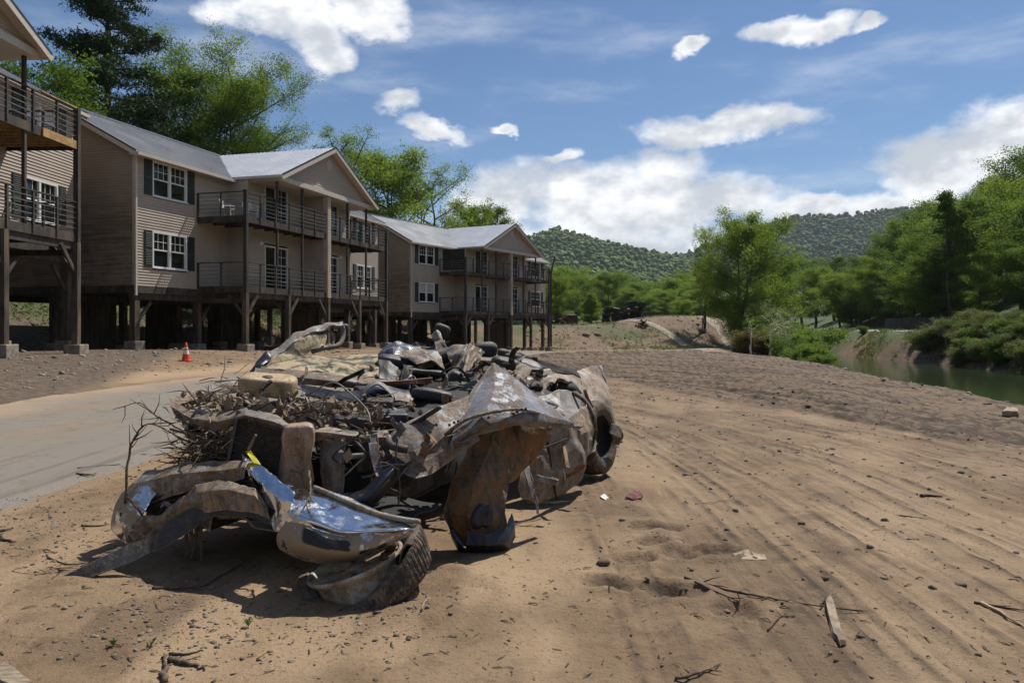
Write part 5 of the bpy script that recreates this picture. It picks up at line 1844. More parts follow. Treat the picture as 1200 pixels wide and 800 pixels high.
patch('fender_lip', [[(531, 509, 5.04), (565, 487, 5.09), (612, 480, 5.31), (640, 486, 5.52), (670, 495, 5.80)],
                     [(528, 520, 5.00), (562, 497, 5.04), (610, 488, 5.26), (640, 494, 5.50), (672, 498, 5.82)],
                     [(530, 532, 5.06), (560, 508, 5.12), (608, 496, 5.34), (638, 500, 5.58), (668, 501, 5.86)]], M_BLUE, 0.012, 4, 8, 0.006, 54, fen)
pipe('arch_trim', [(521, 510, 4.99), (545, 492, 5.03), (580, 482, 5.10), (610, 479.5, 5.26), (632, 484, 5.42)], 0.012, M_SILVER, 8, parent=fen)
patch('wheel_liner', [[(552, 507, 5.34), (585, 496, 5.46), (615, 496, 5.62), (650, 502, 5.86)],
                      [(543, 540, 5.30), (570, 532, 5.34), (600, 532, 5.50), (625, 536, 5.76)],
                      [(527, 575, 5.20), (555, 568, 5.16), (580, 572, 5.28), (596, 566, 5.52)],
                      [(522, 602, 5.14), (548, 604, 5.06), (576, 606, 5.12), (594, 600, 5.28)],
                      [(536, 636, 5.14), (555, 642, 5.10), (580, 638, 5.14), (597, 630, 5.24)]], M_OCHRE, 0.055, 3.4, 9, 0.006, 55)['label'] = 'ochre wheel arch liner hanging down to the ground'
patch('liner_flange', [[(518, 592, 5.16), (524, 606, 5.10), (532, 622, 5.08)], [(526, 618, 5.10), (535, 632, 5.04), (543, 640, 5.04)], [(536, 645, 5.12), (546, 650, 5.08), (555, 650, 5.08)]], M_NAVY, 0.02, 6, 8, 0.006, 56)
patch('liner_flange', [[(548, 622, 5.06), (570, 626, 5.04), (592, 618, 5.12), (600, 600, 5.24)], [(546, 638, 5.02), (570, 640, 5.0), (594, 632, 5.08), (602, 612, 5.2)], [(545, 652, 5.10), (570, 649, 5.08), (596, 640, 5.16), (602, 628, 5.26)]], M_NAVY, 0.02, 6, 8, 0.006, 57)
blob('strut_hole', P(567, 603, 5.10), (0.075, 0.05, 0.085), M_NAVY, 0.8, 0.05, 58, sc=9)  # dark blob painting in the shade of a hole in the liner
# --- doors and bed side, crushed
patch('door', [[(612, 518, 6.05), (635, 502, 6.20), (660, 496, 6.42), (690, 500, 6.9)],
               [(608, 545, 5.98), (636, 535, 6.12), (662, 530, 6.38), (694, 530, 6.95)],
               [(606, 572, 5.95), (632, 578, 6.15), (662, 570, 6.42), (690, 545, 7.0)],
               [(612, 584, 6.0), (634, 588, 6.22), (664, 580, 6.50), (684, 558, 7.05)]], M_BROWN, 0.055, 3.4, 9, 0.006, 61)
patch('door_blade', [[(614, 548, 5.95), (619, 545, 5.98)], [(619, 568, 5.90), (626, 566, 5.94)], [(627, 590, 5.90), (630, 588, 5.92)], [(629, 602, 5.92), (631, 602, 5.93)]], M_SILVER, 0.006, 6, 6, 0.004, 62)
patch('bed_side', [[(632, 464, 7.0), (655, 456, 7.2), (678, 460, 7.5)], [(635, 480, 6.8), (658, 478, 6.95), (684, 482, 7.3)], [(650, 492, 6.75), (668, 494, 6.8), (690, 500, 7.1)], [(668, 503, 6.7), (682, 512, 6.8), (694, 516, 7.0)]], M_GREY, 0.04, 3, 9, 0.006, 63)
patch('bed_side', [[(664, 492, 6.72), (680, 478, 7.0), (690, 472, 7.3)], [(672, 512, 6.7), (686, 505, 6.9), (697, 500, 7.3)], [(676, 540, 6.75), (688, 535, 6.95), (700, 520, 7.4)]], M_TAN, 0.04, 4, 8, 0.006, 64)
pipe('arch_flare', [(672, 460, 7.35), (686, 470, 7.2), (695, 487, 7.1), (697, 506, 7.1), (692, 525, 7.1)], 0.022, M_RUB, 8)
patch('tailgate', [[(676, 434, 8.5), (692, 429, 8.8), (706, 427, 9.05)], [(682, 455, 8.2), (698, 452, 8.5), (712, 446, 8.9)], [(694, 470, 8.0), (706, 470, 8.3), (716, 466, 8.7)], [(700, 478, 7.9), (712, 486, 8.2), (719, 490, 8.5)]], M_TAN, 0.05, 4, 9, 0.008, 65)
patch('tailgate_edge', [[(700, 428, 9.0), (708, 427, 9.1)], [(708, 446, 8.9), (711, 450, 9.0)], [(712, 468, 8.8), (716, 474, 8.9)]], M_SILVER, 0.04, 5, 8, 0.01, 66)
patch('bed_rim', [[(628, 466, 7.3), (634, 448, 7.5), (650, 440, 7.7), (668, 443, 7.9), (684, 458, 8.0)], [(634, 466, 7.15), (640, 453, 7.35), (652, 446, 7.55), (667, 449, 7.75), (680, 462, 7.8)]], M_TAN, 0.012, 5, 9, 0.03, 67)
patch('bed_rim', [[(612, 436, 7.9), (630, 434, 8.1), (648, 436, 8.3)], [(613, 446, 7.7), (632, 443, 7.9), (650, 440, 8.2)], [(612, 452, 7.7), (630, 450, 7.85), (640, 448, 8.1)]], M_TAN, 0.04, 6, 8, 0.008, 68)
patch('bed_far_side', [[(596, 412, 9.5), (625, 420, 9.7), (655, 430, 9.8), (690, 436, 9.9)], [(600, 422, 9.4), (625, 429, 9.6), (655, 437, 9.7), (685, 444, 9.8)]], M_CORE, 0.05, 6, 9, 0.02, 69)
pipe('bed_post', [(627, 428, 9.3), (627, 418, 9.3)], 0.035, M_ENG, 8)
# rear wheel standing upright
rw = empty('wheel', (0, 0, 0), 0, WR)
rw['label'] = 'upright rear wheel half covered by the bed side'
rc = Vector(P(696, 512, 8.02))
RQ = Matrix.Translation(rc) @ Vector((0.86, -0.47, 0.10)).normalized().to_track_quat('Z', 'Y').to_matrix().to_4x4()
ty = MB()
tp = [(0.225, 0.10), (0.28, 0.125), (0.345, 0.12), (0.375, 0.09), (0.383, 0.0), (0.375, -0.09), (0.345, -0.12), (0.27, -0.12), (0.225, -0.10)]
vs, fs = [], []
n = 260
for k in range(n):
    t = 2 * math.pi * k / n
    for i, (r, z) in enumerate(tp):
        b = (0.004 if (k + i * 2) % 4 else -0.006) if 3 <= i <= 5 else 0
        vs.append(RQ @ Vector(((r + b) * math.cos(t), (r + b) * math.sin(t), z)))
for k in range(n):
    for i in range(len(tp) - 1):
        fs.append((k * 9 + i, ((k + 1) % n) * 9 + i, ((k + 1) % n) * 9 + i + 1, k * 9 + i + 1))
ty.add(vs, fs).build('tyre', M_RUB, rw, True, origin=WO)
MB().lathe([(0.228, 0.10), (0.215, 0.06), (0.20, 0.02), (0.06, 0.0), (0.0, 0.0)], 30, RQ).build('rim', M_CORE, rw, True, origin=WO)
patch('mud_flap', [[(714, 496, 8.1), (724, 500, 8.2), (728, 504, 8.2)], [(716, 508, 8.05), (724, 512, 8.1), (729, 512, 8.2)], [(718, 518, 8.1), (724, 521, 8.15), (727, 515, 8.2)]], M_RUB, 0.02, 7, 7, 0.02, 71)
# --- hood, cowl and roof sheets over the middle
patch('hood', [[(303, 428, 7.1), (350, 418, 7.35), (410, 416, 7.5), (470, 418, 7.6), (507, 432, 7.5)],
               [(308, 433, 6.75), (350, 424, 6.90), (400, 427, 7.0), (455, 430, 7.15), (506, 438, 7.2)],
               [(320, 440, 6.45), (355, 434, 6.55), (400, 441, 6.65), (450, 442, 6.8), (504, 446, 6.95)]], M_CAMO, 0.045, 4, 10, 0.008, 81)['label'] = 'buckled hood sheet with peeling patchy lining'
patch('hood_edge', [[(298, 432, 6.55), (340, 432, 6.48), (385, 438, 6.46), (430, 444, 6.5), (480, 446, 6.65)], [(300, 440, 6.45), (342, 441, 6.38), (388, 446, 6.36), (432, 450, 6.4), (480, 450, 6.55)], [(304, 446, 6.5), (344, 448, 6.44), (390, 452, 6.42), (434, 455, 6.46), (480, 455, 6.6)]], M_SILVER, 0.02, 5, 8, 0.006, 82)
patch('cowl', [[(352, 452, 6.2), (390, 456, 6.1), (420, 458, 6.1), (450, 452, 6.15), (478, 456, 6.2)], [(356, 462, 6.05), (392, 467, 5.98), (420, 470, 5.95), (450, 468, 6.0), (480, 466, 6.05)], [(362, 470, 6.1), (395, 474, 6.02), (420, 476, 6.0), (450, 474, 6.05), (478, 472, 6.1)]], M_NAVY, 0.03, 5, 8, 0.006, 83)
patch('cowl_hump', [[(418, 468, 6.0), (428, 453, 6.06), (441, 446, 6.10), (454, 452, 6.08), (466, 467, 6.02)], [(420, 470, 5.92), (431, 456, 5.95), (442, 450, 5.98), (453, 456, 5.97), (464, 469, 5.94)]], M_GREY, 0.01, 5, 9, 0.012, 84)
patch('cowl_hump', [[(428, 466, 6.04), (442, 458, 6.06), (456, 466, 6.04)], [(428, 470, 6.0), (442, 470, 6.0), (456, 470, 6.0)]], M_BROWN, 0.02, 5, 7, 0.006, 85)
for k in range(3):
    pipe('rust_bar', [(425 - 20 * k, 449 + 1.5 * k, 6.45), (465, 447 + 1.5 * k, 6.5), (506, 443 + 2.5 * k, 6.7)], 0.014, M_RUST, 6, flat=0.6)
patch('silver_flap', [[(462, 462, 6.0), (475, 463, 6.0), (484, 468, 6.0)], [(464, 470, 5.9), (474, 471, 5.9), (482, 472, 5.9)]], M_TAN, 0.02, 7, 6, 0.005, 86)
blob('dash_pad', P(507, 463, 6.05), (0.165, 0.07, 0.048), M_BLK, 0.6, 0.01, 87, euler3(0, 0.14, -0.05))
# --- seats, headrests, torn cab pieces piled on top
for (px, py, d, sx, sy, sz, rx, ry, mt) in [(570, 410, 8.3, 0.125, 0.09, 0.075, 0.2, 0.0, M_SEAT), (590, 414, 8.6, 0.07, 0.07, 0.05, 0.1, 0.2, M_SEAT), (601, 420, 8.2, 0.09, 0.08, 0.05, 0.1, 0.15, M_SEAT), (518, 388, 8.0, 0.085, 0.06, 0.075, 0.3, 0.3, M_SEAT),
                                        (470, 425, 7.3, 0.20, 0.12, 0.05, 0.1, 0.2, M_BLK), (512, 418, 7.5, 0.15, 0.12, 0.06, 0.3, -0.3, M_SEAT), (540, 425, 7.4, 0.12, 0.12, 0.10, 0.4, 0.2, M_BLK), (497, 436, 7.0, 0.20, 0.1, 0.035, 0.0, 0.1, M_BLK),
                                        (535, 445, 6.8, 0.10, 0.1, 0.10, 0.2, 0.5, M_ENG), (618, 434, 8.0, 0.16, 0.12, 0.10, 0.2, 0.3, M_BLK), (592, 428, 7.8, 0.14, 0.12, 0.09, 0.1, 0.2, M_ENG), (655, 455, 7.8, 0.16, 0.14, 0.09, 0.3, 0.1, M_CORE), (622, 455, 7.3, 0.12, 0.10, 0.08, 0.3, 0.1, M_CORE)]:
    blob('headrest' if mt is M_SEAT else 'seat_cushion', P(px, py, d), (sx, sy, sz), mt, 0.55, 0.03, int(px), euler3(rx, ry, 0.2))
patch('shiny_panel', [[(442, 418, 7.6), (450, 407, 7.7), (464, 400, 7.8), (480, 403, 7.9), (492, 409, 7.9)], [(446, 420, 7.4), (456, 411, 7.45), (466, 406, 7.5), (478, 409, 7.6), (488, 415, 7.7)], [(450, 421, 7.3), (460, 416, 7.3), (470, 413, 7.35), (478, 415, 7.45), (484, 420, 7.5)]], mud_paint('glossy_dark_blue_paint', (0.05, 0.06, 0.085), amount=0.4, metal=0.3, rough=0.22), 0.04, 6, 8, 0.006, 91)
patch('fluted_panel', [[(552, 402, 7.2), (556, 404, 7.12), (560, 407, 7.2), (564, 408, 7.1), (568, 413, 7.2)], [(544, 416, 7.0), (549, 416, 6.9), (554, 418, 7.0), (559, 418, 6.9), (564, 420, 7.0)], [(540, 438, 6.7), (542, 439, 6.62), (545, 438, 6.7), (548, 434, 6.65), (553, 430, 6.8)]], M_TAN, 0.02, 7, 8, 0.006, 92)
patch('torn_sheet', [[(506, 394, 7.9), (512, 388, 7.9), (518, 396, 7.8)], [(510, 404, 7.7), (517, 402, 7.7), (524, 408, 7.6)], [(512, 410, 7.6), (522, 410, 7.6), (534, 412, 7.5)]], M_SILVER, 0.03, 6, 8, 0.006, 93)
patch('torn_sheet', [[(470, 412, 7.3), (490, 408, 7.4), (508, 410, 7.5)], [(476, 420, 7.1), (496, 414, 7.2), (518, 420, 7.3)], [(488, 428, 7.0), (505, 424, 7.0), (522, 432, 7.1)]], M_BROWN, 0.05, 6, 8, 0.006, 94)
patch('torn_sheet', [[(524, 412, 7.4), (536, 408, 7.4), (548, 404, 7.4)], [(528, 424, 7.2), (538, 418, 7.2), (546, 414, 7.2)], [(524, 440, 7.0), (532, 434, 7.0), (540, 428, 7.0)]], M_BROWN, 0.05, 7, 8, 0.006, 95)
patch('torn_sheet', [[(608, 424, 7.8), (616, 426, 7.7), (622, 432, 7.8)], [(600, 440, 7.4), (610, 438, 7.3), (617, 442, 7.5)], [(594, 454, 7.2), (604, 452, 7.1), (612, 456, 7.3)]], M_TAN, 0.03, 7, 8, 0.006, 96)
patch('bed_floor', [[(560, 425, 8.2), (600, 425, 8.6), (650, 436, 8.9)], [(570, 445, 7.4), (605, 450, 7.7), (660, 452, 8.2)], [(590, 465, 6.7), (620, 470, 6.9), (670, 468, 7.6)]], M_CORE, 0.08, 4, 9, 0.01, 97)
patch('cab_floor', [[(430, 425, 7.6), (490, 425, 7.8), (560, 420, 8.0)], [(440, 445, 6.9), (500, 450, 6.8), (560, 445, 6.9)], [(450, 465, 6.3), (510, 475, 6.1), (556, 468, 6.2)], [(440, 490, 5.7), (490, 490, 5.6), (540, 480, 5.8)]], M_CORE, 0.08, 4, 9, 0.01, 98)
for k in range(46):
    px, py = g_.uniform(445, 640), g_.uniform(408, 460)
    if py < 412 + max(0, (px - 560)) * 0.3:
        continue
    p = Vector(P(px, py, 6.4 + (455 - py) * 0.035 + max(0, px - 560) * 0.012))
    d_ = Vector((g_.gauss(0, 1), g_.gauss(0, 1), g_.gauss(0, .5))).normalized() * g_.uniform(0.08, 0.30)
    if k % 3 == 0:
        pipe('trim_piece', [p, p + d_ * 0.5 + Vector((g_.gauss(0, .03), 0, g_.gauss(0, .03))), p + d_], g_.choice([0.012, 0.02, 0.03]), g_.choice([M_BLK, M_ENG, M_TAN]), 6, world=True, flat=0.35)
    else:
        e_ = Vector((g_.gauss(0, 1), g_.gauss(0, 1), g_.gauss(0, .6))).normalized() * g_.uniform(0.05, 0.16)
        patch('trim_piece', [[p - e_, p - e_ + d_], [p, p + d_ * 0.9 + Vector((0, 0, 0.03))], [p + e_, p + e_ + d_ * 0.8]], g_.choice([M_BLK, M_ENG, M_TAN, M_BROWN, M_SILVER, M_SEAT]), 0.03, 8, 5, 0.006, 100 + k, world=True)
patch('green_wire_nest', [[(541, 446, 6.6), (546, 447, 6.6)], [(542, 450, 6.55), (548, 452, 6.55)]], plain('green_plastic', (0.03, 0.13, 0.06), 0.4), 0.02, 9, 4, 0.006, 140)
# --- far side: door frame standing up from the hood
patch('door_frame', [[(296, 438, 7.0), (318, 412, 7.3), (342, 395, 7.5), (368, 384, 7.7), (402, 378, 7.9)],
                     [(304, 440, 6.95), (324, 418, 7.2), (346, 401, 7.4), (370, 389, 7.6), (400, 382, 7.8)]], M_SILVER, 0.02, 5, 8, 0.02, 111)
patch('door_frame', [[(324, 416, 7.22), (345, 402, 7.40), (368, 391, 7.6), (384, 388, 7.7)], [(330, 424, 7.18), (348, 412, 7.34), (368, 404, 7.52), (380, 404, 7.6)], [(328, 430, 7.15), (344, 421, 7.28), (362, 412, 7.45), (374, 409, 7.5)]], M_CAMO, 0.03, 5, 8, 0.008, 112)
pipe('door_loop', [(392, 384, 7.8), (400, 381, 7.85), (402, 392, 7.85), (397, 404, 7.75), (378, 408, 7.6), (366, 412, 7.5)], 0.026, M_GREY, 8)
pipe('door_loop', [(386, 387, 7.75), (391, 395, 7.75), (389, 404, 7.7)], 0.016, M_SILVER, 8)
blob('mirror', P(402, 386, 7.95), (0.055, 0.05, 0.06), M_BLK, 0.5, 0.01, 3)
patch('windscreen_pillar', [[(292, 440, 6.95), (302, 424, 7.1), (312, 412, 7.2)], [(300, 442, 6.85), (308, 430, 6.98), (318, 420, 7.1)]], M_NAVY, 0.03, 7, 8, 0.02, 113)
patch('windscreen_pillar', [[(286, 444, 6.8), (300, 440, 6.7), (318, 432, 6.8)], [(290, 447, 6.7), (306, 445, 6.6), (322, 438, 6.65)]], M_SILVER, 0.03, 6, 7, 0.01, 114)

# --- torn ribbons of sheet metal, trim and belt hanging off the body
for k, (px, py, d) in enumerate([(350, 508, 4.98), (470, 500, 5.1), (440, 524, 4.88), (408, 520, 4.92), (622, 470, 6.9), (640, 505, 6.3), (662, 530, 6.35), (604, 530, 5.92), (690, 470, 7.4), (560, 450, 6.5), (522, 472, 5.75),
                                 (480, 440, 6.7), (300, 450, 6.2), (262, 476, 5.5), (230, 486, 5.35), (322, 596, 4.62), (296, 588, 4.68), (262, 590, 4.82), (214, 600, 4.9), (376, 500, 5.1), (500, 520, 4.95), (540, 520, 5.05),
                                 (585, 440, 6.6), (640, 445, 7.6), (410, 442, 6.4), (345, 445, 6.4), (455, 560, 4.85), (636, 560, 6.0), (672, 552, 6.5), (650, 478, 6.8)]):
    p = Vector(P(px, py, d)) + Vector((0, -0.03, 0.0))
    d_ = Vector((g_.gauss(0, 1), g_.gauss(0, .5), g_.gauss(-0.2, .6))).normalized() * g_.uniform(0.12, 0.34)
    e_ = d_.cross(Vector((g_.gauss(0, .4), 1, g_.gauss(0, .4)))).normalized() * g_.uniform(0.008, 0.035)
    b_ = Vector((g_.gauss(0, .03), g_.gauss(0, .03), g_.gauss(0, .04)))
    c_ = [p - d_ * 0.5, p - d_ * 0.15 + b_, p + d_ * 0.2 - b_, p + d_ * 0.5 + b_]
    patch('torn_ribbon', [[q - e_ for q in c_], [q + e_ for q in c_]], g_.choice([M_BROWN, M_TAN, M_SILVER, M_ENG, M_RUST, M_BLUE, M_BLK]), 0.008, 7, 5, 0.004, 300 + k, world=True)
for (a, b) in (((612, 530, 5.98), (664, 514, 6.36)), ((640, 505, 6.22), (652, 585, 6.34))):
    pipe('door_seam', [a, ((a[0] + b[0]) / 2, (a[1] + b[1]) / 2 + 2, (a[2] + b[2]) / 2 - 0.02), b], 0.008, M_CORE, 5)
for k in range(26):
    q = g_.choice([(470, 520, 5.0), (500, 505, 5.02), (530, 498, 5.05), (566, 488, 5.06), (606, 482, 5.25), (640, 490, 5.5), (400, 508, 4.9), (360, 510, 4.9), (300, 492, 5.02), (240, 494, 5.2), (240, 462, 5.75), (270, 452, 6.05)])
    MB().lathe([(0.0, 0.008), (0.007, 0.007), (0.009, 0.0), (0.009, -0.01)], 6, Matrix.Translation(Vector(P(q[0] + g_.gauss(0, 8), q[1] + g_.gauss(0, 4), q[2] - 0.02)))).build('bolt', M_ENG, WR, origin=WO)
# --- flood debris lodged in the front
def top_point():
    """random spot on the heaped top of the wreck, with debris settling there"""
    a, b = random.uniform(0.25, 4.3), random.uniform(-0.95, 0.75)
    z = 0.76 + 0.16 * min(1, max(0, (a - 0.3) / 1.6)) + (0.20 * math.exp(-((a - 2.8) / 0.8) ** 2)) - 0.18 * max(0, b - 0.3) + random.uniform(-0.08, 0.10)
    return T(a, b, z)


tw = MB()
for k in range(900):
    if k < 330:
        px, py = random.gauss(246, 24), random.gauss(527, 12)
        if px < 198 or py > 550:
            continue
        p = Vector(P(px, py, 5.05 + random.uniform(0, 0.35)))
    elif k < 480:
        p = Vector(P(random.gauss(262, 22), random.gauss(478, 14), 5.4 + random.uniform(-0.1, 0.5)))
    elif k < 620:
        p = Vector(P(random.uniform(345, 450), random.gauss(486, 11), 5.3 + random.uniform(-0.1, 0.5)))
    elif k < 700:
        p = Vector(P(random.uniform(250, 470), random.uniform(505, 570), 5.1 + random.uniform(-0.05, 0.2)))
    else:
        p = top_point()
    dr = Vector((random.gauss(0.0, 1), random.gauss(0, 0.7), random.gauss(0, 0.28))).normalized() * random.uniform(0.05, 0.24)
    tw.tube([p, p + dr * 0.5 + Vector((random.gauss(0, .015), 0, random.gauss(0, .015))), p + dr], [random.choice([.002, .003, .004, .0055])] * 2 + [0.0012], 4)
o = tw.build('twig_litter', M_WOOD, None, origin=WO)
tag(o, 'matted twigs and straw packed into the front of the wreck', 'twigs', kind='stuff')
lt = MB()
for k in range(900):
    if k < 420:
        px, py = (random.gauss(285, 45), random.gauss(482, 14)) if k % 2 else (random.uniform(335, 455), random.gauss(488, 10))
        p = Vector(P(max(px, 215), max(py, 462), 5.35 + random.uniform(-0.15, 0.5)))
    elif k < 560:
        p = Vector(P(random.uniform(235, 350), random.uniform(492, 545), 5.15 + random.uniform(0.0, 0.25)))
    else:
        p = top_point()
    s = math.exp(random.gauss(math.log(0.02), 0.5))
    M3 = euler3(random.random() * 6, random.random() * 6, random.random() * 6)
    e = random.uniform(0.15, 0.7)
    lt.add([p + M3 @ Vector(v) * s for v in ((1.4, 0, 0), (0, 1, 0), (-1.2, .2, .1), (0, -1, .2), (0.1, 0, e), (0, 0.1, -e))], [(0, 1, 4), (1, 2, 4), (2, 3, 4), (3, 0, 4), (1, 0, 5), (2, 1, 5), (3, 2, 5), (0, 3, 5)])
o = lt.build('debris_chips', M_DEB, None, origin=WO)
tag(o, 'broken chips, bark and clods scattered over the top of the wreck', 'debris', kind='stuff')


def stick(label, pts, r, side=0, mat=M_WOOD, name='dead_branch', group=None, seed=1):
    rd = random.Random(seed)
    g = [Vector(q) for q in pts]
    org = g[0].copy()
    sub = 6
    L = [cr(g, k / sub) + Vector((rd.gauss(0, r * .35), rd.gauss(0, r * .35), abs(rd.gauss(0, r * .2)))) for k in range((len(g) - 1) * sub + 1)]
    mb = MB().tube(L, [r * (1 - 0.75 * k / (len(L) - 1)) for k in range(len(L))], 6)
    for s in range(side):
        k = rd.randrange(1, len(L) - 1)
        d = (L[min(k + 1, len(L) - 1)] - L[k - 1]).normalized()
        q = Vector((rd.gauss(0, 1), rd.gauss(0, 1), rd.gauss(0, .5)))
        dd = (d * 0.7 + q.normalized() * 0.7).normalized() * rd.uniform(0.4, 1.0) * (L[-1] - L[0]).length * 0.3
        e = L[k] + dd
        e.z = max(e.z, Hs(e.x, e.y) + 0.004)
        mb.tube([L[k], (L[k] + e) / 2 + q * 0.01, e], [r * 0.5, r * 0.35, r * 0.15], 4)
    o = mb.build(name, mat, None, True, origin=tuple(org))
    tag(o, label, 'branch', group)
    return o


stick('thin dark branch arching out of the twigs left of the wreck', [P(146, 590, 5.0), P(150, 545, 5.05), P(158, 512, 5.1), P(178, 497, 5.15), P(215, 515, 5.2), P(245, 530, 5.25)], 0.010, 9, seed=3)
stick('pale bare twig with fine tips standing above the twig mat', [P(245, 525, 5.2), P(205, 500, 5.15), P(180, 485, 5.1), P(163, 472, 5.1), P(140, 478, 5.1)], 0.008, 10, seed=4)
stick('curved pale stick caught on the bumper end', [P(168, 604, 4.9), P(150, 583, 4.85), P(158, 590, 4.84), P(180, 606, 4.9)], 0.007, 2, seed=5)
stick('long root hanging over the chrome lobe', [P(362, 552, 4.7), P(364, 575, 4.42), P(360, 592, 4.24), P(368, 610, 4.18)], 0.008, 3, seed=6)

# ------------------------------------------------------------ loose things on the ground and small objects
def rocks(name, label, cat, pts, sizes, mat, seed, flat=0.7):
    """many small stones as one scatter"""
    g = np.random.default_rng(seed)
    t = (1 + 5 ** 0.5) / 2
    ico = np.array([(-1, t, 0), (1, t, 0), (-1, -t, 0), (1, -t, 0), (0, -1, t), (0, 1, t), (0, -1, -t), (0, 1, -t), (t, 0, -1), (t, 0, 1), (-t, 0, -1), (-t, 0, 1)], float) / 1.9
    fi = np.array([(0, 11, 5), (0, 5, 1), (0, 1, 7), (0, 7, 10), (0, 10, 11), (1, 5, 9), (5, 11, 4), (11, 10, 2), (10, 7, 6), (7, 1, 8), (3, 9, 4), (3, 4, 2), (3, 2, 6), (3, 6, 8), (3, 8, 9), (4, 9, 5), (2, 4, 11), (6, 2, 10), (8, 6, 7), (9, 8, 1)])
    n = len(pts)
    a = g.random(n) * 6.28
    sc = np.stack([0.7 + 0.6 * g.random(n), 0.7 + 0.6 * g.random(n), flat * (0.6 + 0.6 * g.random(n))], 1) * sizes[:, None]
    v = ico[None] * (0.50 + 0.85 * g.random((n, 12, 1))) * sc[:, None, :]
    x = v[..., 0] * np.cos(a)[:, None] - v[..., 1] * np.sin(a)[:, None]
    y = v[..., 0] * np.sin(a)[:, None] + v[..., 1] * np.cos(a)[:, None]
    z = v[..., 2] + sizes[:, None] * flat * 0.08
    V = np.stack([x + pts[:, 0:1], y + pts[:, 1:2], z + pts[:, 2:3]], -1).reshape(-1, 3)
    F = (fi[None] + (np.arange(n) * 12)[:, None, None]).reshape(-1, 3)
    me = mesh_np(name, V, F)
    at = me.color_attributes.new('tint', 'FLOAT_COLOR', 'POINT')
    tt = np.repeat(g.random(n), 12)
    at.data.foreach_set('color', np.stack([tt, tt, tt, np.ones_like(tt)], 1).astype(np.float32).ravel())
    o = link(name, me, mat)
    tag(o, label, cat, kind='stuff')


def tint_mat(name, c1, c2, rough=0.9):
    m, nt, bs = material(name)
    at = nt.node('ShaderNodeAttribute', attribute_name='tint')
    sp = nt.node('ShaderNodeSeparateColor')
    nt.l.new(at.outputs['Color'], sp.inputs[0])
    geo = nt.node('ShaderNodeNewGeometry').outputs['Position']
    c = nt.mix(sp.outputs[0], c1, c2)
    c = nt.mix(nt.step(nt.noise(geo, 30, 4, 0.6), 0.45, 0.7, 0, 0.5), c, tuple(k * 0.6 for k in c2))
    nt.l.new(c, bs.inputs['Base Color'])
    bs.inputs['Roughness'].default_value = rough
    return m


def gpx(px, py):
    """ground points below arrays of photo pixels (flat near field)"""
    d = CAM_Z * FPX / (py - HY)
    x = (px - 600) / FPX * d
    z = H(x, d)
    d2 = (CAM_Z - z) * FPX / (py - HY)
    x2 = (px - 600) / FPX * d2
    return np.stack([x2, d2, H(x2, d2)], 1)


G_STONE = tint_mat('grey_gravel', (0.070, 0.058, 0.046), (0.25, 0.200, 0.145))
G_CLOD = tint_mat('soil_clods', (0.060, 0.044, 0.032), (0.17, 0.125, 0.086))
g = np.random.default_rng(3)
A = []
for (n, cx, cy, sx, sy) in [(420, 205, 715, 60, 22), (120, 150, 752, 50, 14), (300, 55, 640, 40, 20), (260, 120, 600, 45, 16), (170, 405, 735, 50, 14), (110, 480, 715, 30, 16), (90, 300, 760, 60, 16), (140, 30, 610, 30, 14)]:
    A.append(np.stack([g.normal(cx, sx, n), np.clip(g.normal(cy, sy, n), 560, 820)], 1))
A = np.concatenate(A)
pts = gpx(A[:, 0], A[:, 1])
_y = g.uniform(4.2, 20, 1500)
_x = np.interp(_y, *_RC) + 2.65 + g.normal(0.1, 0.35, 1500)
pts = np.concatenate([pts, np.stack([_x, _y, H(_x, _y) + 0.006], 1)])
rocks('gravel', 'grey road gravel strewn in front of the wreck', 'gravel', pts, np.clip(np.exp(g.normal(math.log(0.0058), 0.6, len(pts))), 0.002, 0.016), G_STONE, 4)
# soil clods: thick on the churned ground, thin on the tracks and round the wheel
X = g.uniform(-6, 26, 9000)
Y = 6 + 60 * g.random(9000) ** 1.5
keep = (churn_mask(X, Y) > 0.5) & (np.abs(X / Y) < 0.72) & (X < np.interp(Y, *_XN) + 1.5) & (np.abs(road_dist(X, Y)) > 2.9)
X, Y = X[keep], Y[keep]
rocks('soil_clods', 'dark soil clods covering the churned ground', 'soil', np.stack([X, Y, H(X, Y)], 1), np.exp(g.normal(math.log(0.016), 0.5, len(X))) * (0.8 + Y / 45), G_CLOD, 5, 0.45)
X = g.uniform(-3.2, 7.5, 9000)
Y = 2.6 + 17 * g.random(9000) ** 1.6
_, dk, _ = detail(X, Y)
keep = (np.abs(X / Y) < 0.75) & ((dk > 0.25) | (g.random(len(X)) < 0.20))
X, Y = X[keep], Y[keep]
rocks('soil_crumbs', 'small soil crumbs along the tyre tracks', 'soil', np.stack([X, Y, H(X, Y)], 1), np.exp(g.normal(math.log(0.0085), 0.5, len(X))) * (0.7 + Y / 14), G_CLOD, 6, 0.7)
X = -10.5 - 8 * g.random(2600) + 0.25 * (g.random(2600) * 20)
Y = 14 + 26 * g.random(2600)
keep = np.abs(road_dist(X, Y)) > 3.2
X, Y = X[keep], Y[keep]
rocks('yard_gravel', 'brown gravel and rubble in front of the houses', 'gravel', np.stack([X, Y, H(X, Y)], 1), np.exp(g.normal(math.log(0.022), 0.6, len(X))), tint_mat('brown_rubble', (0.10, 0.078, 0.058), (0.34, 0.285, 0.225)), 7)
X, Y = [], []
for k in range(2400):
    y = g.uniform(12, 78)
    q = g.uniform(9.0, 22)
    X.append(np.interp(y, *_XF) - q)
    Y.append(y)
X, Y = np.array(X), np.array(Y)
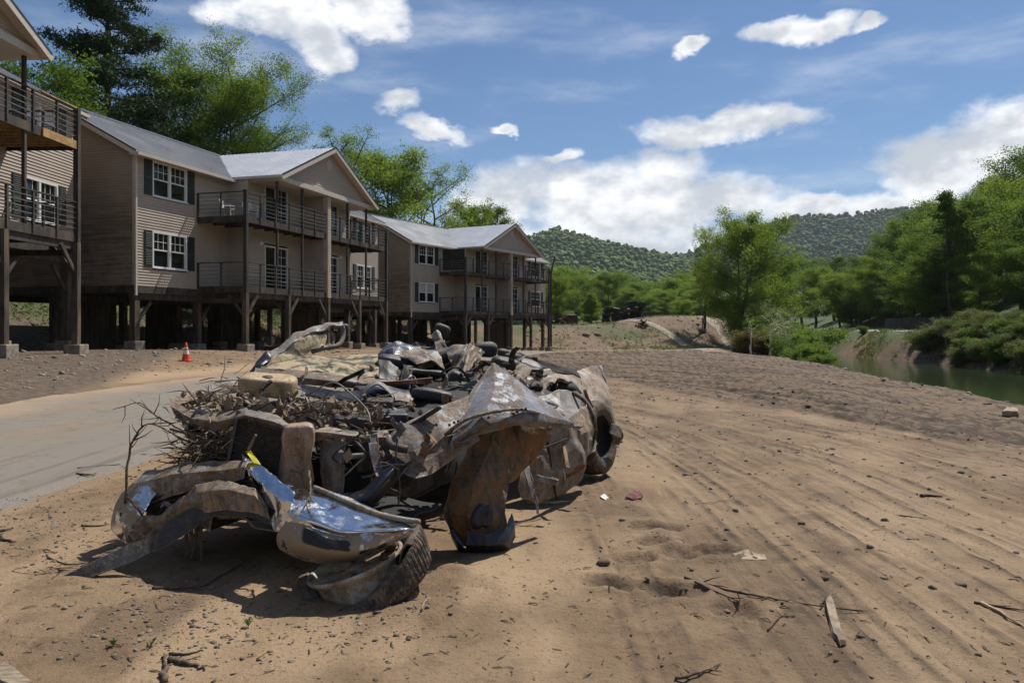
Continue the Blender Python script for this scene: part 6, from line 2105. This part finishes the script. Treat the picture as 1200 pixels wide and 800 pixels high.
rocks('slope_rubble', 'rocks and rubble on the slope under and behind the houses', 'rubble', np.stack([X, Y, H(X, Y)], 1), np.exp(g.normal(math.log(0.055), 0.6, len(X))), tint_mat('slope_rock', (0.070, 0.055, 0.042), (0.25, 0.20, 0.155)), 8)
# ground litter of fine twigs
tl = MB()
for k in range(520):
    px, py = random.uniform(0, 1200), 400 + 400 * random.random() ** 0.55 + 40
    if py > 800:
        continue
    p = G(px, py, 0.004) if k < 0 else None
    d = CAM_Z * FPX / (py - HY)
    x = (px - 600) / FPX * d
    an, L = random.uniform(0, 6.28), random.uniform(0.015, 0.07) * (0.7 + d / 12)
    e = (x + math.cos(an) * L, d + math.sin(an) * L)
    r = random.uniform(0.0012, 0.0035) * (0.7 + d / 10)
    tl.tube([(x, d, Hs(x, d) + r), ((x + e[0]) / 2 + random.gauss(0, L * .1), (d + e[1]) / 2, Hs((x + e[0]) / 2, (d + e[1]) / 2) + r * 2.5), (e[0], e[1], Hs(*e) + r)], [r, r, r * 0.4], 4)
o = tl.build('twig_scatter', M_WOOD)
tag(o, 'fine twigs and straw scattered over the dirt', 'twigs', kind='stuff')


def gl(pts, lift=0.006):
    return [tuple(G(a, b, lift)) for a, b in pts]


M_PALEW = plain('pale_split_wood', (0.38, 0.29, 0.19), 0.85, var=0.25, scale=6, stretch=(1, 1, 1), bump=0.3)
M_DARKT = plain('dark_wet_twig', (0.050, 0.036, 0.026), 0.85, var=0.3, scale=9)
stick('long thin dark branch lying across the open dirt', gl([(803, 678), (850, 692), (900, 702), (950, 710), (1012, 718)]), 0.009, 5, M_DARKT, seed=11)
stick('short dark forked twig beside the long thin branch', gl([(815, 684), (850, 700), (868, 703)]), 0.007, 3, M_DARKT, seed=12)
stick('crooked twig lying below the long thin branch', gl([(900, 740), (912, 728), (922, 720)]), 0.005, 2, M_DARKT, seed=13)
stick('bent dry branch at the lower edge of the dirt', gl([(790, 797), (820, 790), (846, 778)]), 0.010, 2, seed=14)
stick('rotten stick leaning on two others near the gravel', gl([(193, 800), (194, 785), (195, 770)]), 0.016, 0, seed=15)
stick('thick broken stick crossing the rotten stick', gl([(200, 775), (222, 780), (240, 787)]), 0.017, 0, seed=16)
stick('thin dark stick on top of the broken sticks', gl([(200, 772), (220, 773), (238, 769)], 0.02), 0.010, 0, M_DARKT, seed=17)
stick('dark twig half under the torn bumper strip', gl([(178, 690), (235, 688), (265, 672), (292, 657)]), 0.009, 2, seed=18)
stick('pale straight stick lying on the road', gl([(92, 550), (115, 547), (142, 545)]), 0.016, 0, seed=19)
stick('short grey stick beside the pale one on the road', gl([(90, 556), (105, 557), (113, 555)]), 0.016, 0, seed=20)
stick('brown stick on the sand left of the bumper', gl([(95, 617), (115, 617), (128, 616)]), 0.010, 0, seed=21)
stick('thin root trailing over the sand by the torn strip', gl([(55, 654), (80, 662), (105, 660)]), 0.007, 3, M_DARKT, seed=22)
stick('weathered stick in the roadside gravel', gl([(-5, 624), (8, 622), (16, 619)]), 0.018, 0, seed=23)
stick('dark stick in the roadside gravel', gl([(-5, 628), (8, 634), (18, 636)]), 0.014, 1, M_DARKT, seed=24)
stick('yellowish straight stick beneath the crushed door', gl([(618, 590), (650, 590), (690, 587)]), 0.016, 0, M_PALEW, seed=25)
stick('pale splinter beside the buried wheel', gl([(494, 718), (498, 710), (503, 704)], 0.01), 0.006, 0, M_PALEW, seed=26)
stick('bleached stalk lying on the tracked dirt', gl([(815, 591), (840, 588), (872, 584)]), 0.006, 0, M_PALEW, seed=27)
stick('long pale stick at the dark ruts', gl([(1150, 708), (1175, 722), (1205, 738)]), 0.011, 1, M_PALEW, seed=28)
stick('dark stick beside the long pale one at the ruts', gl([(1142, 707), (1170, 713), (1205, 718)]), 0.010, 1, M_DARKT, seed=29)
stick('dark stub of wood in the tracked dirt', gl([(1080, 582), (1092, 582), (1104, 583)]), 0.020, 0, M_DARKT, seed=30)
stick('slim twig crossing the tracks', gl([(1055, 605), (1070, 607), (1086, 609)]), 0.007, 0, M_DARKT, seed=31)


def slab(name, label, cat, pix, th, mat, group=None, amp=0.01, wob=1):
    """flat piece lying on the ground, outline given by photo pixels"""
    pts = [G(a, b, 0.0) for a, b in pix]
    c = sum(pts, Vector()) / len(pts)
    bm = bmesh.new()
    vs = [bm.verts.new((p.x - c.x, p.y - c.y, p.z - c.z + 0.004)) for p in pts]
    f = bm.faces.new(vs)
    r = bmesh.ops.extrude_face_region(bm, geom=[f])
    for v in r['geom']:
        if isinstance(v, bmesh.types.BMVert):
            v.co.z += th
            v.co.x *= 0.94
            v.co.y *= 0.94
    bmesh.ops.recalc_face_normals(bm, faces=bm.faces)
    bmesh.ops.triangulate(bm, faces=bm.faces[:])
    bmesh.ops.subdivide_edges(bm, edges=bm.edges[:], cuts=2, use_grid_fill=True)
    for v in bm.verts:
        v.co += Vector((mnoise.noise(v.co * 20), mnoise.noise(v.co * 20 + Vector((3, 1, 2))), mnoise.noise(v.co * 16 + Vector((7, 7, 7))))) * amp
    me = bpy.data.meshes.new(name)
    bm.to_mesh(me)
    bm.free()
    o = link(name, me, mat)
    o.location = c
    tag(o, label, cat, group)
    return o


slab('bark_slab', 'long flat slab of bark lying in the tyre tracks', 'bark', [(966, 708), (974, 702), (984, 735), (992, 758), (984, 760), (974, 742)], 0.025, plain('grey_bark_slab', (0.26, 0.20, 0.14), 0.9, var=0.3, scale=8, bump=0.6, bscale=25), None, 0.012)
slab('sandstone_slab', 'pale layered stone slab pressed into the dirt', 'stone', [(858, 650), (875, 646), (896, 652), (900, 658), (868, 659)], 0.006, plain('pale_stone', (0.31, 0.235, 0.16), 0.9, var=0.2, scale=7, bump=0.5, bscale=18), None, 0.012)
slab('weathered_plank', 'weathered plank end lying at the gravel corner', 'plank', [(-6, 785), (6, 781), (40, 806), (20, 812), (-6, 800)], 0.02, plain('grey_plank', (0.24, 0.19, 0.13), 0.85, var=0.3, scale=9, stretch=(1, 6, 1)), None, 0.006)
slab('cloth_rag', 'dark red rag flattened on the dirt', 'rag', [(733, 584), (742, 579), (754, 581), (752, 586), (742, 587)], 0.02, plain('dark_red_cloth', (0.13, 0.045, 0.045), 0.9, var=0.4, scale=20), None, 0.02)
slab('paper_scrap', 'white torn scrap near the dark red rag', 'scrap', [(703, 583), (708, 580), (714, 584), (708, 587)], 0.008, plain('white_scrap', (0.6, 0.56, 0.5), 0.8), None, 0.01)
slab('fieldstone', 'large pale stone on the churned river bank', 'stone', [(1174, 487), (1180, 482), (1192, 483), (1194, 488)], 0.10, plain('tan_fieldstone', (0.36, 0.27, 0.19), 0.9, var=0.2, scale=6, bump=0.4), None, 0.03)

# seedlings
GREEN = plain('seedling_green', (0.10, 0.19, 0.03), 0.5)
for (px, py, lab) in [(176, 759, 'bright green seedling growing in the gravel'), (133, 758, 'tiny grass tuft in the gravel'), (291, 735, 'upright grass blade at the edge of the shadow')]:
    mb = MB()
    rd = random.Random(px)
    b = G(px, py)
    for k in range(5):
        a = rd.uniform(0, 6.28)
        L = rd.uniform(0.02, 0.045)
        t = b + Vector((math.cos(a) * L * 0.7, math.sin(a) * L * 0.7, L))
        s = Vector((-math.sin(a), math.cos(a), 0)) * 0.007
        m_ = (b + t) / 2 + Vector((0, 0, L * 0.25))
        mb.add([b, m_ + s, t, m_ - s], [(0, 1, 2, 3)])
    o = mb.build('seedling', GREEN, None, origin=tuple(b))
    tag(o, lab, 'plant')

# traffic cone
cb = G(218, 423)
cone = empty('traffic_cone', cb)
tag(cone, 'orange traffic cone with a white band standing before the houses', 'cone')
OR = plain('cone_orange', (0.72, 0.075, 0.018), 0.5, var=0.15)
mb = MB()
mb.box(-0.18, 0.18, -0.18, 0.18, 0.0, 0.03)
mb.build('base', OR, cone, bevel=0.01)
MB().lathe([(0.135, 0.03), (0.105, 0.20), (0.098, 0.235)], 24).build('body', OR, cone, True)
MB().lathe([(0.0985, 0.235), (0.076, 0.365)], 24).build('band', plain('cone_white', (0.75, 0.74, 0.72), 0.4), cone, True)
MB().lathe([(0.0755, 0.365), (0.068, 0.41)], 24).build('body', OR, cone, True)
MB().lathe([(0.0675, 0.41), (0.058, 0.46)], 24).build('band', bpy.data.materials['cone_white'], cone, True)
MB().lathe([(0.0575, 0.46), (0.034, 0.60), (0.024, 0.61), (0.0, 0.61)], 24).build('body', OR, cone, True)


# white chairs on the upper deck of the middle house
def deck_chair(house, lx, ly, lz, rz, label):
    M = house.matrix_basis
    p = Matrix.LocRotScale(house.location, house.rotation_euler, None) @ Vector((lx, ly, lz))
    o = empty('deck_chair', p, house.rotation_euler.z + rz)
    tag(o, label, 'chair', 'white chairs on the upper deck')
    for (x, y) in ((-.22, -.2), (.22, -.2), (-.22, .2), (.22, .2)):
        MB().bar((x, y, 0), (x * 0.95, y * 0.95, 0.42), 0.035).build('leg', WHITE, o)
    MB().box(-.25, .25, -.23, .23, .42, .45).build('seat', WHITE, o, bevel=0.01)
    for k in range(5):
        MB().bar((-.2 + .1 * k, .23, .45), (-.2 + .1 * k, .30, .82), 0.05, 0.02).build('back_slat', WHITE, o)
    MB().bar((-.24, .30, .83), (.24, .30, .83), 0.03, 0.05).build('top_rail', WHITE, o)
    for s in (-1, 1):
        MB().bar((s * .25, -.2, .62), (s * .25, .26, .64), 0.04, 0.03).build('armrest', WHITE, o)
        MB().bar((s * .25, -.2, .44), (s * .25, -.2, .62), 0.03).build('arm_post', WHITE, o)


deck_chair(HOUSE2, 4.6, -0.9, 5.752, 0.3, 'white slatted chair near the corner window on the upper deck')
deck_chair(HOUSE2, 5.4, -1.5, 5.752, -0.4, 'white slatted chair by the corner post on the upper deck')

# scrap and earth heaps on the terrace beyond
RUSTY = plain('rusty_scrap', (0.075, 0.040, 0.026), 0.85, var=0.5, scale=2.5, grime=((0.02, 0.018, 0.016), 0.8))
DARKS = plain('dark_scrap', (0.022, 0.020, 0.019), 0.7, var=0.5, scale=2)


def scrap_stack(px, d, w, h, label, rows, cols, seed):
    rd = random.Random(seed)
    x, y = at_px(px, d)
    o = empty('scrap_stack', (x, y, Hs(x, y) - 0.1), 0.15)
    tag(o, label, 'scrap')
    for r in range(rows):
        for c in range(cols):
            x0 = -w / 2 + w * c / cols + rd.uniform(-.1, .1)
            z0 = h * r / rows
            mb = MB()
            Mx = Matrix.Translation((x0 + w / cols / 2, rd.uniform(-.4, .4), z0 + h / rows / 2)) @ Matrix.Rotation(rd.uniform(-.15, .15), 4, 'Y') @ Matrix.Rotation(rd.uniform(-.3, .3), 4, 'Z')
            a, b, e = w / cols * 0.52, 0.9, h / rows * 0.52
            pts = [(i, j, k) for i in (-a, a) for j in (-b, b) for k in (-e, e)]
            for bx in range(5):
                u = rd.uniform(0.3, 1.0)
                mb.box(-a * u, a * rd.uniform(0.3, 1), -b * rd.uniform(.3, 1), b * rd.uniform(.3, 1), -e * rd.uniform(.2, 1), e * rd.uniform(.2, 1), M=Mx @ Matrix.Rotation(rd.uniform(-.2, .2), 4, 'X'))
            mb.build('crushed_bale', RUSTY if rd.random() < 0.45 else DARKS, o)
    return o


scrap_stack(722, 104, 3.6, 1.9, 'dark stack of crushed scrap beside the pale cone shaped sapling', 3, 3, 1)
scrap_stack(745, 106, 2.4, 2.4, 'taller rusty stack of scrap on the dirt terrace', 3, 2, 2)
scrap_stack(670, 100, 1.5, 1.6, 'dark rusted bin at the end of the row of houses', 1, 1, 3)


def heap(name, px, d, w, h, label, mat, seed, cat='heap', n=60):
    rd = random.Random(seed)
    x, y = at_px(px, d)
    z = Hs(x, y)
    mb = MB()
    for k in range(n):
        r = rd.random() ** 0.7
        a = rd.uniform(0, 6.28)
        p = Vector((math.cos(a) * r * w / 2, math.sin(a) * r * w / 3, h * (1 - r) * rd.uniform(0.3, 1.0)))
        dr = Vector((rd.gauss(0, 1), rd.gauss(0, 1), rd.gauss(0, .7))).normalized() * rd.uniform(0.2, 0.6) * h
        mb.tube([p, p + dr * 0.5 + Vector((rd.gauss(0, .08), 0, rd.gauss(0, .08))), p + dr], [0.08 * h, 0.05 * h, 0.015], 5)
    o = mb.build(name, mat)
    o.location = (x, y, z - 0.05)
    tag(o, label, cat, kind='stuff')


heap('root_heap', 656, 98, 3.2, 1.9, 'rust brown heap of uprooted stumps', plain('root_brown', (0.085, 0.048, 0.030), 0.9, var=0.4), 5)
heap('root_heap', 752, 90, 1.7, 1.0, 'small brown root ball beside the narrow footpath', plain('root_dark', (0.065, 0.036, 0.024), 0.9, var=0.4), 6)
heap('brush_heap', 668, 92, 5.0, 0.5, 'reddish brush heap below the rusted bin', plain('brush_red', (0.13, 0.065, 0.040), 0.9, var=0.4), 7)
x, y = at_px(823, 93)
post = empty('marker_post', (x, y, Hs(x, y) - 0.05))
tag(post, 'thin marker post on a concrete block beside the footpath', 'post')
MB().box(-0.05, 0.05, -0.05, 0.05, 0.25, 1.75).build('post', PILEW, post)
MB().box(-0.55, 0.45, -0.3, 0.3, 0.0, 0.30).build('block', CONC, post, bevel=0.03)
x, y = at_px(765, 104)
lw = empty('low_wall', (x, y, Hs(x, y) - 0.1), 0.05)
tag(lw, 'low dark block wall beside the scrap stacks', 'wall')
for k in range(5):
    MB().box(-1.6 + k * 0.65, -1.6 + k * 0.65 + 0.62, -0.25, 0.25, 0, 0.75).build('block', plain('dark_block', (0.07, 0.06, 0.05), 0.9), lw, bevel=0.03)
# retaining wall beside the far road
rwl = empty('retaining_wall', (41.2, 60, 0))
tag(rwl, 'grey concrete retaining wall behind the far road', 'wall')
WALLC = plain('mossy_concrete', (0.055, 0.050, 0.040), 0.9, var=0.3, scale=1.5, grime=((0.025, 0.027, 0.018), 0.7))
ya = 55.0
while ya < 92:
    x0_, x1_ = float(np.interp(ya, *_XW)) + 9.4, float(np.interp(ya + 3, *_XW)) + 9.4
    z_ = min(Hs(x0_, ya), Hs(x1_, ya + 3))
    MB().bar((x0_ - 41.2, ya - 60, z_ + 0.5), (x1_ - 41.2, ya + 2.97 - 60, z_ + 0.5), 0.35, 1.7).build('wall_panel', WALLC, rwl, bevel=0.02)
    ya += 3
# stones along both waterlines
X, Y = [], []
for k in range(1500):
    y = g.uniform(18, 100)
    if k % 2:
        X.append(float(np.interp(y, *_XW)) + g.normal(0.2, 0.7))
    else:
        X.append(float(np.interp(y, *_XN)) + g.normal(1.2, 1.0))
    Y.append(y)
X, Y = np.array(X), np.array(Y)
rocks('bank_stones', 'stones along the waterline of both river banks', 'stones', np.stack([X, Y, H(X, Y)], 1), np.exp(g.normal(math.log(0.045), 0.5, len(X))), G_STONE, 12)

# grass and weeds: slope behind the houses, terrace, far bank
X, Y = [], []
for k in range(15000):
    r = g.random()
    if r < 0.40:
        y = g.uniform(14, 80)
        X.append(np.interp(y, *_XF) - g.uniform(11.5, 22))
    elif r < 0.62:
        y = g.uniform(76, 112)
        X.append(g.uniform(2, 27))
    else:
        y = g.uniform(36, 105)
        X.append(np.interp(y, *_XW) + abs(g.normal(2.2, 2.4)))
    Y.append(y)
X, Y = np.array(X), np.array(Y)
keep = (fbm(X * 0.25, Y * 0.25, 82, 3) > 0.02) & (np.hypot(X - 23, Y - 90) > 5)
X, Y = X[keep], Y[keep]
n = len(X)
pl = np.repeat(np.stack([X, Y, H(X, Y) + 0.08], 1), 7, axis=0) + g.normal(size=(n * 7, 3)) * np.array([0.16, 0.16, 0.07])
me = quads_mesh('weeds', pl, 0.17, np.clip(np.repeat(g.random(n), 7) + 0.1 * g.normal(size=n * 7), 0, 1), up=0.0, aspect=0.4, g=g)
o = link('weeds', me, LEAF_B)
tag(o, 'low weeds and grass on the slopes and banks', 'grass', kind='stuff')
X = g.uniform(1, 28, 3000)
Y = g.uniform(76, 104, 3000)
keep = g.random(3000) < 0.75
X, Y = X[keep], Y[keep]
rocks('terrace_rubble', 'stones and clods on the dirt terrace', 'rubble', np.stack([X, Y, H(X, Y)], 1), np.exp(g.normal(math.log(0.05), 0.6, len(X))), G_CLOD, 21)

# ------------------------------------------------------------ summer haze in the valley
hz = MB().box(-900, 1700, -450, 3200, -12, 420).build('haze')
tag(hz, 'thin summer haze filling the valley', 'haze', kind='stuff')
hm = bpy.data.materials.new('haze')
hm.use_nodes = True
_n = NT(hm.node_tree)
_n.n.clear()
_o = _n.node('ShaderNodeOutputMaterial')
_v = _n.node('ShaderNodeVolumePrincipled')
_v.inputs['Color'].default_value = (0.80, 0.88, 1.0, 1)
_v.inputs['Density'].default_value = 0.00008
_n.l.new(_v.outputs[0], _o.inputs['Volume'])
hz.data.materials.append(hm)
